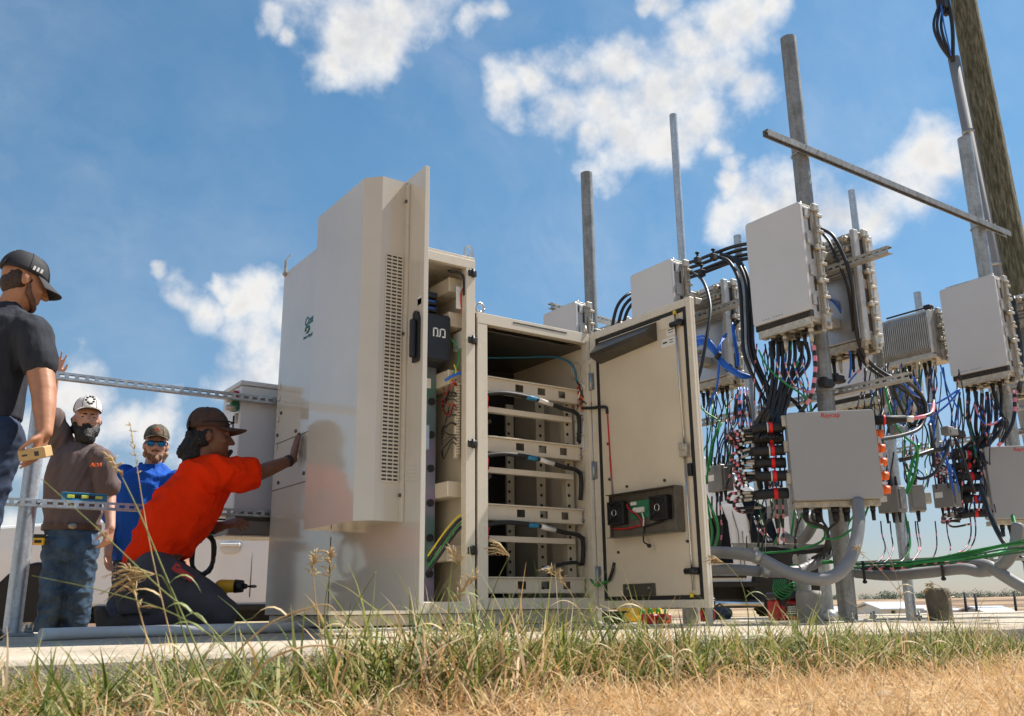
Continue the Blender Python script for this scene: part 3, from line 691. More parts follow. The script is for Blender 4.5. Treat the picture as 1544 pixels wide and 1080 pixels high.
# lower service hatch and logo on the outer wall
mb = MB(); mb.bbox(AL-.004, AL+.0, -.875, -.02, .79, .7935, .0005); mb.bbox(AL-.004, AL, -.875, -.02, 1.068, 1.071, .0005); mb.build('hatch_seam', 'dark_steel', TC)
mb = MB()
for b_, z in ((-.78,.83),(-.40,.84),(-.55,1.10),(-.30,1.08),(-.80,1.25),(-.84,1.12)): bolt(mb, P(AL, b_, z), -XA, .011, .008)
mb.build('screw', 'dark_steel', TC)
text_mesh('Com', .066, 'logo_teal', TC, P(AL-.001, -.50, 1.715), YA*-1, ZA, 'logo', .25, bold=.003)
text_mesh('Power Supply', .024, 'logo_teal', TC, P(AL-.001, -.51, 1.635), YA*-1, ZA, 'logo', .25, bold=.001)
mb = MB()
for rr_ in (.030, .019):
    mb.tube([P(AL-.001, -.455+rr_*math.cos(a_*.2)*1.1, 1.685+rr_*.75*math.sin(a_*.2)) for a_ in range(-10, 18)], .0035, 5)
mb.build('logo', 'logo_teal', TC)
mb = MB()
for z in (1.05, 1.22, 1.35, 1.42): mb.cyl(P(AL-.006, -.85, z), P(AL, -.85, z), .02, n=12)
mb.build('plug', 'mirror_cream', TC)
# lifting eyes
def eye(mb, c, X, h=.075, r=.030):
    mb.prism([(-.035,0),(.035,0)]+[(r*math.cos(R(a)), h-r+r*math.sin(R(a))) for a in range(0,181,20)], Vector(c)-X.cross(ZA)*.003, X, ZA, X.cross(ZA), .006)
def eye_ring(mb, c, X, h=.085, r=.034, rin=.017):
    """flat eye plate with a real hole"""
    k = 18; Yv = X.cross(ZA); c = Vector(c); o = len(mb.v); vs = []
    cz = h-r
    for i in range(k):
        a = 2*math.pi*i/k; ox, oz = r*math.cos(a), cz + r*math.sin(a)
        if math.sin(a) < -.25: ox *= 1.15; oz = 0.0
        for s_ in (-.003, .003):
            vs.append(c+X*ox+ZA*oz+Yv*s_); vs.append(c+X*(rin*math.cos(a))+ZA*(cz+rin*math.sin(a))+Yv*s_)
    fs = []
    for i in range(k):
        j = (i+1)%k; a, b = i*4, j*4
        fs += [[a,b,b+1,a+1],[a+2,a+3,b+3,b+2],[a,a+2,b+2,b],[a+1,b+1,b+3,a+3]]
    mb.add(vs, fs)
for (a_, b_, X) in ((AR-.03, -.02, XA), (AR-.03, BB+.03, XA), (AL+.03, -.02, XA)):
    mb = MB(); eye_ring(mb, P(a_, b_, ZT), X); bolt(mb, P(a_, b_, ZT+.01)+NB*.003, NB, .01, .008); mb.build('lifting_eye', 'zinc', TC)
mb = MB(); mb.obox(P(AL-.004, BB+.025, ZT+.03), XA, YA, ZA, .003, .018, .055, .001); mb.obox(P(AL+.012, BB+.025, ZT+.105), (XA+ZA*1.6).normalized(), YA, (ZA-XA*.6).normalized(), .028, .018, .003, .001); bolt(mb, P(AL-.007, BB+.025, ZT-.01), -XA, .014, .012); mb.build('lifting_eye', 'fitting', TC)
# --- the open door (hinged at b = 0, standing square to the row)
DT, DB, D1 = 2.150, .105, .918
mb = MB(); mb.bbox(AL, AL+.012, .006, D1-.03, DB, DT-.004); mb.bbox(AL-.001, AL+.024, D1-.03, D1, DB, DT); door = mb.build('door', 'mirror_cream', TC)
prof = [(.098,-.001),(.118,-.2),(.675,-.2),(.742,-.135),(.742,-.001)]   # (b, outwards) plan of the cooling unit hood
HT, HB = 2.128, .487
mb = MB(); mb.prism([(b_, -o) for b_, o in prof], P(AL, 0, HB), NB, -XA, ZA, HT-HB); hood = mb.build('cooling_hood', 'mirror_cream', door)
mb = MB(); mb.bbox(AL-.012, AL-.001, .742, .772, HB-.004, HT-.02, .001); mb.build('hood_flange', 'cream', door)
mb = MB()
for z in (.60, 1.35, 2.02): bolt(mb, P(AL-.012, .757, z), -XA, .009, .008)
mb.build('screw', 'dark_steel', door)
mb = MB(); mb.bbox(AL-.105, AL-.022, .742, .7435, .66, 1.735, .0003); vent = mb.build('vent_backing', 'radio_dark', door)
mb = MB()
cols = ((-.103,-.079),(-.074,-.050),(-.045,-.022))
nrow = 62; z0, z1 = .66, 1.735; dz = (z1-z0)/nrow
for i in range(nrow+1): mb.bbox(AL-.106, AL-.021, .7436, .7462, z0+i*dz-.0042, z0+i*dz+.0042, .0006)
for c0, c1 in ((-.108,-.103),(-.079,-.074),(-.050,-.045),(-.022,-.017)): mb.bbox(AL+c0, AL+c1, .7436, .7466, z0-.006, z1+.006, .0006)
mb.build('vent_grille', 'cream', door)
mb = MB(); mb.prism([(0,0),(.05,0),(.056,.012),(.056,.20),(.04,.235),(.02,.245),(0,.235)], P(AL-.002, .842, 1.19), NB, ZA, -XA, .012); mb.obox(P(AL-.026, .868, 1.30), XA, YA, ZA, .012, .014, .09, .005); mb.build('latch_handle', 'black', door)
mb = MB(); bolt(mb, P(AL, .822, 1.30), -XA, .009, .012); bolt(mb, P(AL, .826, 1.35), -XA, .007, .01); mb.bbox(AL-.0015, AL, .86, .90, 1.46, 1.49, .0005); mb.build('lock_plate', 'fitting', door)
mb = MB(); mb.bbox(AL-.0015, AL, .865, .90, 1.46, 1.50, .0005); mb.build('sticker', 'sticker', door)
mb = MB(); mb.bbox(AL+.013, AL+.03, .04, .06, DB+.04, DT-.04); mb.bbox(AL+.013, AL+.022, .86, .88, DB+.04, DT-.04); mb.build('gasket', 'rubber', door)
mb = MB(); mb.bbox(AL-.003, AL-.0002, -.006, .002, ZB+.02, HB-.02, .0005); mb.build('hinge_seam', 'dark_steel', TC)
# plinth
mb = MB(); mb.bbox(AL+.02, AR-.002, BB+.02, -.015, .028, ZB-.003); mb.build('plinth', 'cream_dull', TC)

# ------------------------------------------------------------------ lower battery cabinet with its door swung open
BC = thing('battery_cabinet', 'shorter cream battery cabinet with empty rack and open door showing two fans', 'cabinet', P(.41, -.44, 0.0))
al, ar, bb, zb, zt = -.018, .842, -.86, .10, 1.826
mb = MB(); mb.bbox(al, al+.012, bb, -.01, zb, zt-.003); mb.bbox(ar-.012, ar, bb, -.01, zb, zt-.003); mb.bbox(al+.012, ar-.012, bb, bb+.012, zb, zt-.003); mb.build('body', 'cream_in', BC)
mb = MB(); mb.bbox(al+.0125, ar-.0125, bb+.0125, bb+.03, .17, 1.73); mb.bbox(al+.0125, al+.022, bb+.031, -.05, .17, 1.73); mb.bbox(al+.0125, ar-.0125, bb+.031, -.05, .163, .169); mb.build('shade_sheet', 'painted_shade', BC)  # black sheets added over the cream walls to stand in for deep shade
mb = MB(); mb.bbox(al, ar, bb-.01, -.012, zt-.026, zt); mb.build('roof', 'cream', BC)
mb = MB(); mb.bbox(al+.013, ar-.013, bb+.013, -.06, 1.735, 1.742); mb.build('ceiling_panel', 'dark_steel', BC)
mb = MB(); mb.bbox(al, .052, -.045, .003, zb, zt-.07); mb.bbox(al, ar, -.045, .004, zt-.0695, zt-.002); mb.bbox(.818, ar, -.045, .003, zb, zt-.07); mb.bbox(.0525, .8175, -.045, .002, zb, .162); mb.bbox(.818, ar-.002, -.045-.0, .0028, zb, zb+.01)
mb.build('front_frame', 'cream', BC)
mb = MB(); mb.bbox(.24, .66, .0045, .006, zt-.030, zt-.02, .0005); mb.build('slot', 'dark_steel', BC)
def holed_bar(mb, a0, a1, b, z0, z1, holes, th=.004):
    """upright plate with square openings"""
    zc0, zc1 = z0+(z1-z0)*.22, z0+(z1-z0)*.80
    mb.bbox(a0, a1, b-th, b, z0, zc0, .0005); mb.bbox(a0, a1, b-th, b, zc1, z1, .0005); x = a0
    for h0, h1 in holes: mb.bbox(x, h0, b-th, b, zc0, zc1, .0005); x = h1
    mb.bbox(x, a1, b-th, b, zc0, zc1, .0005)
holes = ((.315,.375),(.485,.545),(.65,.705))
for i, z in enumerate((1.365, 1.0, .60, .185)):
    mb = MB(); holed_bar(mb, .03, .815, -.085, z+.010, z+.088, holes); mb.bbox(.03, .815, -.13, -.070, z+.0885, z+.097, .0008); mb.bbox(.03, .815, -.13, -.083, z+.004, z+.0095, .0008)
    mb.build('shelf_rail', 'cream_in', BC)
    mb = MB(); mb.bbox(.03, .765, -.14, -.10, z-.118, z-.085, .001); 
    if i < 3: mb.build('cross_bar', 'cream_in', BC)
for (a0, a1, b0, b1) in ((.735,.80,-.19,-.14),(.04,.06,-.19,-.14),(.60,.66,-.62,-.60),(.30,.36,-.80,-.78)):
    mb = MB(); mb.bbox(a0, a1, b0, b1, .162, 1.44, .001)
    for q in range(19):
        z = .20 + q*.065; mb.cyl(P((a0+a1)/2-.012, b1, z), P((a0+a1)/2-.012, b1+.0015, z), .0105, n=10, mi=1)
    mb.build('rack_post', ['cream_dull','black'], BC)  # darker cream puts the dimness inside the bay into the posts' colour
mb = MB(); mb.bbox(.665, .735, -.36, -.355, .162, 1.44, .001)
for q in range(19):
    z = .22 + q*.065; mb.cyl(P(.70, -.355, z), P(.70, -.3535, z), .0105, n=10, mi=1)
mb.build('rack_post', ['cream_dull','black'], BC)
mb = MB()
for z0 in (.2, .62, 1.0):
    mb.tube([P(.08,-.82,z0), P(.60,-.80,z0+.36)], .018, 4); mb.tube([P(.60,-.82,z0), P(.08,-.80,z0+.36)], .018, 4)
for z0 in (.25, .68, 1.05): mb.tube([P(.06,-.15,z0), P(.34,-.78,z0+.2)], .014, 4)
mb.build('brace', 'cream_dull', BC)
mb = MB()
for z in (1.39, 1.28, 1.03, .93, .63, .52): bolt(mb, P(.80, -.10, z)+NB*.01, XA, .013, .03)
mb.build('rack_bolt', 'zinc', BC)
for z in (1.345, .975, .575):
    inwire([P(.05,-.06,z-.01),P(.2,-.03,z+.012),P(.42,-.02,z),P(.62,-.03,z-.03),P(.76,-.05,z-.045),P(.80,-.07,z-.10),P(.805,-.09,z-.22)], .014, 'rubber', BC, 'battery_cable')
    mb = MB(); mb.tube([P(.44,-.02,z-.002), P(.55,-.025,z-.02)], .0155, 8); mb.build('cable_tag', 'tape_white', BC)
    mb = MB(); mb.tube([P(.35,-.022,z+.005), P(.42,-.02,z)], .0152, 8); mb.build('cable_sleeve', 'level_blue', BC)
    inwire([P(.06,-.06,z-.06),P(.09,-.05,z-.02),P(.075,-.05,z-.10),P(.1,-.06,z-.07)], .005, 'cable_red', BC)
inwire([P(.80,-.10,.36),P(.72,-.06,.37),P(.60,-.05,.355),P(.50,-.05,.335)], .011, 'rubber', BC, 'battery_cable')
mb = MB(); mb.tube([P(.56,-.05,.347),P(.50,-.05,.335),P(.46,-.05,.325)], [.012,.013,.008], 8); mb.build('cable_lug', 'chrome', BC)
inwire([P(.30,-.5,1.70),P(.60,-.40,1.722),P(.76,-.25,1.715),P(.815,-.14,1.64),P(.815,-.10,1.52)], .006, 'level_blue', BC)
mb = MB()
mb.tube([P(.822+.0, -.12+.045*math.cos(a*.35), 1.60+.055*math.sin(a*.35)) for a in range(19)], .006, 6); mb.build('coil', 'cream_dull', BC)
rw = random.Random(9)
for m, k in (('dark_steel',8),('orange_cap',3),('tape_white',3),('cable_red',3)):
    mb = MB()
    for i in range(k):
        p = P(.823, rw.uniform(-.12,-.05), rw.uniform(1.38,1.5)); mb.tube([p, p+Vector((-.015,rw.uniform(-.04,.04),rw.uniform(-.05,.05))), p+Vector((-.005,rw.uniform(-.05,.05),rw.uniform(-.07,.03)))], .005, 6)
    mb.build('terminal_wire', m, BC)
mb = MB()
for (b0, b1, z0, z1) in ((-.16,-.05,1.275,1.315),(-.15,-.05,1.17,1.255),(-.15,-.06,1.07,1.155)): mb.bbox(ar-.0145, ar-.0122, b0, b1, z0, z1, .0004)
st = mb.build('sticker', 'sticker', BC)
mb = MB()
for (b0, b1, z0, z1) in ((-.13,-.07,1.29,1.30),(-.12,-.09,1.20,1.235),(-.12,-.09,1.115,1.14),(-.14,-.075,1.08,1.086),(-.14,-.075,1.182,1.188)): mb.bbox(ar-.0155, ar-.0146, b0, b1, z0, z1, .0002)
mb.build('print', 'ink', st)
for (a_, b_) in ((.012,-.02),):
    mb = MB(); mb.tube([P(a_+.030*math.cos(q*.35), b_, zt+.035+.030*math.sin(q*.35)) for q in range(19)], .008, 8); mb.cyl(P(a_, b_, zt), P(a_, b_, zt+.012), .014); mb.build('lifting_eye', 'zinc', BC)
mb = MB(); mb.tube([P(.822,.0,zt), P(.815,.0,zt+.05)], [.014,.008], 8); mb.build('lifting_eye', 'fitting', BC)
mb = MB(); mb.bbox(AR+.02, ar+.05, bb+.02, -.02, .022, zb-.003); mb.build('plinth', 'cream_dull', BC)
# open door
d0, d1, w0, w1 = .843, .880, .010, .906
mb = MB(); mb.bbox(d0+.02, d1, w0, w1, .10, 1.822)                       # skin
mb.bbox(d0, d0+.0195, w0, w0+.05, .10, 1.822); mb.bbox(d0, d0+.0195, w1-.035, w1, .10, 1.822); mb.bbox(d0, d0+.0195, w0+.0505, w1-.0355, 1.775, 1.822); mb.bbox(d0, d0+.0195, w0+.0505, w1-.0355, .10, .142)
bd = mb.build('door', 'cream', BC)
mb = MB(); mb.bbox(d0+.010, d0+.0195, .082, .84, .165, 1.752, .002); mb.build('inner_panel', 'cream_in', bd)
mb = MB(); mb.bbox(d0+.004, d0+.0194, .0605, .0815, .1425, 1.7745); mb.bbox(d0+.004, d0+.0194, .841, .870, .1425, 1.7745); mb.bbox(d0+.004, d0+.0193, .082, .8405, 1.753, 1.7745); mb.bbox(d0+.004, d0+.0193, .082, .8405, .1425, .1645); mb.build('gasket', 'rubber', bd)
mb = MB()
mb.add([P(d0+.009,.085,1.745),P(d0+.009,.62,1.745),P(d0-.085,.62,1.675),P(d0-.085,.105,1.655),P(d0-.080,.105,1.63),P(d0-.080,.62,1.65),P(d0+.009,.62,1.63),P(d0+.009,.10,1.60)], [[0,1,2,3],[3,2,5,4],[4,5,6,7],[0,3,4,7],[1,6,5,2],[0,7,6,1]])
mb.build('document_tray', 'dark_steel', bd)
mb = MB(); mb.bbox(d0+.001, d0+.0098, .66, .80, 1.68, 1.751, .003); mb.build('bracket', 'cream_in', bd)
mb = MB()
for z in ((.19,.93),(.97,1.745)): mb.tube([P(d0-.004, .800, z[0]), P(d0-.004, .788 if z[0]>.5 else .797, z[1])], .0055, 8)
mb.build('latch_rod', 'chrome', bd)
mb = MB()
for z in (1.685, .29): mb.cyl(P(d0-.012,.76,z), P(d0-.012,.845,z), .017, n=12); mb.cyl(P(d0+.01,.83,z), P(d0-.025,.83,z), .020, n=12)
mb.bbox(d0-.012, d0+.009, .815, .845, .80, .87, .004); mb.build('rod_guide', 'black', bd)
mb = MB(); mb.obox(P(d0-.01,.80,.945), XA, YA, ZA, .012, .03, .035, .004); mb.obox(P(d0-.018,.79,.97), XA, YA, ZA, .008, .02, .02, .003); mb.cyl(P(d0+.01,.815,.96), P(d0-.035,.815,.96), .012); mb.bbox(d0+.002,d0+.0098,.77,.84,.905,.985); mb.build('latch', 'fitting', bd)
mb = MB()
for z in (1.757, .165): mb.cyl(P(d0-.004,.788,z-.012), P(d0-.004,.788,z+.012), .011, n=8)
mb.build('rod_tip', 'yellow_wire', bd)
mb = MB(); mb.bbox(d0+.0088, d0+.0099, .655, .765, 1.575, 1.625, .0003); mb.bbox(d0+.0088, d0+.0099, .70, .775, 1.635, 1.685, .0003); mb.build('sticker', 'sticker', bd)
mb = MB()
for (b0,b1,z0,z1) in ((.665,.70,1.595,1.605),(.72,.75,1.605,1.61),(.72,.75,1.59,1.595),(.71,.76,1.665,1.672),(.715,.755,1.65,1.655)): mb.bbox(d0+.0082, d0+.0087, b0, b1, z0, z1, .0001)
mb.build('print', 'ink', bd)
# fan tray: shallow steel pan, two square fans, circuit board
mb = MB(); zf0, zf1, b0, b1 = .505, .752, .175, .755
mb.bbox(d0-.004, d0+.0095, b0, b1, zf0, zf1, .001)
for (q0,q1,r0,r1) in ((b0,b1,zf1,zf1+.004),(b0,b1,zf0-.004,zf0)): mb.bbox(d0-.06, d0+.009, q0, q1, r0, r1, .0008)
mb.bbox(d0-.06, d0+.009, b1, b1+.004, zf0, zf1, .0008); mb.bbox(d0-.03, d0+.009, b0-.004, b0, zf0, zf1, .0008)
ft = mb.build('fan_tray', 'tray_steel', bd)
for c in (.245, .610):
    mb = MB(); s = .068; zc = .645
    mb.bbox(d0-.052, d0-.046, c-s, c+s, zc-s, zc-s+.012); mb.bbox(d0-.052, d0-.046, c-s, c+s, zc+s-.012, zc+s)
    mb.bbox(d0-.0518, d0-.0461, c-s, c-s+.012, zc-s+.012, zc+s-.012); mb.bbox(d0-.0518, d0-.0461, c+s-.012, c+s, zc-s+.012, zc+s-.012)
    mb.bbox(d0-.0455, d0-.0045, c-s, c+s, zc-s, zc+s, .004)
    for rr_ in (.058,.046,.034): mb.tube([P(d0-.054, c+rr_*math.cos(q*.3), zc+rr_*math.sin(q*.3)) for q in range(22)], .0022, 5)
    for q in range(4): mb.tube([P(d0-.054, c+.02*math.cos(q*1.571+.785), zc+.02*math.sin(q*1.571+.785)), P(d0-.054, c+.085*math.cos(q*1.571+.785), zc+.085*math.sin(q*1.571+.785))], .0025, 5)
    fn = mb.build('fan', 'black', bd)
    mb = MB(); mb.tube([P(d0-.056, c+.019*math.cos(q*.3), zc+.019*math.sin(q*.3)) for q in range(22)], .003, 6); mb.build('fan_hub', 'chrome', bd)
mb = MB(); mb.bbox(d0-.012, d0-.0045, .345, .53, .60, .705, .001); mb.build('circuit_board', 'pcb_green', bd)
mb = MB(); mb.bbox(d0-.022, d0-.0125, .37, .465, .635, .665, .002); mb.bbox(d0-.02,d0-.0125,.35,.40,.68,.70,.002); mb.build('connector', 'tape_white', bd)
for pts, m in (([P(d0-.03,.33,.69),P(d0-.035,.36,.655),P(d0-.03,.42,.62),P(d0-.02,.46,.56)],'cable_red'),([P(d0-.03,.345,.68),P(d0-.032,.38,.64),P(d0-.03,.43,.60),P(d0-.02,.455,.56)],'black'),([P(d0-.03,.46,.63),P(d0-.03,.47,.59),P(d0-.02,.455,.55)],'tape_white'),([P(d0-.02,.19,.56),P(d0-.02,.30,.55),P(d0-.02,.44,.56)],'cable_red'),([P(d0-.02,.455,.55),P(d0-.02,.60,.57),P(d0-.02,.66,.59)],'black'),([P(d0-.01,.45,.55),P(d0-.03,.46,.47),P(d0-.03,.50,.445)],'black')):
    inwire(pts, .0045, m, bd, 'fan_wire')
mb = MB(); mb.ell(P(d0-.03,.505,.44), (.012,.014,.012)); mb.build('sensor', 'black', bd)
inwire([P(.80,-.04,1.335),P(.83,.04,1.325),P(d0-.02,.10,1.318),P(d0+.0,.145,1.31),P(d0+.004,.15,1.27)], .010, 'rubber', bd, 'door_loom')
inwire([P(d0+.004,.15,1.30),P(d0+.003,.158,1.1),P(d0+.003,.165,.9),P(d0+.002,.17,.75)], .0045, 'cable_red', bd, 'door_wire'); inwire([P(d0+.004,.156,1.0),P(d0+.003,.163,.9),P(d0+.002,.176,.75)], .0045, 'conduit_grey', bd, 'door_wire')
mb = MB()
for b_, z in ((.30,.80),(.62,.80),(.20,.42),(.77,.45),(.145,1.08),(.145,.86),(.15,.60)): bolt(mb, P(d0+.0098,b_,z), -XA, .009, .010)
mb.build('screw', 'dark_steel', bd)
mb = MB(); mb.bbox(d0-.002, d0+.0095, .235, .50, .168, .235); mb.build('stop_bracket', 'dark_steel', bd)
mb = MB()
for b_ in (.28,.46): bolt(mb, P(d0-.002,b_,.21), -XA, .009, .008)
mb.build('bolt', 'zinc', bd)
inwire([P(d0+.005,.16,.36),P(d0-.01,.155,.31),P(d0-.005,.12,.26)], .010, 'rubber', bd, 'door_wire'); inwire([P(.80,-.01,.27),P(.815,.03,.23),P(d0-.01,.07,.245),P(d0+.005,.11,.26)], .007, 'cable_green', bd, 'ground_wire')
for z in (1.50, .93, .29):
    mb = MB(); mb.bbox(.826, .8425, .0035, .009, z-.055, z+.055, .001); mb.cyl(P(.838,.012,z-.058), P(.838,.012,z+.058), .008, n=10); mb.bbox(d0-.003, d0-.0002, .012, .045, z-.055, z+.055, .001)
    for q in (-.035,0,.035): bolt(mb, P(d0-.003,.033,z+q), -XA, .005, .004)
    mb.build('hinge', 'zinc', BC)
# things on the pad below and beside the cabinets
t_ = thing('concrete_footing', 'low pale concrete footing strip under the two cabinets', 'footing', P(0,-.4,0)); mb = MB(); mb.bbox(-.95, .90, -.92, .02, -.01, .019, .006); mb.build('block', 'concrete_pier', t_)
# ------------------------------------------------------------------ pipes and struts of the antenna frame
def pole(label, a, b, r, z0, z1, m, name='steel_pole', group=None, base=False, n=24):
    t = thing(name, label, 'pole', P(a, b, z0), group)
    mb = MB(); c = P(a, b, 0); k = 12
    mb.tube([c+ZA*(z0+(z1-z0)*i/k) for i in range(k+1)], r, n, False)
    mb.tube([c+ZA*z1, c+ZA*(z1+.0008)], [r, r*.88], n, False); mb.tube([c+ZA*(z1+.0008), c+ZA*(z1-.25)], [r*.88, r*.88], n, False)
    mb.build('tube', m, t, recalc=False)
    if base:
        mb = MB(); mb.bbox(a-r*2.1, a+r*2.1, b-r*2.1, b+r*2.1, z0+.001, z0+.016); mb.build('base_plate', 'galv', t)
        mb = MB()
        for sx in (-1,1):
            for sy in (-1,1): bolt(mb, P(a+sx*r*1.7, b+sy*r*1.7, z0+.016), ZA, .014, .016); mb.cyl(P(a+sx*r*1.7, b+sy*r*1.7, z0+.03), P(a+sx*r*1.7, b+sy*r*1.7, z0+.055), .007, n=8)
        mb.build('anchor_bolt', 'galv', t)
    return t
P1 = pole('tall thick weathered steel post with bolted base plate carrying the largest radio', 2.23, .75, .057, 0, 4.14, 'galv_old', base=True)
P6 = pole('tall thick bright steel post standing just left of the wooden utility pole', 4.59, .75, .057, -.2, 4.04, 'galv')
P3 = pole('tall thick steel post rising behind the open battery cabinet, leftmost of the tall posts', 2.23, -1.6, .055, 0, 4.03, 'galv_old')
P4 = pole('tall slender pale blue pipe rising behind the radio above the open cabinet door', 2.23, -.45, .031, 1.1, 4.09, 'galv_new', 'steel_pipe')
P8 = pole('short slender pipe whose top just shows left of the largest radio', 2.23, .13, .031, .85, 2.79, 'galv_new', 'steel_pipe')
P5 = pole('slender pale blue pipe rising behind the largest radio, below the long top channel', 4.59, -.40, .033, 1.1, 4.0, 'galv_new', 'steel_pipe')
P7 = pole('short slender pipe behind the finned radio with its top just above it', 4.59, .13, .033, 1.15, 2.79, 'galv_new', 'steel_pipe')
Q2 = pole('thin bright steel post on the pad under the right end cable tray', 2.72, .87, .033, 0, 1.2, 'galv_new', 'steel_post', base=False)
c9 = survey(2.03, 6.6); P9 = pole('short thick post behind the pale concrete stub, half hidden by grey conduit', c9.x, -c9.y, .055, 0, 1.05, 'galv', 'steel_post')
c10 = pz(1070, 942, 0); P10 = pole('thin pale post beside the free edge of the open battery cabinet door', c10.x, -c10.y, .023, 0, 1.47, 'cream', 'steel_post')
c11 = survey(2.72, 8.2); P11 = pole('far thin post seen low between the concrete stub and the tall post', c11.x, -c11.y, .05, -.1, .6, 'galv', 'steel_post')
LPb = -.97; lp = pb(17, 960, LPb); lp.z = 0; lt = pb(56, 590, LPb)
LP = pole('bright galvanised frame post at far left in front of the bearded man', lp.x, -lp.y, .043, 0, lt.z-.02, 'galv_new', 'frame_post', base=True)
ROWB = LPb
def strut(label, p0, p1, face, m='strut', w=.041, slots=True, name='strut_channel', group=None, clamps=()):
    t = thing(name, label, 'strut', p0, group); mb = MB(); strut_mesh(mb, p0, p1, Vector(face), w, slots); mb.build('channel', m, t, recalc=False)
    for (c, r) in clamps:
        mb = MB(); c = Vector(c); X = (Vector(p1)-Vector(p0)).normalized(); Fv = Vector(face)
        d = (c - Vector(p0)); s = d.dot(X); q = Vector(p0)+X*s; nrm = (c-q); nrm.z = 0; nrm.normalize()
        mb.tube([c + (X*math.cos(R(a)) + nrm*math.sin(R(a)))*(r+.006) + (X*0) for a in range(-20, 201, 20)], .005, 6)
        for sg in (-1,1): mb.tube([c+X*sg*(r+.006), q+X*sg*(r+.006)-nrm*.03], .005, 6)
        mb.build('clamp', 'galv', t)
    return t
zb_ = P(1.843, 0, 0)
strut('long rusty top channel spanning between two tall posts high against the sky', Vector((pb(1153,191,.835).x, -.835, (pb(1153,191,.835).z+pb(1521,354,.835).z)/2)), Vector((pb(1521,354,.835).x, -.835, (pb(1153,191,.835).z+pb(1521,354,.835).z)/2)), (0,0,1), 'galv_old', .045, True, clamps=((P(2.23,.75,(pb(1153,191,.835).z+pb(1521,354,.835).z)/2-.02),.057),(P(4.59,.75,(pb(1153,191,.835).z+pb(1521,354,.835).z)/2-.02),.057)))
strut('slotted channel crossing in front of the radio right of the largest one', P(2.315,-2.3,2.318), P(2.315,1.27,2.318), (-1,0,0), 'strut', .05, clamps=((P(2.23,.75,2.318),.057),(P(2.23,-1.6,2.318),.055)))
strut('slotted channel just above the front grey distribution box with looped cables on its end', P(2.315,-1.9,1.468), P(2.315,1.30,1.468), (-1,0,0), 'strut', .05, clamps=((P(2.23,.75,1.468),.057),))
strut('slotted channel at right running behind the smaller dark splitter boxes', P(4.67,-.9,1.43), P(4.67,1.5,1.43), (-1,0,0), 'strut', .045, clamps=((P(4.59,.75,1.43),.057),(P(4.59,.13,1.43),.033)))
strut('slotted channel behind the radios at far right', P(4.67,-.9,2.31), P(4.67,1.4,2.31), (-1,0,0), 'strut', .045)
strut('stub of slotted channel poking out left of the farthest radio', pb(831,460,-1.72), pb(930,487,-1.72), NB, 'strut', .05)
tray = strut('slotted cable tray channel low at right carrying green wires', P(2.70,.42,.362), P(2.70,2.1,.366), (-1,0,0), 'strut', .045, clamps=((P(2.72,.87,.36),.033),))
strut('low horizontal channel behind the conduits at the foot of the tall post', pY(1105,823,6.1), pY(1262,826,6.1), NB, 'strut', .04, False)
# left frame rails
RZ1 = pb(250,585,ROWB+.045).z; RZ2 = pb(200,765,ROWB+.045).z
rl = strut('upper slotted rail at left running from raised hand to the pale wall box', P(pb(82,565,ROWB+.045).x, ROWB+.045, RZ1), P(-.30, ROWB+.045, RZ1), NB, 'galv_new', .041)
rl2 = strut('lower slotted rail at left carrying the blue spirit level', P(lp.x-.5, ROWB+.045, RZ2), P(-.30, ROWB+.045, RZ2), NB, 'galv_new', .041, clamps=((P(lp.x, -lp.y, RZ2),.043),))

# ------------------------------------------------------------------ radios
def rrect(w, h, r, k=5):
    out = []
    for (cx, cy, a0) in ((w/2-r, h/2-r, 0), (-w/2+r, h/2-r, 90), (-w/2+r, -h/2+r, 180), (w/2-r, -h/2+r, 270)):
        for i in range(k+1): a = R(a0+90*i/k); out.append((cx+r*math.cos(a), cy+r*math.sin(a)))
    return out
def panel(mb, w, h, r, x0, x1, zc, yc=0):
    """softly edged cover facing -x"""
    e = .006; o = rrect(w, h, r); i_ = rrect(w-2*e, h-2*e, max(r-e, .002)); n = len(o); vs = []
    for p in o: vs.append((x1, yc+p[0], zc+p[1]))
    for p in o: vs.append((x0+e, yc+p[0], zc+p[1]))
    for p in rrect(w-.6*e, h-.6*e, r): vs.append((x0+e*.35, yc+p[0], zc+p[1]))
    for p in i_: vs.append((x0, yc+p[0], zc+p[1]))
    fs = [[k*n+i, k*n+(i+1)%n, (k+1)*n+(i+1)%n, (k+1)*n+i] for k in range(3) for i in range(n)] + [list(range(3*n, 4*n)), list(range(n))[::-1]]
    mb.add(vs, fs)
def side_rail(parent, x, y, H, s=-1):
    """hinged clasp rail with knobs down the side"""
    mb = MB()
    mb.box(x-.012, x+.012, y-.012, y+.012, .03, H-.04, .003); mb.box(x+.022, x+.034, y-.008, y+.016, .05, H-.06, .003)
    k = 7
    for i in range(k):
        z = .05 + (H-.12)*i/(k-1); mb.obox((x+.012, y+s*.012, z), XA, YA, ZA, .034, .010, .010, .003); mb.cyl((x, y, z+.026), (x, y+s*.032, z+.026), .010, n=8)
    for z in (H*.62, H*.33): mb.cyl((x-.03, y-s*.01, z), (x-.03, y+s*.028, z), .018, n=10)
    mb.box(x-.03, x+.03, y-.014, y+.014, H-.045, H+.012, .005); mb.box(x-.028, x+.04, y-.014, y+.018, -.05, .05, .004); mb.cyl((x+.01, y+s*.015, -.02), (x+.01, y+s*.03, -.02), .012, n=8)
    return mb.build('clasp_rail', 'fitting', parent)
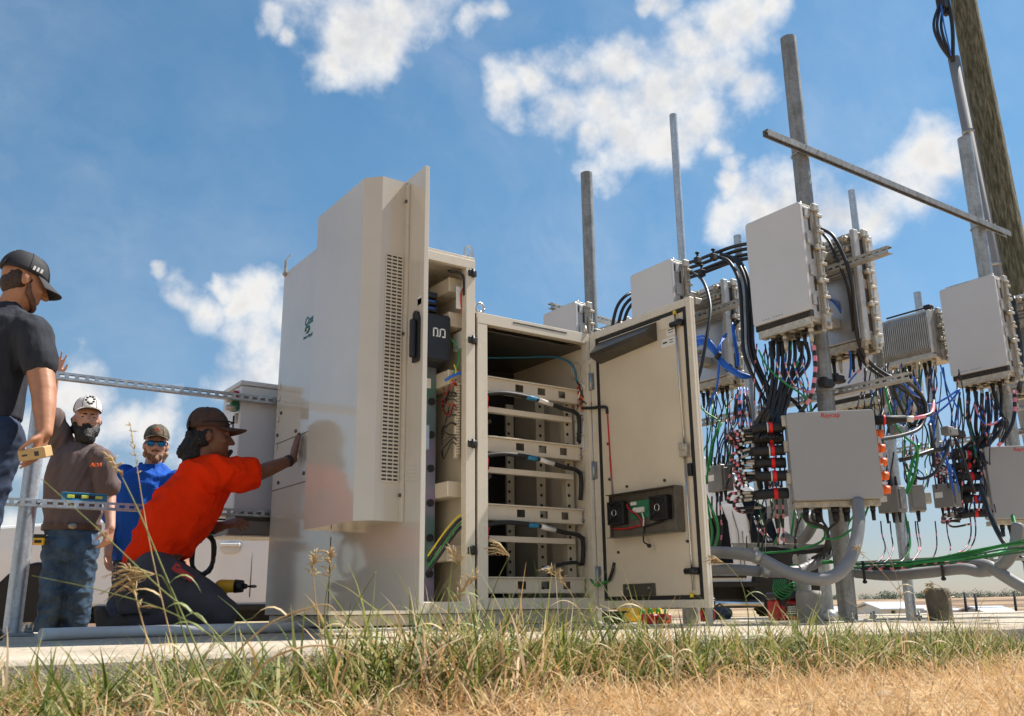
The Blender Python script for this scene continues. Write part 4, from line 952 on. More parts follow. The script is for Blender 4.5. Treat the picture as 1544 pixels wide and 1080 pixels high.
def connectors(parent, xs, ys, z, mk='rubber'):
    for i, (x, y) in enumerate(zip(xs, ys)):
        mb = MB(); mb.cyl((x, y, z), (x, y, z-.03), .017, n=10); mb.cyl((x, y, z-.028), (x, y, z-.10), .0135, .0115, n=10); mb.cyl((x,y,z-.10),(x,y,z-.125), .009,.006, n=8)
        mb.build('connector', mk if i % 3 else 'fitting', parent)
def base_parts(t, D, Wd, rs):
    mb = MB(); mb.box(.03, D+.03, -Wd/2+.015, Wd/2-.015, -.012, .012, .003)
    for i in range(6):
        y = -Wd/2+.05+i*(Wd-.1)/5; mb.box(.04, .075, y-.016, y+.016, -.04, -.012, .003)
    mb.box(.02, .045, -Wd/2+.02, Wd/2-.02, -.035, .018, .003); mb.box(D-.03, D+.02, -Wd/2+.04, Wd/2-.04, -.05, -.012, .004); mb.build('base_plate', 'fitting', t)
    mb = MB()
    for i in range(5): x = .07+rs.random()*.08; y = -Wd/2+.06+i*(Wd-.12)/4; mb.box(x-.02, x+.02, y-.02, y+.02, -.045, -.012, .004)
    mb.build('port_block', 'dark_steel', t)
    connectors(t, [.07+.022*(i % 3) for i in range(6)], [-Wd/2+.06+i*(Wd-.12)/5 for i in range(6)], -.04)
def covered_radio(H=.80, Wd=.46, D=.19):
    rs = random.Random(2)
    t = thing('radio_unit', 'x', 'radio', (0,0,0))
    mb = MB(); panel(mb, Wd, H-.055, .022, 0, .026, .055+(H-.055)/2); cv = mb.build('cover', 'radio_cover', t)
    mb = MB()
    for i in range(7): y = .14-.022*i-(.02 if i > 2 else 0); mb.box(-.0006, .0004, y-.006, y+.006, .075, .082, .0001)
    mb.build('print', 'conduit_grey', cv)
    mb = MB(); k = 34
    for i in range(k): y = -Wd/2+.012+(Wd-.024)*i/(k-1); mb.box(.012+.0, .05, y-.003, y+.003, .018, .062, .0005)
    mb.box(.03, .056, -Wd/2+.012, Wd/2-.012, .016, .06); mb.build('vent_strip', 'radio_dark', t)
    mb = MB(); mb.box(.027, D-.05, -Wd/2+.012, Wd/2-.012, .012, H-.012, .005)
    for i in range(17): y = -Wd/2+.02+(Wd-.04)*i/16; mb.box(D-.05, D+.02, y-.002, y+.002, .03, H-.03, .0006)
    for z in (.10,.30,.52,.70): mb.box(.05, .085, -Wd/2-.002, -Wd/2+.013, z*H/.8, (z+.07)*H/.8, .003)
    hs_ = mb.build('heat_sink', 'radio_metal', t)
    mb = MB()
    for z in (.06,.20,.42,.62): mb.box(.088, .112, -Wd/2+.0105, -Wd/2+.0135, z, z+.10, .0008)
    for z in (.69,): mb.box(.035, .10, -Wd/2+.0100, -Wd/2+.0130, H-.09, H-.03, .0008)
    mb.build('side_slot', 'radio_dark', hs_)
    side_rail(t, .150, -Wd/2-.004, H); base_parts(t, D, Wd, rs)
    mb = MB(); mb.box(.028, D-.03, -Wd/2+.02, Wd/2-.02, H-.012, H+.006, .003); mb.tube([(.06,-Wd/2+.03,H+.0),(.06,-Wd/2+.03,H+.02),(.06,Wd/2-.03,H+.02),(.06,Wd/2-.03,H)], .006, 6); mb.build('carry_handle', 'fitting', t)
    mb = MB()
    for z in (H*.8, H*.2): mb.box(D+.02, .315, -.05, .05, z-.03, z+.03, .004); mb.box(.30, .325, -.09, .09, z-.02, z+.02, .005); mb.box(.425,.44,-.09,.09,z-.02,z+.02,.005); mb.tube([(.31,-.075,z),(.435,-.075,z)], .007, 6); mb.tube([(.31,.075,z),(.435,.075,z)], .007, 6)
    mb.build('pole_bracket', 'fitting', t)
    return t
def backed_radio(H=.80, Wd=.46, D=.23):
    """the same unit seen from behind: ribs above, smooth shield below"""
    rs = random.Random(4); t = thing('radio_unit', 'x', 'radio', (0,0,0))
    mb = MB(); mb.box(0, .03, -Wd/2+.04, Wd/2-.012, .02, H*.60, .008); mb.build('shield', 'radio_back', t)
    mb = MB(); mb.box(.03, D, -Wd/2+.012, Wd/2-.012, .012, H-.004, .006)
    for i in range(9): z = H*.63+i*H*.038; mb.box(.0, .035, -Wd/2+.05, Wd/2-.02, z, z+.007, .001)
    mb.box(-.005, .05, -Wd/2+.0, -Wd/2+.035, .0, H, .006); mb.build('heat_sink', 'radio_metal', t)
    for (y, z) in ((-Wd/2+.075, H*.93), (-Wd/2+.075, H*.84)):
        mb = MB(); mb.cyl((.03,y,z), (-.03,y,z), .024, n=12); mb.cyl((-.03,y,z),(-.045,y,z), .014, n=10); mb.build('canister', 'fitting', t)
    mb = MB()
    for z in (.08,.26,.45,.62): mb.box(.07, .10, -Wd/2+.0095, -Wd/2+.0125, z, z+.12, .0008)
    mb.build('side_slot', 'radio_dark', t)
    side_rail(t, .11, -Wd/2-.004, H); base_parts(t, D-.04, Wd, rs)
    mb = MB()
    for z in (H*.8, H*.2): mb.box(-.14, -.001, -.05, .05, z-.03, z+.03, .004)
    mb.build('pole_bracket', 'fitting', t)
    return t
def finned_radio(H=.40, Wd=.47, D=.30):
    rs = random.Random(8); t = thing('radio_unit', 'x', 'radio', (0,0,0))
    mb = MB(); mb.box(.05, D, -Wd/2, Wd/2, .0, H, .006); k = 24
    for i in range(k):
        y = -Wd/2+.03+(Wd-.045)*i/(k-1)
        mb.prism([(.051,.02),(.0,.06),(.0,H-.07),(.051,H-.01)], (0, y-.003, 0), XA, ZA, YA, .006)
    mb.box(.0, .052, -Wd/2-.002, -Wd/2+.024, .01, H-.02, .004); mb.build('heat_sink', 'radio_metal', t)
    mb = MB(); mb.box(.02, D+.02, -Wd/2-.01, Wd/2+.01, -.03, -.001, .004); mb.build('base_plate', 'fitting', t)
    side_rail(t, .13, -Wd/2-.012, H)
    mb = MB()
    for z in (.08,.22): mb.box(.19, .26, -Wd/2-.0025, -Wd/2+.0, z, z+.1, .0008)
    mb.build('side_slot', 'radio_dark', t)
    connectors(t, [.08+.03*(i % 3) for i in range(7)], [-Wd/2+.05+i*(Wd-.1)/6 for i in range(7)], -.03)
    mb = MB(); mb.tube([(.06,-Wd/2,H+.02),(.06,Wd/2-.05,H+.02)], .008, 6); mb.box(.03,.10,-Wd/2+.0,-Wd/2+.06,H-.0,H+.035,.005); mb.build('carry_handle', 'rubber', t)
    mb = MB(); mb.box(D, .34, -.05, .05, H*.3, H*.7, .004); mb.build('pole_bracket', 'fitting', t)
    return t
RG = 'remote radio units clamped to the pole frame'
pc, pbk, pf = covered_radio(), backed_radio(), finned_radio()
def put(o, a, b, z, label): o.location = P(a, b, z); o['label'] = label; o['group'] = RG; WL[o.name] = Vector(o.location)
put(pc, 1.865, .735, 1.858, 'largest pale grey radio with rounded flat cover, strapped to the tall thick weathered post')
for a, b, z, l in ((1.865,-.45,1.85,'pale grey radio showing above the open battery cabinet door'),(1.865,-1.61,1.84,'farthest small pale grey radio peeking over the battery cabinet roof'),(4.20,.77,1.815,'pale grey flat covered radio in front of the wooden utility pole'),(4.20,-.38,1.83,'grey covered radio mostly hidden behind the front grey distribution box')):
    put(copy_tree(pc), a, b, z, l)
put(pbk, 2.435, .735, 1.80, 'silver radio seen from behind with ribs and a smooth shield, right of the largest radio')
for a, b, z, l in ((2.435,-.45,1.80,'silver backed radio crossed by blue cable bundles, right of the open door'),(2.435,-1.6,1.80,'bluish radio back half hidden behind the open door top, beside black cable arcs'),(4.80,.735,1.80,'radio back cut by the right edge of the picture beside the wooden pole'),(4.80,-.40,1.80,'silver radio back deep among the cables left of the thin blue wires')):
    put(copy_tree(pbk), a, b, z, l)
put(pf, 4.20, .19, 2.10, 'silver radio with close vertical cooling fins, left of the radio by the wooden pole')

# ------------------------------------------------------------------ grey distribution boxes with the red maker's name
DR = Vector((1,-1,0)).normalized(); DF = Vector((-1,-1,0)).normalized()
def dist_box(c, label, zb, w=.52, h=.545, caps=True):
    """c = centre of the front face, at its foot"""
    t = thing('distribution_box', label, 'box', (c.x, c.y, zb)); c = Vector((c.x, c.y, zb))
    mb = MB(); poly = rrect(w, h, .022); vs = []; n = len(poly); e = .008
    for d, s in ((-.06,1), (-.012,1), (-.003,.992), (0,.972)):
        for p in poly: vs.append(c + DR*(p[0]*s) + ZA*(h/2+p[1]*s) + DF*d)
    fs = [[k*n+i, k*n+(i+1)%n, (k+1)*n+(i+1)%n, (k+1)*n+i] for k in range(3) for i in range(n)] + [list(range(3*n,4*n)), list(range(n))[::-1]]
    mb.add(vs, fs); cv = mb.build('lid', 'raycap_grey', t)
    text_mesh('Raycap', .040, 'logo_red', cv, c + DR*(.0 if w < .5 else -.055) + ZA*(h-.042) + DF*.0008, DR, ZA, 'lettering', bold=.0004)
    mb = MB(); mb.obox(c - DF*.16 + ZA*h/2, DR, DF, ZA, w/2-.012, .098, h/2-.012, .01); mb.build('housing', 'raycap_grey', t)
    mb = MB(); mb.obox(c - DF*.15 - ZA*.018, DR, DF, ZA, w/2-.01, .09, .018, .003)
    for i in range(5): mb.obox(c + DR*(-w/2+.06+i*.1) - DF*.075 - ZA*.018, DR, DF, ZA, .018, .012, .016, .003)
    mb.build('gland_plate', 'fitting', t)
    for i, s in enumerate((-.35,-.2,-.02,.12,.40)):
        mb = MB(); q = c + DR*(s*w) - DF*(.10+.05*(i % 2)) - ZA*.036; r = (.018,.026,.026,.024,.016)[i]; mb.cyl(q, q-ZA*.03, r, n=12); mb.cyl(q-ZA*.03, q-ZA*.085, r*.82, r*.7, n=12); mb.build('cable_gland', 'rubber', t)
    for z in (.14,.34,.50):
        mb = MB(); mb.obox(c - DR*(w/2+.012) - DF*.05 + ZA*z*h/.545, DR, DF, ZA, .014, .02, .035, .003)
        mb.build('latch', 'fitting', t)
    mb = MB(); mb.obox(c - DF*.30 + ZA*h*.8, DR, DF, ZA, .10, .05, .03, .004); mb.obox(c - DF*.30 + ZA*h*.2, DR, DF, ZA, .10, .05, .03, .004); mb.build('pole_bracket', 'fitting', t)
    return t, c
b1c = survey(1.955, 5.5); B1, B1c = dist_box(b1c, 'front grey distribution box with red lettering, five orange caps on its right side', .715)
b2c = survey(3.83, 6.80); B2, B2c = dist_box(b2c, 'grey distribution box with red lettering cut by the right edge', .70)
for i, z in enumerate((.405,.315,.23,.145,.06)):
    mb = MB(); q = B1c + DR*.27 - DF*.10 + ZA*z; mb.cyl(q-DR*.02, q+DR*.012, .030, n=12); mb.cyl(q+DR*.012, q+DR*.05, .027, .024, n=12); mb.build('port_cap', 'orange_cap', B1)
mb = MB()
for z in (.36,.19): mb.obox(B1c+DR*.275-DF*.05+ZA*z, DR, DF, ZA, .008, .015, .02, .002)
mb.build('latch', 'fitting', B1)
mb = MB()
for z in (.36,.275,.19,.10): mb.obox(B1c+DR*.285-DF*.085+ZA*z, DR, DF, ZA, .012, .006, .010, .002)
mb.build('cap_tether', 'tape_white', B1)

# ------------------------------------------------------------------ small splitter boxes
def splitter():
    t = thing('splitter_box', 'x', 'splitter', (0,0,0)); mb = MB(); mb.box(0, .10, -.075, .075, 0, .17, .004); mb.box(.02, .09, -.084, -.0755, .02, .15, .003); mb.build('case', 'diplexer_grey', t)
    mb = MB(); mb.box(-.0012, -.0002, -.0, .06, .07, .11, .0003); mb.build('sticker', 'sticker', t)
    mb = MB(); mb.box(.10,.14,-.04,.04,.05,.12,.003); mb.build('bracket', 'fitting', t)
    for y in (-.045, .0, .045):
        for z0, s in ((.17, 1), (0, -1)):
            mb = MB(); mb.cyl((.05,y,z0), (.05,y,z0+s*.018), .011, n=8); mb.cyl((.05,y,z0+s*.018), (.05,y,z0+s*.065), .010, .007, n=8); mb.build('plug', 'rubber', t)
    return t
ps = splitter(); SPL = []
for i, (p, rz, l) in enumerate(((pY(1078,741,6.0),25,'dark grey splitter box just right of the open battery cabinet door'),(pY(1340,773,6.0),35,'dark grey splitter box with small white sticker right of the orange caps'),(pY(1372,772,6.15),-20,'dark grey splitter box on the thin rail post, right of its twin'),(pY(1424,765,6.6),35,'dark grey splitter box left of the pink banded cables at right'),(pY(1163,780,6.9),0,'pale grey junction box behind the dangling pink banded cables'))):
    o = ps if i == 0 else copy_tree(ps); o.location = p; o.rotation_euler = (0,0,R(rz-35)); o['label'] = l; o['group'] = 'small boxes with cable tails'
    if i == 4: o.scale = (1.1,1.6,1.25)
    WL[o.name] = Vector(p); SPL.append(p)

# ------------------------------------------------------------------ pale wall box behind the left rails
bF = ROWB-.004; bx = pb(357,690,bF).x; zq = lambda y: pb(385, y, bF).z
zt_, zm_, zb2, zb3 = zq(583), zq(776), zq(782), zq(808)
wbt = thing('wall_box', 'pale grey equipment box behind the left rails with red and green plugs', 'box', P(bx+.25, bF-.1, zb3))
mb = MB(); mb.bbox(bx, bx+.60, bF-.34, bF, zm_, zt_-.001, .006); mb.build('case', 'box_grey', wbt)
mb = MB(); mb.bbox(bx-.01, bx+.61, bF-.35, bF+.01, zt_, zt_+.028, .004); mb.build('lid', 'box_grey', wbt)
mb = MB(); mb.bbox(bx-.03, bx+.60, bF-.30, bF+.02, zb3, zb2-.012, .006); mb.bbox(bx+.02, bx+.58, bF-.2, bF-.02, zb2-.0115, zm_-.0005, .004); mb.build('base_tray', 'diplexer_grey', wbt)
mb = MB(); mb.bbox(bx-.045, bx+.62, bF-.31, bF+.03, zb3-.008, zb3-.0005, .002); mb.build('drip_edge', 'cream', wbt)
mb = MB(); q = P(bx-.017, bF-.06, zt_-.06); mb.obox(q, XA, YA, ZA, .016, .025, .030, .006); mb.build('plug', 'tool_red', wbt)
mb = MB(); q = P(bx-.028, bF-.03, zt_-.13); mb.obox(q, XA, YA, ZA, .022, .025, .032, .006); mb.build('plug', 'pcb_green', wbt)
mb = MB(); mb.cyl(P(bx-.01,bF-.02,zt_-.09), P(bx-.08,bF-.02,zt_-.10), .016, n=10); mb.cyl(P(bx-.03,bF,zt_-.15), P(bx-.085,bF,zt_-.15), .018, n=10); mb.obox(P(bx-.006,bF-.05,zt_-.20), XA, YA, ZA, .01, .02, .03, .004); mb.build('plug_fitting', 'fitting', wbt)
mb = MB(); mb.bbox(bx-.0016, bx-.0002, bF-.25, bF-.12, zm_+.18, zm_+.30, .0004); mb.bbox(bx-.0016, bx-.0002, bF-.20, bF-.1, zm_+.33, zm_+.39, .0004); mb.build('sticker', 'sticker', wbt)

# ------------------------------------------------------------------ concrete stubs and items on the pad
def stub(px, py, Y, r, h, label, m='concrete_pier', sq=0):
    b = pY(px, py, Y); b.z = 0; t = thing('concrete_stub', label, 'concrete stub', b); mb = MB(); k = 26; vs = []; rows = 9
    rr_ = random.Random(int(px))
    for i in range(rows):
        z = h*i/(rows-1)
        for j in range(k):
            th = 2*math.pi*j/k; q = r*(1+.03*noise.noise(Vector((math.cos(th)*2, math.sin(th)*2, z*9+px))) - .05*i/rows) - (.004 if i == rows-1 else 0)
            vs.append(b + Vector((q*math.cos(th), q*math.sin(th), z + (.012*noise.noise(Vector((math.cos(th)*3, math.sin(th)*3, px))) if i >= rows-2 else 0))))
    fs = [[i*k+j, i*k+(j+1)%k, (i+1)*k+(j+1)%k, (i+1)*k+j] for i in range(rows-1) for j in range(k)] + [list(range((rows-1)*k, rows*k))]
    mb.add(vs, fs, True); mb.build('shaft', m, t)
    mb = MB(); c = b+ZA*(h-.004)
    for _ in range(14):
        a = rr_.uniform(0,6.28); q = rr_.uniform(.2,.85)*r; mb.ell(c+Vector((q*math.cos(a), q*math.sin(a), 0)), (rr_.uniform(.008,.02), rr_.uniform(.008,.02), .009), n=7, m=5)
    mb.build('rough_top', m, t); return t
stub(1224, 937, 5.72, .083, .185, 'pale cylindrical concrete stub standing left of the tall thick post')
stub(1419, 937, 5.95, .077, .195, 'dark squat concrete stub half hidden by dry grass at right', 'pier_dark')
stub(1043, 940, 5.9, .055, .125, 'small concrete stub under the free end of the open battery cabinet door')
t_ = thing('anchor_lump', 'low grey metal shoe between the concrete stub and the tall post', 'anchor', pz(1253,940,0)); mb = MB(); q = pz(1253,940,0); mb.obox(q+ZA*.006, XA, YA, ZA, .06, .05, .006, .002); mb.ell(q+ZA*.04, (.045,.045,.04)); mb.build('shoe', 'galv', t_)
for px in (1387, 1319): 
    q = pz(px, 936, 0); t_ = thing('anchor_bolt', 'short anchor bolt standing in the pad ' + ('right of the thin rail post' if px == 1387 else 'right of the tall post base, under red wire'), 'bolt', q); mb = MB(); mb.cyl(q, q+ZA*.06, .008, n=8); bolt(mb, q+ZA*.02, ZA, .018, .016); mb.build('rod', 'galv', t_)
# conduit lying along the pad at left
cable('pale_conduit', 'pale grey conduit lying along the pad in front of the kneeling man', 'conduit', [pz(62,957,.027), pz(180,953,.027), pz(330,949,.028), pz(430,946,.027), pz(520,943,.027)], .0255, 'pale_conduit', n=14)
# yellow bag, red toolbox, dark cooler below and beyond the door
q = pz(966, 938, 0); t_ = thing('tool_bag', 'yellow tool bag on the pad below the open battery cabinet door', 'bag', q); mb = MB(); secs = []
for i in range(7):
    z = .115*i/6; s = 1+.06*math.sin(i*1.1)-.03*i/6; secs.append((q+ZA*z, XA*.17*s, YA*.10*s))
mb.loft(secs, 24, sq=3.5); mb.build('body', 'tool_yellow', t_)
mb = MB(); mb.tube([q+Vector((-.10,-.09,.11)), q+Vector((-.06,-.10,.14)), q+Vector((.06,-.10,.14)), q+Vector((.10,-.09,.11))], .008, 6); mb.build('handle', 'black', t_)
gw = [q+Vector((-.12+.24*i/16, -.13, .045+.045*math.sin(i*1.25))) for i in range(17)]
cable('ground_wire', 'coiled green ground wire in front of the yellow tool bag', 'wire', gw, .008, 'cable_green')
def toolbox(px, py, Y, w, d, h, label):
    q = pY(px, py, Y); q.z = 0 if Y < 8 else -.12; X = sdir(.97,.2).normalized(); Yv = Vector((-X.y,X.x,0)); t = thing('toolbox', label, 'toolbox', q)
    mb = MB(); mb.obox(q+ZA*h*.36, X, Yv, ZA, w/2, d/2, h*.36, .012); mb.build('body', 'tool_red', t)
    mb = MB(); mb.obox(q+ZA*h*.86, X, Yv, ZA, w/2+.006, d/2+.006, h*.135, .012); mb.tube([q+ZA*h-X*.07, q+ZA*(h+.045)-X*.06, q+ZA*(h+.045)+X*.06, q+ZA*h+X*.07], .01, 8); mb.build('lid', 'black', t)
    mb = MB()
    for s in (-.3,.3): mb.obox(q+X*w*s-Yv*(d/2+.008)+ZA*h*.68, X, Yv, ZA, .022, .008, .03, .003)
    mb.obox(q-Yv*(d/2+.004)+ZA*h*.36, X, Yv, ZA, w*.22, .004, h*.2, .002); mb.build('latch', 'black', t)
    mb = MB()
    for i in range(4): mb.obox(q-Yv*(d/2+.009)+ZA*(h*.25+i*h*.075), X, Yv, ZA, w*.16, .002, h*.02, .001)
    mb.build('label_print', 'tape_white', t); return t
toolbox(1186, 937, 6.6, .20, .16, .19, 'red toolbox with black label, left of the pale concrete stub')
toolbox(1060, 938, 6.6, .13, .16, .16, 'red toolbox partly hidden behind the small concrete stub under the door')
for rr_ in range(7):
    b_ = pY(1168+3*rr_, 874, 6.55); e_ = pY(1190+2*rr_, 898-2*rr_, 6.5)
    cable('ground_wire', 'green ground wire looping down above the red toolbox', 'wire', [b_, pY(1166+3*rr_, 890-rr_, 6.5), pY(1178+3*rr_, 903-4*rr_, 6.48), e_], .0045, 'cable_green', 'green wires looping above the red toolbox', n=6)
mb = MB(); q = pY(1205, 905, 6.62); t_ = thing('wire_rack', 'upright rack of small terminals behind the green wire loops', 'rack', q)
for i in range(9): mb.obox(q+ZA*(-.05+.03*i), XA, YA, ZA, .035, .02, .010, .003)
mb.build('terminal', 'tape_white', t_); mb = MB(); mb.obox(q+ZA*.07+YA*.03, XA, YA, ZA, .05, .008, .16, .003); mb.build('back_plate', 'dark_steel', t_)
q = pY(1084, 938, 7.2); q.z = 0; t_ = thing('duffel_bag', 'small dark navy duffel bag right of the thin pale post', 'bag', q); mb = MB(); mb.cap(q+Vector((-.07,0,.045)), q+Vector((.07,-.02,.045)), .05, .045, 16); mb.build('body', 'cooler_navy', t_); mb = MB(); mb.tube([q+Vector((-.05,-.01,.09)), q+Vector((0,-.02,.115)), q+Vector((.05,-.02,.088))], .007, 6); mb.build('strap', 'black', t_)
q = pY(925, 936, 5.9); q.z = 0; t_ = thing('cable_spool', 'dark cable spool lying in the gap under the open door', 'spool', q); mb = MB(); mb.cyl(q+ZA*.005, q+ZA*.015, .10, n=20); mb.cyl(q+ZA*.015, q+ZA*.07, .07, n=20); mb.cyl(q+ZA*.07, q+ZA*.08, .10, n=20); mb.build('reel', 'rubber', t_)
q = pY(990, 938, 6.0); q.z = .0; t_ = thing('red_case', 'flat red tool case behind the yellow bag under the door', 'case', q); mb = MB(); mb.obox(q+ZA*.03, XA, YA, ZA, .09, .05, .03, .008); mb.build('body', 'tool_red', t_); mb = MB(); mb.tube([q+Vector((-.04,-.05,.03)), q+Vector((-.03,-.075,.03)), q+Vector((.03,-.075,.03)), q+Vector((.04,-.05,.03))], .007, 6); mb.build('handle', 'black', t_)
# ------------------------------------------------------------------ cables, each one its own object
rc = random.Random(21)
def C(kind, label, Y, pts, r, group=None, stripe=None, n=7, m=None, step=6):
    q = [pY(p[0], p[1], p[2] if len(p) > 2 else Y) for p in pts]
    nm = {'k':('power_cable','cable_black'),'b':('fibre_cable','cable_blue'),'g':('ground_wire','cable_green'),'G':('ground_wire','cable_dark_green'),'c':('conduit','conduit_grey'),'r':('signal_cable','cable_red')}[kind]
    mats = m or nm[1]
    return cable(nm[0], label, 'conduit' if kind == 'c' else 'wire' if kind in 'gG' else 'cable', q, r, mats, group, stripe, n, step)
def jit(pts, d): return [(p[0]+rc.uniform(-d, d), p[1]+rc.uniform(-d, d))+tuple(p[2:]) for p in pts]
def shift(pts, dx, dy, dY=0): return [(p[0]+dx, p[1]+dy)+((p[2]+dY,) if len(p) > 2 else ()) for p in pts]
PINK = ['cable_black','tape_pink']; PINKW = ['cable_black','tape_pink','tape_white']; BPINK = ['cable_blue','tape_pink','cable_black']
# heavy black runs between the radio tops
for i, (dx, dy) in enumerate(((0,0),(3,7),(6,15),(2,22))):
    C('k', 'thick black cable bridging the radio above the open door and the largest radio', 6.3, shift([(1034,398,6.75),(1052,392,6.6),(1078,382,6.4),(1106,372,6.3),(1136,366,6.2)], dx, dy), .0135, 'black cables bridging the two radio tops', n=9)
for i, dx in enumerate((0, 9, 15)):
    C('k', 'thick black cable arching down behind the left edge of the largest radio', 6.2, shift([(1078,383,6.35),(1100,393,6.2),(1115,425,6.1),(1119,480,6.05),(1122,530,6.0),(1140,575,5.95),(1160,615,5.85),(1166,645,5.75)], dx, abs(dx-9)*.3), .0135, 'black cables arching down beside the largest radio', n=9)
C('k', 'black cable drooping down the free edge of the open battery cabinet door', 6.0, [(1040,408,6.6),(1060,424,6.2),(1071,462,6.0),(1066,505,5.9),(1058,550,5.85),(1051,585,5.85),(1049,660,5.85),(1054,742,5.9)], .012, n=9)
for dx in (0, 8, 15): C('k', 'black cable arc behind the top edge of the open battery cabinet door', 7.2, shift([(962,438,7.3),(944,446,7.2),(931,462,7.2),(924,488,7.2),(922,510,7.2)], dx, dx*.5), .014, 'black arcs between the two rear radios', n=9)
mb = MB(); q0 = [pY(x, y, 6.3) for x, y in ((1052,393),(1076,388),(1058,412))]
for i, q in enumerate(q0):
    t_ = thing('cable_clamp', ('left','right','lower')[i]+' black clamp bolted over the black cables bridging the two radio tops', 'clamp', q); mb = MB(); mb.obox(q, XA, YA, ZA, .025, .02, .025, .005); mb.cyl(q+ZA*.025, q+ZA*.06, .008, n=8); mb.cyl(q+ZA*.055,q+ZA*.065,.016,n=8); mb.build('body', 'rubber', t_)
# pair over the strut at the silver backed radio
for dx in (0, 9):
    C('k', 'thick black cable falling over the slotted channel in front of the silver backed radio', 6.0, shift([(1240,342,5.85),(1258,352,5.82),(1273,382,5.8),(1284,420,5.8),(1288,460,5.85),(1292,500,5.9),(1305,538,5.95),(1335,562,6.0),(1362,575,6.0),(1385,590,6.05),(1395,612,6.1),(1390,640,6.1),(1366,655,6.0),(1330,663,5.75),(1318,664,5.6)] if dx else [(1238,345,5.85),(1254,360,5.82),(1268,392,5.8),(1282,430,5.8),(1286,466,5.85),(1290,505,5.9),(1304,545,5.95),(1338,572,6.0),(1366,588,6.05),(1382,612,6.1),(1378,640,6.1)], dx*.6, 0), .0125, None if dx == 0 else None, n=9) if False else None
C('k', 'thick black cable over the slotted channel end, looping back into the front grey box', 6.0, [(1238,345,5.9),(1256,356,5.8),(1272,386,5.75),(1284,425,5.72),(1288,465,5.8),(1292,505,5.85),(1306,541,5.9),(1338,566,5.9),(1362,572,5.9),(1386,592,6.05),(1396,616,6.1),(1388,644,6.05),(1362,656,5.9),(1330,662,5.7),(1316,664,5.6)], .0125, n=9)
C('k', 'thinner black cable beside the one looping over the slotted channel end', 6.0, [(1240,352,5.95),(1251,366,5.85),(1265,398,5.8),(1278,432,5.76),(1284,470,5.84),(1289,510,5.9),(1304,548,5.92),(1336,572,5.92),(1360,582,5.95),(1378,602,6.08),(1386,622,6.1),(1374,640,6.08),(1352,600,6.05),(1346,580,6.0)], .011, n=9)
for i in range(3): C('k', 'slim dark cable of the loop hanging from the end of the slotted channel', 6.0, jit([(1342,574,5.95),(1362,590,6.05),(1388+3*i,606,6.1),(1396-4*i,622,6.1),(1388-6*i,640,6.1),(1368,648,6.05)], 1.5), .007, 'slim dark cables looping off the channel end')
C('b', 'blue cable curving down the shield of the silver backed radio', 6.0, [(1240,448,6.0),(1258,456,5.95),(1272,480,5.95),(1278,510,5.95),(1283,545,5.95),(1281,570,5.95)], .0085)
C('b', 'thin blue and pink cable curving left under the silver backed radio', 6.0, [(1299,540,6.0),(1298,556,5.98),(1288,566,5.95),(1279,578,5.95)], .006, None, ([0,0,1],.05), m=['cable_blue','tape_pink'])
# blue bundle behind the open door
for i in range(5):
    C('b', 'blue cable of the tied bundle behind the free edge of the open door', 6.25, jit([(1046,512+3*i,6.3),(1060,508+3*i,6.25),(1074,520+3*i,6.2),(1086,538+2*i,6.2),(1100,552+2*i,6.15),(1118,562+2*i,6.1),(1134,568,6.1)], 1.5), .0085, 'tied blue cable bundle behind the door')
for i in range(2): C('b', 'blue cable dropping from the radio side to the tied blue bundle', 6.2, jit([(1096,505,6.3),(1090,512,6.25),(1085,526,6.2),(1086,540,6.2)], 2), .008, 'blue drops onto the tied bundle')
for i in range(2): C('b', 'blue cable falling from the tied bundle to below the silver back radio', 6.2, jit([(1084,540,6.2),(1084,560,6.2),(1080,585,6.2),(1074,600,6.2),(1069,616,6.2)], 1), .0065, 'blue cables falling from the tied bundle')
for i in range(2): C('b', 'blue cable hanging straight at the black bundle left of the largest radio', 6.15, [(1104+3*i,487,6.2),(1106+3*i,510,6.15),(1110+3*i,535,6.15),(1112+2*i,552,6.12)], .007, 'straight blue cables left of the largest radio')
C('b', 'short blue cable dropping between the black door cable and the door edge', 6.0, [(1047,520,6.05),(1050,532,6.0),(1051,546,6.0)], .01)
for i, (x, y) in enumerate(((1083,536),(1099,555),(1111,486))):
    q = pY(x, y, 6.18); t_ = thing('cable_tie', ('upper','lower','small')[i]+' black wrap round the blue cables behind the door', 'cable tie', q); mb = MB(); X = sdir(.6,0,-.5).normalized(); mb.cyl(q-X*.014, q+X*.014, .030, n=12); mb.build('band', 'rubber', t_)
# cables under the silver back radio near the door
for i in range(6):
    x0 = 1072+9*i; C('k', 'thin dark cable hanging below the silver back radio near the door edge', 6.2, jit([(x0,596,6.3),(x0-1,615,6.25),(x0-3-2*(i%3),640,6.2),(1068+5*i,668,6.1),(1066+4*i,700,6.05)], 2), .005, 'thin dark cables beside the door edge', ([0,0,0,1],.03) if i % 2 else None, m=['cable_black','cable_blue'] if i % 2 else None)
for i in range(4): C('b', 'thin blue pink banded cable dangling left of the black trunk', 6.1, jit([(1112+5*i,585,6.15),(1113+4*i,610,6.1),(1114+6*i,640,6.05),(1116+5*i,662,6.0)], 1.5), .0055, 'blue and pink banded drops left of the trunk', ([0,1,2],.028), m=BPINK)
C('g', 'green wire sagging from the door edge towards the splitter box', 6.1, [(1049,600,6.2),(1062,620,6.15),(1085,637,6.1),(1078,658,6.05),(1070,690,6.0),(1064,730,5.95)], .006)
for i in range(3): C('g', 'green wire twisting down above the splitter box by the door', 6.05, jit([(1087,636,6.1),(1082,652,6.08),(1074,668,6.05),(1070,690,6.0),(1066,712,5.95)], 4), .0045, 'green wires above the splitter box')
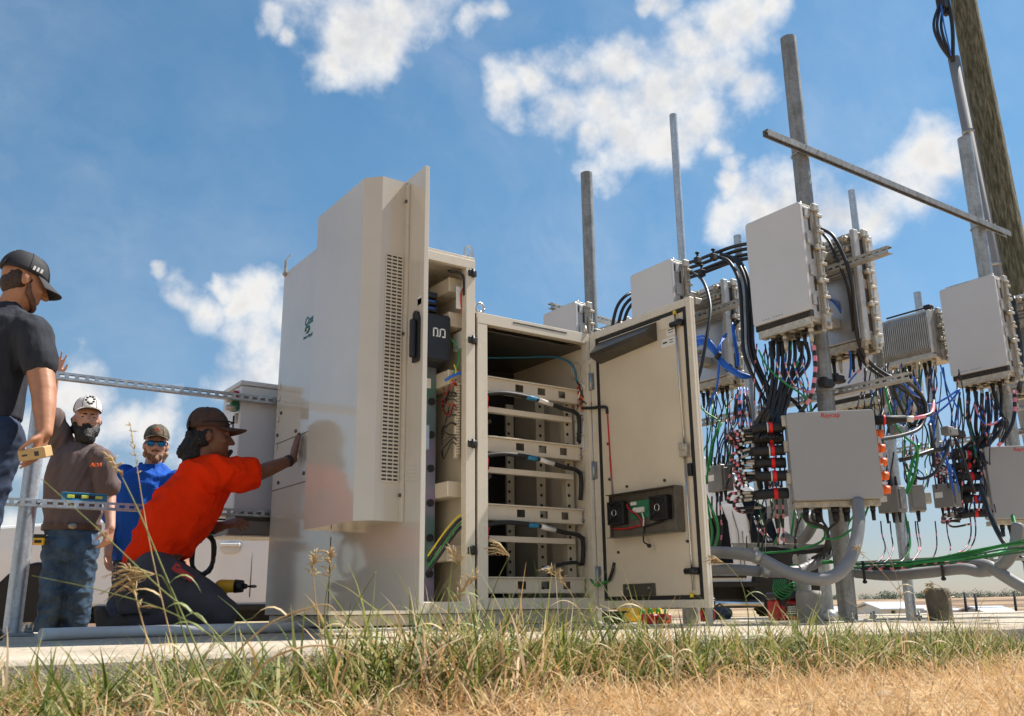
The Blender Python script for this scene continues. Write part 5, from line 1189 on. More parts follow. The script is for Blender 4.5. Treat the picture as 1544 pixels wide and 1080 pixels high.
C('g', 'bright green wire bowing out beside the door edge, outer one', 5.9, [(1063,742,5.9),(1072,765,5.88),(1082,790,5.87),(1082,812,5.87),(1074,832,5.87),(1067,838,5.88)], .008)
C('g', 'bright green wire bowing beside the door edge, inner one', 5.9, [(1061,735,5.92),(1067,765,5.9),(1073,795,5.9),(1073,815,5.9),(1068,832,5.9)], .008)
for i in range(3): C('k', 'pink banded cable hanging straight under the splitter box by the door', 5.95, jit([(1086-6*i,748,5.98),(1087-6*i,775,5.95),(1089-4*i,800,5.95),(1086-5*i,826,5.95)], 1), .006, 'banded tails under the splitter box by the door', ([0,0,1],.032) if i == 0 else None, m=['cable_black','tape_pink'] if i == 0 else None)
# trunk under the largest radio
for i in range(7):
    x0 = 1163+9*i
    C('k', 'thick black cable dropping from the foot of the largest radio', 5.85, jit([(x0,515,5.8),(x0+1,545,5.78),(1166+5*i,580,5.76),(1160+4*i,612,5.74),(1152+4*i,640,5.7),(1140+5*i,662,5.62)], 2), .0125, 'black trunk under the largest radio', n=8)
for i in range(4):
    x0 = 1170+13*i
    C('k', 'pink banded cable curling down under the largest radio', 5.75, [(x0,542,5.72),(x0+5,562,5.70),(x0+16-2*i,580,5.70),(1205+4*i,586+2*i,5.70),(1222,590+2*i,5.75)], .0055, 'pink banded curls under the largest radio', ([0,1,2],.022), m=['cable_blue','tape_pink','tape_white'])
C('g', 'green wire slanting down under the largest radio', 5.7, [(1144,528,5.75),(1156,552,5.7),(1180,575,5.68),(1205,592,5.68),(1218,603,5.7)], .006)
for i in range(3): C('g', 'dark green wire hanging right of the trunk under the largest radio', 5.7, jit([(1203+3*i,538,5.8),(1197,560,5.75),(1215+3*i,600,5.75),(1220+3*i,640,5.8)], 3), .004, 'dark green wires right of the trunk')
C('k', 'black cable with bold pink bands hanging before the tall thick post', 5.6, [(1226,514,5.58),(1229,540,5.56),(1229,560,5.56),(1226,585,5.56),(1221,602,5.56),(1208,620,5.6),(1195,635,5.62)], .0125, None, ([0,1,0,1,0,1,0,1,0,1,0,1,0,0,0,0,0],.036), n=10, m=['cable_black','tape_pink'])
for i in range(3): C('k', 'thin dark cable crossing behind the trunk above the front grey box', 5.95, jit([(1186,595,5.95),(1200,610,5.95),(1215,625,5.95),(1235,612,6.0)], 5), .006, 'thin dark cables behind the trunk')
# plugs entering the left side of the distribution boxes, with banded tails
def plug_bank(cc, h, zs, label, lab2, lab3, grp, ex, trunk):
    """plugs pushed into the side of a distribution box, each splitting into banded tails that double back"""
    for i, z in enumerate(zs):
        p0 = cc - DR*.275 - DF*(.085+.03*(i % 2)) + ZA*z
        t = thing('cable_plug', label, 'plug', p0, grp); mb = MB(); e = p0 - DR*ex*rc.uniform(.9,1.08) + ZA*rc.uniform(-.022,.012)
        pts = smooth_path([p0, p0-DR*.06, p0-DR*ex*.55+ZA*rc.uniform(-.004,.008), e], 5); k = len(pts)
        mb.tube(pts, [.033 if j < k*.3 else .031 if j < k*.85 else .031-.008*(j-k*.85)/(k*.15) for j in range(k)], 12); mb.build('boot', 'rubber', t)
        mb = MB(); mb.cyl(p0-DR*.064, p0-DR*.088, .0348, n=12); mb.build('red_ring', 'tape_red', t)
        if i % 2 == 0:
            mb = MB(); mb.cyl(p0-DR*.092, p0-DR*.10, .0345, n=12); mb.build('white_ring', 'tape_white', t)
        for j in range(3):
            off = Vector((rc.uniform(-.012,.012), rc.uniform(-.012,.012), .018*(j-1)))
            a = e + off; L_ = rc.uniform(.05,.085); b = a - DR*L_ + ZA*rc.uniform(-.02,.012); b2 = b - DR*rc.uniform(.03,.05) - ZA*rc.uniform(.0,.02)
            c_ = b2 - DR*rc.uniform(-.005,.02) - DF*rc.uniform(.02,.05) - ZA*rc.uniform(.02,.045); d = c_ + DR*rc.uniform(.02,.06) - DF*.05 - ZA*rc.uniform(-.01,.04); f_ = d + DR*rc.uniform(.08,.14) - DF*.04 + ZA*rc.uniform(-.03,.03)
            pat = rc.choice(([0,0,3,3,3,0,2,0,1,0,0,1,0,1,0,0,1,0,0,0,0],[0,0,0,3,3,3,0,2,0,1,0,0,1,0,0,0,0,0,0],[0,0,0,0,0,2,0,1,0,0,1,0,0,0,0,0]))
            cable('signal_cable', lab2, 'cable', [e+DR*.02, a, b, b2, c_, d, f_], rc.uniform(.008,.0115), ['cable_black','tape_pink','tape_white','fitting'], grp+' tails', (pat,.016), n=8)
        for j in range(2):
            a = p0 - DR*(ex*.5+.04*j) + DF*-.03; b = a - DF*.06 + ZA*.05 - DR*.02
            cable('power_cable', lab3, 'cable', [a, b, b+(trunk-b)*.45-DR*rc.uniform(-.02,.05), trunk+Vector((rc.uniform(-.03,.03), rc.uniform(-.03,.03), rc.uniform(0,.08)))], .0135, 'cable_black', grp+' risers', n=8)
plug_bank(B1c, .545, (.47,.40,.325,.25,.165,.06), 'black plug with red ring entering the left side of the front grey box', 'pink and white banded tail doubling back left of the front grey box', 'black riser joining the plugs of the front grey box to the trunk above', 'plugs on the left side of the front grey box', .20, pY(1160,628,5.68))
plug_bank(B2c, .545, (.50,.42,.335,.25,.16,.06), 'black plug with red ring entering the grey box at the right edge', 'pink and white banded tail doubling back beside the grey box at the right edge', 'black riser joining the plugs of the right edge grey box to the cables above', 'plugs on the left side of the right grey box', .18, pY(1480,672,6.9))
p0 = B1c + DR*.28 - DF*.10 + ZA*.49
t_ = thing('cable_plug', 'black corrugated plug with red ring on the right side of the front grey box', 'plug', p0); mb = MB(); mb.cyl(p0-DR*.02, p0+DR*.18, .031, .024, 14); mb.build('boot', 'rubber', t_); mb = MB(); mb.cyl(p0+DR*.045, p0+DR*.058, .0325, n=14); mb.build('red_ring', 'tape_red', t_)
mb = MB(); mb.cyl(p0+DR*.18, p0+DR*.225, .019, n=12); mb.build('white_ring', 'tape_white', t_)
cable('signal_cable', 'magenta and black cable curving up from the right plug of the front grey box', 'cable', [p0+DR*.2, p0+DR*.28+ZA*.01, p0+DR*.36-DF*.08+ZA*.05, p0+DR*.40-DF*.16+ZA*.14], .012, ['cable_black','tape_pink'], None, ([1,1,0,0],.05), n=9)
# below and right of the front box
for i in range(4):
    x = (1213,1225,1238,1262)[i]
    C('k', 'black cable leaving a gland beneath the front grey box', 5.75, [(x,770,5.62),(x+2,785,5.66),(1246+i,800,5.7),(1244+2*i,826,5.75),(1242-6*i,842,5.85)], .008, 'black cables under the front grey box')
C('g', 'green wire swinging left beneath the front grey box', 5.75, [(1207,775,5.7),(1222,793,5.72),(1242,798,5.75),(1240,815,5.8),(1215,826,5.85),(1180,832,5.95),(1130,836,6.0)], .007)
C('g', 'green wire swinging right beneath the front grey box to the grey conduit', 5.6, [(1240,812,5.7),(1262,812,5.6),(1282,800,5.5),(1300,785,5.48),(1309,765,5.5)], .0065)
C('g', 'green wire falling behind the dangling pink banded cables', 5.9, [(1168,752,5.9),(1173,775,5.9),(1175,800,5.9),(1170,815,5.9),(1166,822,5.9)], .007)
C('g', 'green wire hanging beside the half hidden short post', 6.3, [(1200,758,6.4),(1196,785,6.35),(1193,808,6.3),(1190,826,6.3)], .008)
for i, x in enumerate((1171,1180)): C('k', 'pink banded cable dangling straight left of the front grey box foot', 5.8, [(x,748,5.75),(x+1,770,5.8),(x+2-i,795,5.82),(x+2,822,5.85)], .0065, 'straight pink banded danglers', ([0,0,1,0,1],.03), m=['cable_black','tape_pink'])
for i in range(2): C('k', 'cable with white and pink bands slanting over the dark vehicle window', 6.3, jit([(1136+7*i,778,6.3),(1142+7*i,792,6.3),(1150+6*i,806,6.3),(1162+5*i,818,6.2)], 1), .007, 'banded cables over the vehicle window', ([0,2,0,1,1,0],.03), m=PINKW)
for i in range(5): C('k', 'black cable lying along the low channel behind the grey conduits', 6.05, jit([(1130,832,6.1),(1165,828,6.05),(1205,832,6.0),(1240,830,5.95),(1262,822,5.9)], 3), .008, 'black cables along the low channel')
C('g', 'thick green cable run along the low channel behind the conduits', 6.0, [(1192,854,6.05),(1215,852,6.0),(1245,848,5.95),(1272,846,5.95)], .012)
# grey flexible conduits
C('c', 'thick grey conduit sweeping down from the door and up into the front grey box', 5.4, [(1062,833,5.75),(1100,834,5.6),(1140,840,5.45),(1185,862,5.32),(1225,873,5.27),(1255,870,5.27),(1278,850,5.3),(1290,820,5.36),(1295,785,5.42),(1293,755,5.5)], .036, n=18)
C('c', 'grey conduit below the sweeping one, rising behind the tall post', 5.8, [(1062,861,5.8),(1105,859,5.7),(1150,862,5.7),(1195,862,5.8),(1228,850,5.95),(1250,832,6.05),(1262,800,6.1)], .033, n=18)
C('c', 'grey conduit loop between the half hidden post and the front grey box', 6.2, [(1181,808,6.35),(1196,816,6.3),(1212,812,6.2),(1224,795,6.1),(1232,772,5.95)], .034, n=18)
for i, (x0, y0, x1, y1, Y) in enumerate(((1136,838,1146,842,5.42),(1147,859,1159,862,5.66))):
    a, b = pY(x0, y0, Y), pY(x1, y1, Y); t_ = thing('conduit_clamp', ('upper','lower')[i]+' shiny clamp round the grey conduits right of the open door', 'clamp', a); mb = MB(); mb.tube([a, b], .0405, 14); mb.obox((a+b)/2+ZA*.045, XA, YA, ZA, .012, .012, .012, .003); mb.build('band', 'galv', t_)
# tray at right: green wires, banded cables and conduits beneath
for i in range(6): C('g' if i % 2 else 'G', 'green wire lying along the low right cable tray', 5.6, jit([(1290,858-i*1.2,6.05),(1340,855-i*1.4,5.85),(1400,851-i*1.8,5.55),(1460,845-i*2.4,5.3),(1510,836-i*3.2,5.1),(1560,830-i*3.6,4.95)], 2.2), .0052, 'green wires on the low right tray')
for i in range(4): C('k', 'pink banded cable lying on the low right cable tray', 5.7, jit([(1300,858,6.0),(1350,856,5.8),(1400,851,5.6),(1450,846,5.4),(1475,838,5.35)], 2.5), .006, 'pink banded cables on the low right tray', ([0,0,1],.026), m=PINK)
C('c', 'grey conduit slung beneath the low right cable tray', 5.8, [(1290,864,6.15),(1340,868,5.95),(1395,864,5.7),(1450,858,5.5),(1480,862,5.4),(1512,852,5.3),(1530,825,5.25),(1535,790,5.25)], .033, n=18)
C('c', 'grey conduit bending down to the right edge below the tray', 5.3, [(1440,850,5.75),(1485,852,5.4),(1510,866,5.3),(1540,884,5.25),(1570,895,5.2)], .034, n=18)
for x, y in ((1302,858),(1420,852),(1488,846)):
    q = pY(x, y, 5.95 if x < 1400 else 5.55); t_ = thing('cable_tie', 'black tie hanging from the low right tray '+('at its left end' if x == 1302 else 'at its middle' if x == 1420 else 'near its right end'), 'cable tie', q); mb = MB(); mb.tube([q+ZA*.05, q-ZA*.075], .009, 7); mb.ell(q-ZA*.08, (.015,.015,.012)); mb.build('strap', 'rubber', t_)
# tails of the splitter boxes to the tray
for (px, Y, lb) in ((1328,6.0,'first'),(1342,6.0,'first'),(1366,6.1,'second'),(1380,6.1,'second'),(1410,6.55,'third'),(1427,6.55,'third')):
    dx = rc.uniform(2, 8)
    for j in range(1 if lb != 'second' else 2):
        C('k', 'thin pink flecked tail below the '+lb+' right splitter box', Y-.1, [(px+3*j,786,Y),(px+2+4*j,806,Y-.03),(px+dx+3*j,826,Y-.1),(px+dx-6,842,Y-.2),(px+dx-16+3*j,850,Y-.25)], .0045, 'tails of the '+lb+' right splitter box', ([0,0,0,1],.03), m=PINK)
    C('k', 'thin dark feed dropping into the top of the '+lb+' right splitter box', Y, jit([(px+2,736,Y),(px,715,Y),(px-2+rc.uniform(-6,6),690,Y),(px+rc.uniform(-8,8),660,Y+.1)], 1.5), .005, 'feeds of the '+lb+' right splitter box', ([0,2,0,1],.035) if px % 2 else None, m=['cable_black','tape_pink','cable_blue'] if px % 2 else None)
for x0, sp in ((1460,14),(1467,12)): C('k', 'dark tail with faint pink flecks ending in a sharp bend above the tray', 6.4, [(x0,768,6.5),(x0+4,790,6.5),(x0+3,812,6.45),(x0-6,828,6.35),(x0-22,836,6.25),(x0-38,842,6.15)], .005, 'bent dark tails above the tray', ([0,0,0,1],.03), m=PINK)
C('g', 'long green wire falling from the cable loop past the twin splitter boxes', 5.9, [(1334,582,6.0),(1340,610,5.95),(1350,640,5.9),(1366,660,5.9),(1380,672,5.9),(1384,690,5.95),(1378,720,6.0),(1368,745,6.0)], .0075)
for i in range(3): C('g', 'twisted green strand above the twin splitter boxes', 6.0, jit([(1386,668,5.95),(1380,690,6.0),(1374,715,6.0),(1366,742,6.0)], 5), .005, 'twisted green strands above the twin boxes')
C('g', 'green wire hanging between the twin splitter boxes down to the tray', 6.0, [(1364,772,6.05),(1370,800,6.0),(1372,825,5.95),(1364,842,5.9),(1352,850,5.9)], .006)
for i in range(4):
    a = (1300+40*i+rc.uniform(-8,8)); C('b', 'thin blue cable strung among the radios at right', 6.6, [(a,560+rc.uniform(-10,15),6.7),(a+12,590,6.65),(a+18+rc.uniform(-12,12),625,6.6),(a+10+rc.uniform(-15,15),668,6.5),(a+14+rc.uniform(-10,10),715,6.4)], .0055, 'thin blue cables among the right radios')
for pts in ([(1356,572),(1376,592),(1400,608),(1425,604),(1445,588)],[(1370,585),(1395,615),(1410,640),(1408,668)],[(1445,590),(1428,608),(1408,625),(1400,640)],[(1330,640),(1342,622),(1358,600),(1360,580)],[(1355,645),(1368,625),(1372,602)]):
    C('b', 'blue cable looping loosely below the finned radio', 6.5, jit(pts, 2), .0075, 'loose blue loops below the finned radio')
for i in range(7): C('k', 'dark cable hanging straight from the finned radio', 6.8, jit([(1345+11*i,558,6.9),(1346+11*i,580,6.85),(1348+10*i,605,6.8),(1350+9*i+rc.uniform(-8,8),640,6.7)], 2), .006, 'dark cables under the finned radio', ([0,0,2,0,1],.04) if i % 3 == 0 else None, m=['cable_black','tape_pink','cable_blue'] if i % 3 == 0 else None)
C('k', 'thick black cable bowing low between the twin splitter boxes and the right post', 6.3, [(1368,700,6.3),(1372,712,6.25),(1388,722,6.2),(1408,714,6.2),(1424,690,6.25),(1432,664,6.3)], .011, n=9)
C('k', 'thick black cable sloping down to the slotted channel at right', 6.2, [(1356,694,6.2),(1380,688,6.2),(1404,680,6.25),(1425,676,6.3),(1432,665,6.3)], .016, n=9)
C('k', 'upright black cable crossing the slotted channel at right', 6.3, [(1402,640,6.35),(1405,660,6.3),(1407,682,6.3),(1409,705,6.3)], .013, n=9)
# under the radio by the wooden pole
for i in range(6):
    x0 = 1460+10*i; C('k', 'thick black cable dropping from the radio by the wooden pole', 6.9, jit([(x0,592,7.05),(x0+1,620,7.0),(x0+4-i,650,6.95),(1478+2*i,676,6.9),(1480+3*i,700,6.85)], 2), .014, 'black trunk under the radio by the wooden pole', n=8)
C('k', 'bold pink banded cable under the radio by the wooden pole', 6.75, [(1530,590,6.8),(1530,605,6.76),(1530,622,6.75),(1526,640,6.72),(1516,660,6.7),(1505,672,6.7)], .014, None, ([1,0,1,0,1,0,0,0,0,0,0,0,0],.038), n=10, m=['cable_black','tape_pink'])
C('b', 'pink and blue cable curling under the radio by the wooden pole', 6.7, [(1470,610,6.8),(1476,628,6.75),(1486,640,6.7),(1498,640,6.7),(1510,630,6.7)], .007, None, ([1,1,0,0],.05), m=['cable_blue','tape_pink'])
C('G', 'thin dark green wire snaking down left of the radio trunk by the wooden pole', 6.8, [(1446,604,6.9),(1450,622,6.85),(1462,640,6.8),(1466,660,6.75),(1470,680,6.7),(1472,690,6.7)], .006)
for i in range(5): C('k', 'thin dark wire tangled at the foot of the radio by the wooden pole', 6.8, jit([(1498,596,6.85),(1502,615,6.8),(1505+4*i,640,6.75),(1495+6*i,665,6.75)], 7), .004, 'tangled thin wires by the wooden pole')
for i in range(3): C('k', 'black cable behind the right side of the radio by the wooden pole', 7.1, jit([(1528,450,7.2),(1534,480,7.15),(1538,520,7.1),(1540,560,7.05),(1536,590,7.0)], 3), .013, 'black cables on the right side of the radio by the pole', n=8)
C('k', 'heavy black cable slanting down from the right plugs to the tray', 6.4, [(1478,735,6.6),(1490,770,6.5),(1506,805,6.3),(1522,828,6.1),(1545,845,5.9)], .018, n=9)
C('g', 'thick green cable dropping from the cut off grey box onto the tray', 6.0, [(1527,778,6.3),(1532,800,6.2),(1528,820,6.0),(1510,833,5.8),(1480,843,5.6)], .014)
C('k', 'black cable slanting behind the right splitter box', 6.5, [(1440,660,6.5),(1452,690,6.5),(1462,720,6.5),(1470,745,6.5)], .011)
for i in range(3): C('b', 'thin blue wire slanting past the right splitter box', 6.6, jit([(1418,672,6.6),(1424,690,6.55),(1430+5*i,715,6.5),(1436+5*i,745,6.5)], 3), .0045, 'thin blue wires by the right splitter box')
for (px, py, Y, l) in ((1428,650,6.3,'grey block clamp holding blue cables on the right slotted channel'),(1352,708-60,6.0,'pale block clamp on the loop right of the front grey box')):
    q = pY(px, py, Y); t_ = thing('block_clamp', l, 'clamp', q); mb = MB(); mb.obox(q, XA, YA, ZA, .035, .03, .03, .005); mb.cyl(q+NB*.03, q+NB*.036, .014, n=10); mb.obox(q+XA*.07, XA, YA, ZA, .035, .024, .024, .004); mb.build('body', 'diplexer_grey', t_)
for (px, py, Y, l) in ((1262,572,5.95,'black clamp gripping the tall post under the silver backed radio'),(1245,578,5.75,'black cable holder on the tall post beside the pink banded cable'),(1445,655,6.6,'black cable holder right of the grey block clamp'),(1510,640,6.8,'black cable holder at the post under the radio by the wooden pole')):
    q = pY(px, py, Y); t_ = thing('cable_holder', l, 'clamp', q); mb = MB(); mb.obox(q, XA, YA, ZA, .05, .03, .026, .006); mb.cyl(q+XA*.05, q+XA*.085, .012, n=8); mb.obox(q-XA*.02+ZA*.026, XA, YA, ZA, .02, .02, .012, .003); mb.build('body', 'rubber', t_)

# the thinner tangle around and behind the boxes
def tangle(label, group, n, x0, x1, y0, y1, Y, kinds, sway, r=.0048):
    for i in range(n):
        k_ = rc.choice(kinds); xa = rc.uniform(x0, x1); xb = xa + rc.uniform(-sway, sway); m_ = []
        for q_ in range(5):
            t_ = q_/4; m_.append((xa+(xb-xa)*t_+rc.uniform(-sway, sway)*.35*(0 < q_ < 4), y0+(rc.uniform(-8, 8) if q_ < 4 else rc.uniform(-3, 3))+(y1-y0)*t_, Y+rc.uniform(-.12,.12)))
        st_ = None; mt_ = None
        if k_ == 'p': st_, mt_ = ([0,0,1,0,2] if rc.random() < .5 else [0,1,0,0,0],.03), ['cable_black','tape_pink','cable_blue']
        if k_ == 'b' and rc.random() < .6: mt_ = 'cable_navy'
        C('k' if k_ == 'p' else k_, label[k_], Y, m_, r*rc.uniform(.75,1.35), group+' '+{'k':'black','b':'blue','g':'green','p':'banded','G':'dark green'}[k_], st_, n=6, m=mt_)
def lb(place): return {'k':'slim black cable hanging '+place,'b':'slim blue cable hanging '+place,'g':'slim green wire hanging '+place,'p':'slim banded cable hanging '+place,'G':'slim dark green wire hanging '+place}
tangle(lb('between the open door edge and the black trunk'), 'slim hangers by the door edge', 16, 1066, 1128, 598, 715, 6.2, 'kkkkkbppg', 16)
tangle(lb('behind the plugs of the front grey box'), 'slim hangers behind the front plugs', 12, 1112, 1190, 590, 735, 6.0, 'kkkpbg', 22, .006)
tangle(lb('between the largest radio and the front grey box'), 'slim hangers above the front grey box', 12, 1140, 1225, 522, 612, 5.85, 'kkkbpg', 18)
tangle(lb('under the front grey box and plugs'), 'slim hangers under the front grey box', 12, 1130, 1290, 752, 838, 5.95, 'kkkpgG', 18)
tangle(lb('from the silver backed radio towards the orange caps'), 'slim hangers above the orange caps', 12, 1300, 1345, 555, 668, 6.3, 'kkkkbpG', 18)
tangle(lb('between the finned radio and the right channel'), 'slim hangers under the finned radio', 18, 1335, 1450, 555, 690, 6.8, 'kkkkkbpG', 22)
tangle(lb('between the right channel and the splitter boxes'), 'slim hangers above the splitter boxes', 14, 1330, 1440, 660, 735, 6.4, 'kkkkbppg', 14, .004)
tangle(lb('beside the plugs of the right edge grey box'), 'slim hangers by the right plugs', 14, 1446, 1500, 596, 770, 6.9, 'kkkbpg', 20, .0055)
# ------------------------------------------------------------------ people
def ridge(co, fx, fz, seed):
    a = noise.noise(Vector((co.x*fx+seed, co.y*fx, co.z*fz))); b = noise.noise(Vector((co.x*fx*2.3+seed, co.y*fx*2.3+7, co.z*fz*2.1)))
    return (1-2.2*abs(a)) + .5*(1-2*abs(b)) - .8
def folds(seed, fx=9, fz=4.0): return lambda co: ridge(co, fx, fz, seed)
def slant(seed, ax, fa=16, fb=3.5):
    ax = ax.normalized()
    def f(co):
        s = co.dot(ax); r_ = co - ax*s
        return (1-2.2*abs(noise.noise(Vector((s*fa+seed, r_.x*fb, r_.z*fb))))) - .35 + .3*noise.noise(co*7)
    return f
def frame_of(f, up=ZA):
    f = f.normalized(); r_ = f.cross(up).normalized(); u = r_.cross(f).normalized(); return f, r_, u
def head(mb, c, f, s=1.0, up=ZA, chin=True):
    f, r_, u = frame_of(f, up)
    def q(x, y, z): return c + (r_*x + f*y + u*z)*s
    mb.ell(q(0,-.012,.028), (.075*s,.096*s,.092*s), r_, f, u, 20, 14)          # skull
    mb.loft([(q(0,.028,.05), r_*.062*s, f*.060*s), (q(0,.034,.0), r_*.066*s, f*.060*s), (q(0,.034,-.045), r_*.058*s, f*.056*s), (q(0,.040,-.085), r_*.043*s, f*.046*s), (q(0,.052,-.108), r_*.024*s, f*.026*s)], 18)   # face and jaw
    mb.cap(q(0,.092,.012), q(0,.113,-.024), .009*s, .014*s, 10); mb.ell(q(.012,.103,-.028), (.009*s,.010*s,.007*s), r_, f, u, 8, 6); mb.ell(q(-.012,.103,-.028), (.009*s,.010*s,.007*s), r_, f, u, 8, 6)
    mb.cap(q(-.040,.080,.026), q(.040,.080,.026), .012*s, .012*s, 10)           # brow
    for sg in (-1,1):
        mb.ell(q(sg*.043,.070,-.018), (.020*s,.018*s,.018*s), r_, f, u, 10, 7)  # cheek
        mb.ell(q(sg*.077,-.008,-.004), (.009*s,.019*s,.031*s), r_, f, u, 10, 8) # ear
        mb.ell(q(sg*.083,-.014,.006), (.006*s,.014*s,.022*s), r_, f, u, 8, 6)
    mb.cap(q(-.018,.088,-.052), q(.018,.088,-.052), .0065*s, .0065*s, 8); mb.cap(q(-.015,.087,-.063), q(.015,.087,-.063), .0075*s, .0075*s, 8)
    mb.ell(q(0,.082,-.092), (.020*s,.016*s,.016*s), r_, f, u, 10, 7)
    return q
def hand(mb, w, d, n, t, s=1.0, curl=.4, spread=.10, thumb=.7):
    """w wrist, d towards the knuckles, n palm side, t thumb side"""
    d = d.normalized(); n = (n-d*n.dot(d)).normalized(); t = t - d*t.dot(d) - n*t.dot(n); t.normalize()
    for i in range(4): mb.cap(w + d*.005*s + t*(1.5-i)*.012*s, w + d*.088*s + t*(1.5-i)*.0205*s, .0165*s, .0125*s, 9)
    L = (.074,.083,.077,.060)
    for i in range(4):
        k = w + d*(.090-.004*abs(i-1))*s + t*(1.5-i)*.0215*s; v = (d + t*(1.5-i)*spread).normalized(); p = k; ang_ = curl*(.75+.12*i)
        for j, (fr, rr_) in enumerate(((.45,.0098),(.31,.0088),(.24,.0078))):
            v2 = (v*math.cos(ang_) + n*math.sin(ang_)).normalized(); nn = n*math.cos(ang_) - v*math.sin(ang_)
            e = p + v2*L[i]*fr*s; mb.cap(p, e, rr_*s, rr_*s*.94, 8); p = e; v = v2; n_ = nn
            ang_ = curl*(1.0+.1*i) ; n = n
            v = v2
    k = w + d*.022*s + t*.024*s; v = (d*.62 + t*thumb + n*.30).normalized(); e = k + v*.042*s; mb.cap(k, e, .0150*s, .0118*s, 9)
    v2 = (d*.85 + t*thumb*.45 + n*(.25+curl*.4)).normalized(); e2 = e + v2*.034*s; mb.cap(e, e2, .0112*s, .010*s, 9); mb.cap(e2, e2+(v2+n*curl*.4).normalized()*.022*s, .0098*s, .0085*s, 9)
def cap_hat(parent, c, f, mk, s=1.0, up=ZA, rise=.118, brim_m=None, brim_len=.078, back=True, back_m=None, name='cap', droop=.35):
    f, r_, u = frame_of(f, up)
    mb = MB(); secs = []
    for i in range(12):
        th = i/11*math.pi/2; k = math.cos(th)**.72; z = rise*math.sin(th)
        secs.append((c + (u*(.0+z) - f*(.010+.01*math.sin(th)))*s, r_*max(.086*k,.002)*s, f*max(.108*k,.002)*s))
    mb.loft(secs, 28)
    mats = [mk]
    if back_m: 
        mats.append(back_m)
        for i_, fc in enumerate(mb.f):
            ctr = sum((mb.v[j] for j in fc), Vector())/len(fc) - c
            if ctr.dot(f) < .008*s: mb.m[i_] = 1
    h = mb.build(name, mats, parent)
    mb = MB()
    nU, nV = 14, 5; top = []; 
    for lay, off in ((0, .0), (1, -.004)):
        for iu in range(nU+1):
            th = R(-66+132*iu/nU)
            for iv in range(nV+1):
                q = iv/nV; rx = .086*math.sin(th); ry = .108*math.cos(th)-.010
                ext = brim_len*q*(math.cos(th)**.55)
                z = .006 - droop*.05*q - .35*abs(math.sin(th))**2*.05*(.4+q) + off
                top.append(c + (r_*rx*(1+.10*q) + f*(ry+ext) + u*z)*s)
    W_ = nV+1; o2 = (nU+1)*W_; fs = []
    for iu in range(nU):
        for iv in range(nV):
            a = iu*W_+iv; fs.append([a, a+1, a+W_+1, a+W_]); fs.append([o2+a, o2+a+W_, o2+a+W_+1, o2+a+1])
    for iu in range(nU): a = iu*W_+nV; fs.append([a, a+W_, o2+a+W_, o2+a][::-1])
    for iv in range(nV): fs.append([iv, iv+1, o2+iv+1, o2+iv][::-1]); a = nU*W_+iv; fs.append([a, a+1, o2+a+1, o2+a])
    mb.add(top, fs, True); mb.build('brim', brim_m or mk, h)
    mb = MB(); mb.ell(c+(u*rise-f*.02)*s, (.009*s,.009*s,.006*s)); 
    for k in range(3):
        a0 = math.pi*k/3
        mb.tube([c + (u*(rise*math.sin(t_)+.0012) - f*(.010+.01*math.sin(t_)))*s + (r_*.087*math.cos(a0) + f*.109*math.sin(a0))*s*(math.copysign(abs(math.cos(t_))**.72, math.cos(t_))) for t_ in [R(2+176*i/20) for i in range(21)]], .0014*s, 5)
    mb.build('seam', back_m or mk, h)
    return h
def person(label, base, seed):
    return label
SR, SD = sdir(1,0), sdir(0,1)

# --- man kneeling in the orange shirt, right palm flat on the cabinet wall
YK = 4.75
def K(x, y, Y=YK): return pY(x, y, Y)
fk = sdir(.90,.43); _, rk, _u = frame_of(fk)         # rk = his right, towards the camera
hc = K(318,661); wr = pa(441,693,AL-.055); palm = pa(447,668,AL-.03)
mb = MB(); head(mb, hc, sdir(.95,.30), 1.0)
mb.cap(hc-ZA*.06-fk*.02, K(303,706), .055, .062); mb.cap(K(303,706), K(285,745), .08, .10); mb.cap(K(285,745), K(238,850), .10, .09)
shR = K(322,716,4.66); elR = K(383,716,4.86); shL = K(300,716,4.93); elL = K(300,800,5.0); wrL = K(334,794,4.98)
mb.cap(shR, elR, .055, .045); mb.cap(elR, elR+(wr-elR)*.35, .045, .042); mb.cap(elR+(wr-elR)*.35, wr, .042, .028)
hand(mb, wr, palm-wr+ZA*.01, XA, fk.cross(ZA)*-1, .98, .03, .06, .75)
mb.cap(shL, elL, .052, .044); mb.cap(elL, wrL, .044, .030); hand(mb, wrL, sdir(.9,-.1,.25), sdir(.2,.5,-.6), sdir(-.2,-.5,.7), .95, .75)
kR, aR, kL, aL = K(334,922,4.64), K(205,938,4.70), K(318,922,5.0), K(205,938,4.98); hR, hL = K(232,868,4.64), K(240,866,4.88)
mb.cap(hR, kR, .07, .05); mb.cap(kR, aR, .05, .04); mb.cap(hL, kL, .07, .05); mb.cap(kL, aL, .05, .04)
M4 = fuse('person', mb, .0065, 'skin_brown', None, K(265,940), 5)
tag(M4, 'kneeling man in bright orange shirt and brown cap pressing one palm against the cabinet', 'person')
mb = MB(); S_ = [(236,852,.165,.165),(240,840,.185,.18),(255,815,.205,.195),(272,782,.215,.205),(286,748,.21,.205),(298,722,.19,.20),(305,705,.13,.15),(309,694,.075,.085)]
mb.loft([(K(x,y,4.79), (fk*.93+ZA*.25).normalized()*hd, rk*hw) for x,y,hd,hw in S_], 26)
mb.cap(shR+ZA*.004, shR+(elR-shR)*.82, .092, .085, 16); mb.cap(shL, shL+(elL-shL)*.55, .088, .085, 16); mb.cap(K(300,722,4.72), shR, .12, .09, 14)
sm = slant(3, Vector((.8,.1,.62)), 13, 3)
fuse('shirt', mb, .007, 'shirt_orange', M4, None, 3, (.018, lambda co: sm(co)+.5*ridge(co, 10, 6, 4)))
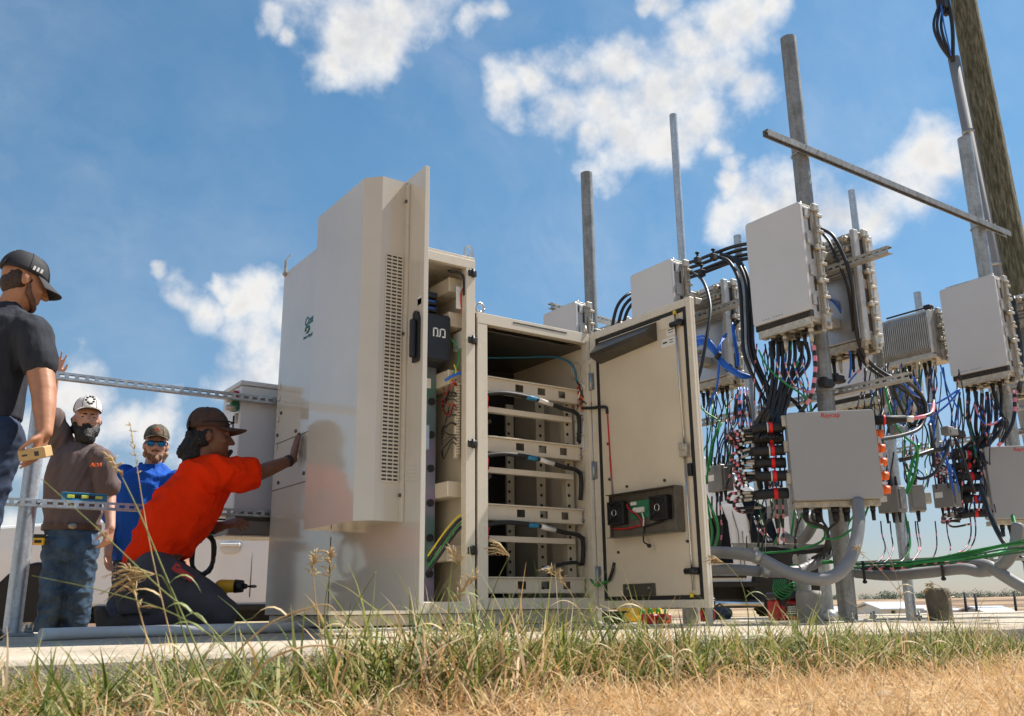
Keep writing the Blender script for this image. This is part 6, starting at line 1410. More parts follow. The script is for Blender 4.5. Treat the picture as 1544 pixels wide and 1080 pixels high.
mb = MB(); mb.loft([(K(232,846,4.79), fk*.150, rk*.158), (K(226,858,4.78), fk*.165, rk*.172), (K(226,882,4.78), fk*.175, rk*.18), (K(236,905,4.78), fk*.19, rk*.18), (K(244,925,4.78), fk*.20, rk*.17)], 24)
for h_, k_, a_ in ((hR,kR,aR),(hL,kL,aL)):
    mb.cap(h_, h_+(k_-h_)*.5, .118, .112, 16); mb.cap(h_+(k_-h_)*.5, k_, .112, .080, 16); mb.ell(k_, (.082,.08,.08)); mb.cap(k_-ZA*.005, k_+(a_-k_)*.6, .075, .075, 14); mb.cap(k_+(a_-k_)*.6, a_, .075, .06, 14)
fuse('trousers', mb, .008, 'trouser_grey', M4, None, 6, (.011, slant(8, Vector((.5,.1,-.8)), 12, 4)))
for a_ in (aR, aL):
    mb = MB(); mb.cap(a_-fk*.0, a_-fk*.14-ZA*.015, .045, .04, 12); mb.cap(a_-fk*.14-ZA*.015, a_-fk*.17+ZA*.05, .042,.03, 12)
    fuse('boot', mb, .008, 'boot', M4)
mb = MB(); bt = [(K(233,846,4.79), .0)]
ring = []
cN = K(232.5,846.5,4.79); X_ = (fk*.93+ZA*.25).normalized()
for i in range(33): th = 2*math.pi*i/32; ring.append(cN + X_*.170*math.cos(th) + rk*.176*math.sin(th))
for i in range(32): mb.obox((ring[i]+ring[i+1])/2, (ring[i+1]-ring[i]).normalized(), ZA, ((ring[i+1]-ring[i]).normalized()).cross(ZA), (ring[i+1]-ring[i]).length/2+.001, .019, .004, .001)
belt = mb.build('belt', 'leather', M4)
mb = MB(); q = cN + rk*.12 - X_*.12; mb.obox(q, fk, ZA, rk, .022, .034, .009, .004); q = cN - X_*.175 + rk*.03; mb.obox(q-ZA*.02, rk, ZA, fk, .05, .055, .012, .006); mb.build('belt_pouch', 'leather', belt)
mb = MB(); fr = sdir(.95,.30); f_, r_, u_ = frame_of(fr)
for (x, y, z, rr_) in ((0,-.055,-.005,.075),(0,-.075,-.045,.066),(.01,-.085,-.085,.055),(-.01,-.10,-.06,.055),(0,-.12,-.075,.045),(.045,-.045,-.02,.04),(-.045,-.045,-.02,.04),(.05,-.02,.015,.034),(.02,-.10,-.105,.04),(0,-.06,-.10,.05)): mb.ell(hc+r_*x+f_*y+u_*z, (rr_,)*3, n=12, m=8)
fuse('hair', mb, .006, 'hair_black', M4, None, 1, (.011, lambda co: noise.noise(Vector((co.x*70, co.y*70, co.z*22)))+.6*noise.noise(co*120)))
mb = MB(); mb.cap(hc+r_*.0+f_*.105-u_*.067, hc+f_*.09-u_*.095, .012,.010); mb.build('goatee', 'hair_black', M4)
h = cap_hat(M4, hc+u_*.050-f_*.006, (fr+ZA*.02).normalized(), 'cap_brown', 1.02, rise=.112, droop=.15, brim_len=.085)
mb = MB(); q = hc+u_*.075
mb.tube([q+r_*.088*math.cos(R(a))+f_*(.112*math.sin(R(a))-.01)+u_*(.012*math.sin(R(a))) for a in range(-20,201,20)], .004, 6); mb.build('glasses_strap', 'black', h)
mb = MB(); mb.obox(q+f_*.108+u_*.018+r_*.035, r_, f_, u_, .028, .005, .022, .006); mb.obox(q+f_*.108+u_*.018-r_*.035, r_, f_, u_, .028, .005, .022, .006); mb.build('glasses_lens', 'car_glass', h)
mb = MB(); mb.ell(q-f_*.115-u_*.015+r_*.03, (.03,.012,.028), r_, f_, u_); mb.build('cap_opening', 'black', h)
mb = MB(); e1 = elR+(wr-elR)*.08; mb.cap(e1, elR+(wr-elR)*.62, .0455, .0385, 14); mb.build('tattoo', 'tattoo', M4) if False else None
mb = MB(); e1 = elR+(wr-elR)*.86; d_ = (wr-elR).normalized(); mb.tube([e1, e1+d_*.02], .034, 14); mb.build('wristband', 'black', M4)
mb = MB(); d_ = (wrL-elL).normalized(); mb.tube([wrL-d_*.05, wrL-d_*.035], .036, 14); mb.build('wristband', 'black', M4)
mb = MB()
for sg in (-1,1): mb.ell(hc+f_*.079+r_*sg*.031+u_*.004, (.011,.009,.007), r_, f_, u_, 8, 6)
mb.build('eyes', 'ink', M4)

# --- bearded man with one arm raised to the rail
YB = 6.5
def Bp(x, y, Y=YB): return pY(x, y, Y)
fb = sdir(.28,-.96); _, rb, _u = frame_of(fb); fh = sdir(.50,-.86)
hc = Bp(131,634); shR, elR, wrR = Bp(98,678), Bp(72,622,6.35), Bp(83,566,6.22); shL, elL, wrL = Bp(151,690,6.46), Bp(165,750,6.5), Bp(167,796,6.42)
mb = MB(); head(mb, hc, fh, 1.12); mb.cap(hc-ZA*.07, Bp(122,680), .062, .068); mb.cap(Bp(122,690), Bp(112,730), .12, .14); mb.cap(Bp(112,730), Bp(107,805), .14, .13)
mb.cap(shR, elR, .055, .047); mb.cap(elR, wrR, .046, .030); hand(mb, wrR, Bp(88,545,6.2)-wrR, SD*-1, SR, 1.05, .18, .22, 1.0)
mb.cap(shL, elL, .055, .046); mb.cap(elL, wrL, .045, .031); hand(mb, wrL, ZA*-1-SR*.15, SR*-1+SD*.3, SD*-1-SR*.2, 1.05, .55)
kR, aR, kL, aL = Bp(80,895,6.45), Bp(66,975,6.5), Bp(119,895,6.5), Bp(112,980,6.55); hR, hL = Bp(88,826), Bp(126,826)
for h_, k_, a_ in ((hR,kR,aR),(hL,kL,aL)): mb.cap(h_, k_, .08, .055); mb.cap(k_, a_, .055, .045)
M2 = fuse('person', mb, .008, 'skin_light', None, Bp(90,985), 5)
tag(M2, 'bearded man in taupe shirt and white trucker cap standing with one arm raised', 'person')
mb = MB(); S_ = [(108,797,.185,.135),(109,770,.190,.14),(112,738,.195,.145),(116,706,.205,.145),(120,688,.19,.13),(123,676,.125,.10),(125,669,.082,.078)]
mb.loft([(Bp(x,y), rb*hw, fb*hd) for x,y,hw,hd in S_], 26); mb.cap(shR+ZA*.01, shR+(elR-shR)*.80, .085, .085, 14); mb.cap(shL, shL+(elL-shL)*.72, .082, .083, 14); mb.cap(Bp(105,705), shR, .11, .09)
fuse('shirt', mb, .008, 'shirt_taupe', M2, None, 5, (.022, slant(5, rb*1.0+ZA*.45, 13, 1.6)))
mb = MB(); mb.loft([(Bp(108,793), rb*.172, fb*.125), (Bp(107,812), rb*.182, fb*.14), (Bp(106,835), rb*.185, fb*.14), (Bp(105,848), rb*.15, fb*.12)], 24)
for h_, k_, a_ in ((hR,kR,aR),(hL,kL,aL)): mb.cap(h_, k_, .108, .088, 16); mb.cap(k_, a_, .086, .082, 16)
fuse('jeans', mb, .009, 'denim', M2, None, 6, (.012, folds(2, 7, 12)))
for a_ in (aR, aL):
    mb = MB(); mb.cap(a_-ZA*.05, a_+fb*.15-ZA*.075, .055, .048, 12)
    fuse('boot', mb, .009, 'boot', M2)
mb = MB(); cN = Bp(108,796); ring = [cN + rb*.192*math.cos(2*math.pi*i/32) + fb*.145*math.sin(2*math.pi*i/32) for i in range(33)]
for i in range(32): X_ = (ring[i+1]-ring[i]).normalized(); mb.obox((ring[i]+ring[i+1])/2, X_, ZA, X_.cross(ZA), (ring[i+1]-ring[i]).length/2+.001, .021, .004, .001)
belt = mb.build('belt', 'leather', M2); mb = MB(); mb.ell(cN+fb*.152-rb*.03, (.030,.021,.007), rb, ZA, fb, 16, 8); mb.build('buckle', 'buckle', belt)
f_, r_, u_ = frame_of(fh); s = 1.12
mb = MB()
for (x, y, z, rr_) in ((0,.06,-.098,.050),(.03,.05,-.088,.044),(-.03,.05,-.088,.044),(.052,.022,-.06,.032),(-.052,.022,-.06,.032),(.064,.002,-.032,.020),(-.064,.002,-.032,.020),(0,.07,-.12,.048),(.02,.055,-.13,.04),(-.02,.055,-.13,.04),(.0,.093,-.046,.013),(.02,.088,-.048,.013),(-.02,.088,-.048,.013)): mb.ell(hc+(r_*x+f_*y+u_*z)*s, (rr_*s,)*3, n=12, m=8)
fuse('beard', mb, .006, 'hair_black', M2, None, 3, (.005, lambda co: noise.noise(co*60)+.5*noise.noise(co*130)))
mb = MB()
for (x, y, z, rr_) in ((.06,-.03,-.0,.034),(-.06,-.03,-.0,.034),(0,-.07,-.01,.06),(.05,-.05,-.05,.04),(-.05,-.05,-.05,.04),(0,-.075,-.06,.05)): mb.ell(hc+(r_*x+f_*y+u_*z)*s, (rr_*s,)*3, n=12, m=8)
fuse('hair', mb, .007, 'hair_black', M2, None, 1, (.007, lambda co: noise.noise(co*50)))
mb = MB()
for sg in (-1,1): mb.ell(hc+(f_*.081+r_*sg*.031+u_*.006)*s, (.012,.008,.006), r_, f_, u_, 8, 6); mb.cap(hc+(f_*.094+r_*sg*.014+u_*.024)*s, hc+(f_*.083+r_*sg*.046+u_*.026)*s, .005, .004, 8)
mb.build('eyes', 'hair_black', M2)
h = cap_hat(M2, hc+u_*.060*s-f_*.006, (fh+ZA*.06).normalized(), 'cap_white', s*1.0, back_m='cap_black', rise=.105, droop=.3, brim_len=.068)
mb = MB(); q = hc+u_*.115*s+f_*.098*s
for i in range(9): a_ = i*.7; mb.ell(q+r_*.026*math.cos(a_)*s*(1-.04*i)+u_*.024*math.sin(a_)*s, (.010,.006,.008), r_, f_, u_, 7, 5)
mb.build('emblem', 'ink', h)
mb = MB(); q = Bp(138,706)+fb*.16
for i in range(5): mb.obox(q+rb*(-.016*i)*-1*-1+ZA*.01*math.sin(i*2.0), rb, ZA, fb, .006, .012+.004*(i % 2), .004, .001)
text_mesh('ADA', .04, 'orange_cap', M2, Bp(135,704,6.5-.165)+ZA*0, SR, ZA, 'chest_print', .2, .004)

# --- man in the blue shirt with mirror sunglasses
YG = 7.2
def G_(x, y, Y=YG): return pY(x, y, Y)
fg = sdir(.30,-.95); _, rg, _u = frame_of(fg); fh = sdir(.38,-.92)
hc = G_(235,673); shR, elR, wrR = G_(186,717), G_(168,782,7.15), G_(163,832,7.0); shL, elL, wrL = G_(266,726), G_(286,790), G_(282,838,7.05)
mb = MB(); head(mb, hc, fh, 1.12); mb.cap(hc-ZA*.07-fh*.015, G_(225,722), .064, .064); mb.cap(G_(222,750), G_(213,850), .11, .10)
mb.cap(shR, elR, .056, .047); mb.cap(elR, wrR, .046, .032); hand(mb, wrR, ZA*-1+SR*.1, SR+SD*-.2, SD*-1, 1.05, .5); mb.cap(shL, elL, .056, .047); mb.cap(elL, wrL, .046, .032); hand(mb, wrL, ZA*-1, SR*-1, SD*-1, 1.05, .5)
kR, aR, kL, aL = G_(176,925), G_(160,1000), G_(222,930), G_(215,1005); hR, hL = G_(194,862), G_(228,862)
for h_, k_, a_ in ((hR,kR,aR),(hL,kL,aL)): mb.cap(h_, k_, .08, .055); mb.cap(k_, a_, .055, .045)
M3 = fuse('person', mb, .009, 'skin_light', None, G_(190,1010), 4)
tag(M3, 'man in blue button shirt wearing mirrored sunglasses and camouflage cap', 'person')
mb = MB(); S_ = [(209,846,.20,.15),(212,810,.205,.155),(217,770,.22,.16),(221,738,.23,.155),(224,720,.215,.14),(226,707,.14,.115),(228,699,.088,.085)]
mb.loft([(G_(x,y), rg*hw, fg*hd) for x,y,hw,hd in S_], 26); mb.cap(shR, shR+(elR-shR)*.9, .09, .088, 14); mb.cap(shL, shL+(elL-shL)*.9, .09, .088, 14)
sh = fuse('shirt', mb, .010, 'shirt_blue', M3, None, 5, (.016, folds(11, 6, 7)))
mb = MB(); ring = []
for i in range(17):
    th = R(-60+300*i/16-90+120); ring.append(G_(225,720)+rg*.078*math.cos(th)+fg*.075*math.sin(th))
for sg in (-1,1): mb.obox(G_(228,706)+rg*sg*.055+fg*.07-ZA*.01, (rg*sg*.6-fg*.6).normalized(), ZA, (fg+rg*sg).normalized(), .035, .03, .004, .002)
mb.tube([G_(228,701)+rg*.082*math.cos(R(a))-fg*.075*math.sin(R(a)) for a in range(-30,211,20)], .014, 7); mb.build('collar', 'shirt_blue', sh)
mb = MB(); mb.obox(G_(243,752)+fg*.16, rg, ZA, fg, .05, .05, .006, .003); mb.obox(G_(243,744)+fg*.166, rg, ZA, fg, .052, .016, .006, .003); mb.build('pocket', 'shirt_blue', sh)
mb = MB(); mb.loft([(G_(209,842), rg*.185, fg*.13), (G_(209,862), rg*.195, fg*.14), (G_(208,885), rg*.17, fg*.13)], 22)
for h_, k_, a_ in ((hR,kR,aR),(hL,kL,aL)): mb.cap(h_, k_, .11, .088, 14); mb.cap(k_, a_, .086, .08, 14)
fuse('jeans', mb, .010, 'denim_dark', M3, None, 5, (.012, folds(4, 7, 12)))
for a_ in (aR, aL):
    mb = MB(); mb.cap(a_-ZA*.03, a_+fg*.15-ZA*.055, .055, .048, 12)
    fuse('boot', mb, .010, 'boot', M3)
f_, r_, u_ = frame_of(fh); s = 1.12
mb = MB()
for (x, y, z, rr_) in ((0,.060,-.090,.034),(.024,.050,-.080,.032),(-.024,.050,-.080,.032),(.050,.025,-.058,.021),(-.050,.025,-.058,.021),(.0,.092,-.046,.010),(.018,.088,-.048,.010),(-.018,.088,-.048,.010),(0,.075,-.105,.028)): mb.ell(hc+(r_*x+f_*y+u_*z)*s, (rr_*s,)*3, n=12, m=8)
fuse('beard', mb, .005, 'hair_ginger', M3, None, 3, (.003, lambda co: noise.noise(co*55)))
mb = MB()
for (x, y, z, rr_) in ((.062,-.03,-.0,.030),(-.062,-.03,-.0,.030),(-.062,-.045,-.05,.032),(.055,-.05,-.05,.03),(0,-.07,-.03,.058),(-.05,-.055,-.085,.026)): mb.ell(hc+(r_*x+f_*y+u_*z)*s, (rr_*s,)*3, n=12, m=8)
fuse('hair', mb, .007, 'hair_blond', M3, None, 1, (.006, lambda co: noise.noise(co*50)))
mb = MB()
for sg in (-1,1): mb.ell(hc+(f_*.096+r_*sg*.034+u_*.004)*s, (.031*s,.008*s,.021*s), r_, f_, u_, 16, 10)
gl = mb.build('sunglasses', 'lens_blue', M3)
mb = MB(); mb.tube([hc+(r_*x+f_*y+u_*.016)*s for x, y in ((-.080,.0),(-.074,.06),(-.062,.09),(-.02,.105),(.02,.105),(.062,.09),(.074,.06),(.080,.0))], .0045*s, 6); mb.build('glasses_frame', 'black', gl)
h = cap_hat(M3, hc+u_*.056*s-f_*.006, (fh+ZA*.04).normalized(), 'cap_camo', s*1.0, back_m='cap_black', rise=.105, droop=.3, brim_len=.068)
mb = MB(); q = hc+u_*.10*s+f_*.108*s; mb.obox(q+r_*-.01, (r_+u_*1.6).normalized(), f_, (u_-r_*.6).normalized(), .018, .004, .006, .001); mb.obox(q+r_*.012, (-r_+u_*1.6).normalized(), f_, (u_+r_*.6).normalized(), .018, .004, .006, .001); mb.build('emblem', 'orange_cap', h)

# --- man at the left edge seen from behind
YM = 4.05
def A(x, y, Y=YM): return pY(x, y, Y)
fm = sdir(.62,.78); _, rm, _u = frame_of(fm); fh = sdir(.72,.62,-.28)
hc = A(36,428); shR, elR, wrR = A(52,508,3.97), A(66,592,3.93), A(68,652,3.88); shL, elL, wrL = A(-78,505,4.25), A(-105,590,4.3), A(-90,660,4.25)
mb = MB(); head(mb, hc, fh, 1.02); mb.cap(hc-ZA*.05-fm*.02, A(14,470), .058, .066); mb.cap(A(2,500), A(-14,545), .085, .10); mb.cap(A(-14,540), A(-20,640), .10, .10)
mb.cap(A(8,488), shR, .045, .055)
mb.cap(shR, elR, .066, .054); mb.cap(elR, elR+(wrR-elR)*.35, .053, .050); mb.cap(elR+(wrR-elR)*.35, wrR, .050, .032)
hand(mb, wrR, sdir(-.22,-.05,-1), sdir(-1,-.05,.1), sdir(.1,-1,.1), 1.05, .30, .03, .75)
mb.cap(shL, elL, .062, .05); mb.cap(elL, wrL, .05, .032); hand(mb, wrL, ZA*-1, SR, SD, 1.0, .5)
hR, kR, aR, hL, kL, aL = A(0,662,3.97), A(-34,800,4.0), A(-66,945,3.98), A(-50,662,4.15), A(-75,800,4.2), A(-110,930,4.2)
for h_, k_, a_ in ((hR,kR,aR),(hL,kL,aL)): mb.cap(h_, k_, .08, .055); mb.cap(k_, a_, .055, .045)
M1 = fuse('person', mb, .0065, 'skin_tan', None, A(-85,955), 5)
tag(M1, 'man in charcoal shirt and black cap seen from behind, cut by the left edge', 'person')
mb = MB(); S_ = [(-20,636,.185,.13),(-18,600,.19,.14),(-14,555,.205,.15),(-8,515,.215,.145),(-2,492,.20,.12),(6,472,.12,.09),(13,460,.075,.07)]
mb.loft([(A(x,y), rm*hw, fm*hd) for x,y,hw,hd in S_], 28); mb.cap(shR, shR+(elR-shR)*.42, .090, .085, 16); mb.cap(shR+(elR-shR)*.42, shR+(elR-shR)*.5, .086,.08,16); mb.cap(shL, shL+(elL-shL)*.45, .088, .085, 16); mb.cap(A(10,485), shR, .09, .092)
sh = fuse('shirt', mb, .008, 'shirt_charcoal', M1, None, 6, (.009, folds(6, 6, 3)))
mb = MB(); q = A(-6,500)-fm*.158; X_ = rm
pts = [q+X_*.10+ZA*.022, q+X_*.03+ZA*.028, q-X_*.10+ZA*.028]
for z0, z1 in (((.10,.02),(-.12,.03)), ((.10,.01),(-.12,-.045))): mb.tube([q+X_*z0[0]+ZA*z0[1]+fm*.0, q+X_*(z0[0]+z1[0])/2+ZA*((z0[1]+z1[1])/2)-fm*.012, q+X_*z1[0]+ZA*z1[1]-fm*.004], .004, 6)
mb.tube([q+X_*.10+ZA*.02, q+X_*.108+ZA*.015, q+X_*.10+ZA*.01], .004, 6); mb.build('back_print', 'white_mark', sh)
mb = MB(); mb.loft([(A(-20,630), rm*.172, fm*.12), (A(-22,650), rm*.182, fm*.135), (A(-24,680), rm*.182, fm*.14), (A(-26,700), rm*.15, fm*.12)], 24)
for h_, k_, a_ in ((hR,kR,aR),(hL,kL,aL)): mb.cap(h_, k_, .105, .082, 16); mb.cap(k_, a_, .08, .072, 16)
fuse('jeans', mb, .008, 'denim_dark', M1, None, 6, (.009, folds(9, 8, 11)))
for a_ in (aR, aL):
    mb = MB(); mb.cap(a_-ZA*.03, a_+fm*.15-ZA*.045, .052, .046, 12)
    fuse('boot', mb, .009, 'boot', M1)
f_, r_, u_ = frame_of(fh); mb = MB()
for (x, y, z, rr_) in ((0,-.024,.012,.078),(0,-.034,-.018,.066),(.036,-.028,-.014,.043),(-.036,-.028,-.014,.043),(.058,.006,.004,.020),(-.058,.006,.004,.020)): mb.ell(hc+r_*x+f_*y+u_*z, (rr_,)*3, n=14, m=10)
fuse('hair', mb, .006, 'hair_brown', M1, None, 4, (.0015, lambda co: noise.noise(co*120)))
mb = MB()
for k_ in range(13):
    q_ = k_/12; a_ = R(-80+160*q_); mb.ell(hc + r_*.058*math.sin(a_) + f_*(.030+.052*math.cos(a_)) - u_*(.052+.048*math.cos(a_)), (.015,.015,.019), n=10, m=8)
for sg in (-1,1): mb.cap(hc+r_*sg*.064+f_*.010-u_*.005, hc+r_*sg*.060+f_*.030-u_*.055, .009, .015)
fuse('beard', mb, .005, 'stubble', M1, None, 4, (.0012, lambda co: noise.noise(co*140)))
h = cap_hat(M1, hc+u_*.036-f_*.004, fh, 'cap_black', 1.06, rise=.105, droop=.55, brim_len=.07)
mb = MB(); q = hc+u_*.115-f_*.085+r_*.02; mb.tube([q+r_*.012*math.cos(a*.8)+u_*.010*math.sin(a*.8)-f_*.012 for a in range(7)], .0025, 5); mb.build('emblem', 'white_mark', h)
mb = MB(); mb.tube([hc+u_*.045-f_*.118-r_*.05, hc+u_*.070-f_*.116-r_*.03, hc+u_*.075-f_*.116, hc+u_*.070-f_*.116+r_*.03, hc+u_*.045-f_*.118+r_*.05], .004, 6); mb.obox(hc+u_*.042-f_*.119, r_, u_, f_, .06, .009, .003, .002); mb.build('cap_strap', 'cap_black', h)
mb = MB()
for i in range(3): mb.obox(hc+u_*(.058)+r_*(.092)+f_*(.0+.017*i), f_, u_, r_, .005, .010, .003, .001)
mb.build('side_mark', 'white_mark', h)

# ------------------------------------------------------------------ things the men carry
q = A(58,683,3.83); X_ = sdir(1,-.15,.12).normalized(); Y_ = sdir(.1,.9,.3).normalized(); Z_ = X_.cross(Y_).normalized(); Y_ = Z_.cross(X_)
t_ = thing('pocket_box', 'small tan box with dark square mark held in the hand at left edge', 'box', q); mb = MB(); mb.obox(q-X_*.015, X_, Y_, Z_, .062, .028, .024, .004); mb.build('body', 'kraft', t_)
mb = MB(); mb.obox(q-X_*.015+X_*.025-Y_*.0285, X_, Y_, Z_, .010, .0008, .010, .0003); mb.build('mark', 'ink', t_); mb = MB(); mb.obox(q-X_*.015-X_*.03-Y_*.0285, X_, Y_, Z_, .012, .0008, .004, .0003); mb.build('lettering', 'ink', t_)
a, b = pb(92,746,LPb) , pb(160,751,LPb); a.z = b.z = RZ2+.043; yv = -ROWB-.045+.02; a.y = b.y = yv; X_ = (b-a).normalized()
t_ = thing('spirit_level', 'short blue spirit level resting on the lower left rail', 'spirit level', (a+b)/2); mb = MB(); c_ = (a+b)/2; L_ = (b-a).length/2
mb.obox(c_+ZA*.018, XA, YA, ZA, L_, .010, .004, .001); mb.obox(c_-ZA*.018, XA, YA, ZA, L_, .010, .004, .001); mb.obox(c_, XA, YA, ZA, L_, .004, .0165, .001); mb.build('body', 'level_blue', t_)
for k_ in (-.62,0,.62): mb = MB(); mb.obox(c_+XA*k_*L_-YA*.006, XA, YA, ZA, .018, .006, .008, .002); mb.build('vial', 'vial', t_)
for k_ in (-.32,.32): mb = MB(); mb.obox(c_+XA*k_*L_-YA*.0045, XA, YA, ZA, .02, .002, .009, .002); mb.build('window', 'black', t_)
q = Bp(64,818)+fb*.13; t_ = thing('tape_measure', 'yellow and black tape measure clipped at the hip of the bearded man', 'tape measure', q); mb = MB(); mb.obox(q, rb, fb, ZA, .042, .025, .026, .008); mb.build('case', 'tool_yellow', t_); mb = MB(); mb.obox(q+ZA*.032, rb, fb, ZA, .036, .024, .014, .006); mb.obox(q+fb*.026-ZA*.004, rb, fb, ZA, .022, .0015, .010, .001); mb.build('grip', 'black', t_); mb = MB(); mb.tube([q+ZA*.03-rb*.03, q+ZA*.05-rb*.08, q+ZA*.075-rb*.13], .006, 6); mb.build('clip', 'fitting', t_)
q = K(277,865,4.50)+fk*.0; X_ = sdir(.78,.1,-.5).normalized(); Z_ = sdir(0,-1,.1).normalized(); Y_ = Z_.cross(X_)
t_ = thing('utility_knife', 'red folding utility knife clipped to the pocket of the kneeling man', 'knife', q); mb = MB(); mb.obox(q, X_, Y_, Z_, .055, .015, .008, .005); mb.obox(q-X_*.045+Y_*.004, X_, Y_, Z_, .016, .020, .007, .005); mb.build('handle', 'tool_red', t_); mb = MB(); mb.obox(q+X_*.0-Y_*.018, X_, Y_, Z_, .035, .008, .006, .003); mb.obox(q-X_*.04+Y_*.008+Z_*.0085, X_, Y_, Z_, .008, .004, .001, .0005); mb.build('blade_holder', 'black', t_)
q = K(348,884,4.95); X_ = sdir(1,.05,-.02).normalized()
t_ = thing('impact_driver', 'yellow and black cordless driver with a bit pointing right behind the kneeling man', 'driver', q); mb = MB(); mb.cap(q-X_*.05, q+X_*.02, .034, .033, 14); mb.cap(q-X_*.03, q-X_*.05-ZA*.10, .020, .022, 12); mb.build('body', 'tool_yellow', t_)
mb = MB(); mb.cyl(q+X_*.022, q+X_*.065, .036, .031, 14); mb.cyl(q+X_*.065, q+X_*.085, .016, .012, 12); mb.obox(q-X_*.05-ZA*.13, X_, SD, ZA, .045, .03, .025, .006); mb.build('gearcase', 'black', t_); mb = MB(); mb.cyl(q+X_*.085, q+X_*.135, .0055, n=8); mb.cyl(q+X_*.10, q+X_*.128, .008, n=6); mb.build('bit', 'dark_steel', t_)
c_ = K(306,836,5.03); mb = MB(); pts = []
for i in range(161):
    th = 2*math.pi*i/20; rr_ = .105+.010*math.sin(i*.9); pts.append(c_ + fk*.55*rr_*math.cos(th) + ZA*rr_*1.05*math.sin(th) + rk*(.012*math.sin(i*.37)) + sdir(.5,0)*.012*math.cos(i*.23))
t_ = mb.tube(pts, .0055, 6).build('cable_coil', 'cable_black', None, c_, recalc=False); tag(t_, 'coil of black cable hanging at the far side of the kneeling man', 'cable coil')
# ------------------------------------------------------------------ vehicles behind
def vehicle(label, org, X, ground, L, prof, wheels, name='pickup_truck', wid=1.9, glass=(), seams=(), handles=(), sill=None, mirror=None, mould=(), lamps=()):
    """side profile (along X, height) given real width; X points to the nose"""
    X = X.normalized(); Yv = Vector((-X.y, X.x, 0)); Z = ZA; o = Vector((org.x, org.y, ground))
    if Yv.dot(DEPTH) < 0: Yv = -Yv
    t = thing(name, label, 'truck', o)
    # body side skin leaning in above the belt line, wheel arches cut out
    poly = prof; mb = MB(); belt_h = max(h for _, h in glass[0]) if False else 1.12
    def lean(h): return .0 if h < belt_h else (h-belt_h)*.22
    def pt(p, far): y = lean(p[1])+.03*max(0, .55-p[1]); return o + X*p[0] + Z*p[1] + Yv*((wid-y) if far else y)
    n = len(poly); vs = [pt(p, 0) for p in poly] + [pt(p, 1) for p in poly]
    mb.add(vs, [list(range(n)), list(range(n, 2*n))[::-1]] + [[i, (i+1)%n, n+(i+1)%n, n+i] for i in range(n)])
    body = mb.build('body', 'truck_white', t)
    md = body.modifiers.new('b', 'BEVEL'); md.width = .03; md.segments = 2; md.limit_method = 'ANGLE'; md.angle_limit = R(20)
    for g in glass:
        mb = MB(); vs = [pt(p, 0) - Yv*.004 for p in g] + [pt(p, 0) + Yv*.01 for p in g]; k = len(g)
        mb.add(vs, [list(range(k)), list(range(k, 2*k))[::-1]] + [[i, (i+1)%k, k+(i+1)%k, k+i] for i in range(k)]); mb.build('window', 'car_glass', t)
    for s in seams:
        mb = MB(); mb.tube([pt(p, 0)-Yv*.001 for p in s], .005, 5); mb.build('door_seam', 'dark_steel', t)
    for (x, h) in handles:
        mb = MB(); q = pt((x, h), 0); mb.obox(q-Yv*.03, X, Yv, Z, .10, .012, .016, .008); mb.obox(q-Yv*.015+X*.085, X, Yv, Z, .014, .016, .014, .004); mb.obox(q-Yv*.015-X*.085, X, Yv, Z, .014, .016, .014, .004); hd = mb.build('door_handle', 'truck_white', t)
        mb = MB(); mb.ell(q-Z*.03, (.10,.008,.06), X, Yv, Z); mb.build('handle_recess', 'box_grey', hd)
    for (x, r) in wheels:
        q = o + X*x + Z*r + Yv*.02; mb = MB(); prof_ = [(-.02,r*.62),(-.02,r*.9),(0,r*.97),(.03,r),(.20,r),(.23,r*.95),(.23,r*.62)]; k = 32; vs = []
        for (d, rr_) in prof_:
            for j in range(k): th = 2*math.pi*j/k; vs.append(q + Yv*d + (X*math.cos(th)+Z*math.sin(th))*rr_)
        mb.add(vs, [[i*k+j, i*k+(j+1)%k, (i+1)*k+(j+1)%k, (i+1)*k+j] for i in range(len(prof_)-1) for j in range(k)], True)
        for j in range(48):
            th = 2*math.pi*j/48; d_ = X*math.cos(th)+Z*math.sin(th); mb.obox(q+Yv*.115+d_*(r+.002), X*math.sin(th)*-1+Z*math.cos(th), Yv, d_, .014, .085, .006, .002)
        wl_ = mb.build('wheel', 'tyre', t)
        mb = MB(); mb.cyl(q+Yv*.03, q+Yv*.06, r*.61, n=28)
        for j in range(6): th = 2*math.pi*j/6; d_ = X*math.cos(th)+Z*math.sin(th); mb.obox(q+Yv*.015+d_*r*.32, d_, (X*-math.sin(th)+Z*math.cos(th)), Yv, r*.28, .035, .02, .008)
        mb.cyl(q-Yv*.0, q+Yv*.05, r*.16, n=16); mb.build('rim', 'zinc', wl_)
        mb = MB(); mb.tube([q + Yv*.0 + (X*math.cos(R(a))+Z*math.sin(R(a)))*(r+.055) for a in range(-12,193,12)], .03, 8); mb.prism([((r+.05)*math.cos(R(a)), (r+.05)*math.sin(R(a))) for a in range(-14,195,16)], q-Yv*.012-Yv*0+Yv*-.03, X, Z, Yv, .03); mb.build('wheel_arch', 'tyre', t)
    if sill:
        mb = MB(); mb.tube([o+X*sill[0]+Z*sill[2]-Yv*.05, o+X*sill[1]+Z*sill[2]-Yv*.05], .045, 12); mb.build('side_step', 'chrome', t)
    for (x0, x1, h, th) in mould:
        mb = MB(); mb.obox(o+X*(x0+x1)/2+Z*h-Yv*.012, X, Yv, Z, (x1-x0)/2, .018, th, .008); mb.build('side_moulding', 'tyre', t)
    if mirror:
        q = pt(mirror, 0)-Yv*.16; mb = MB(); mb.obox(q, X, Yv, Z, .06, .10, .085, .03); mb.tube([q+Yv*.08-Z*.04, q+Yv*.17-Z*.06], .02, 8); mb.build('mirror', 'black', t)
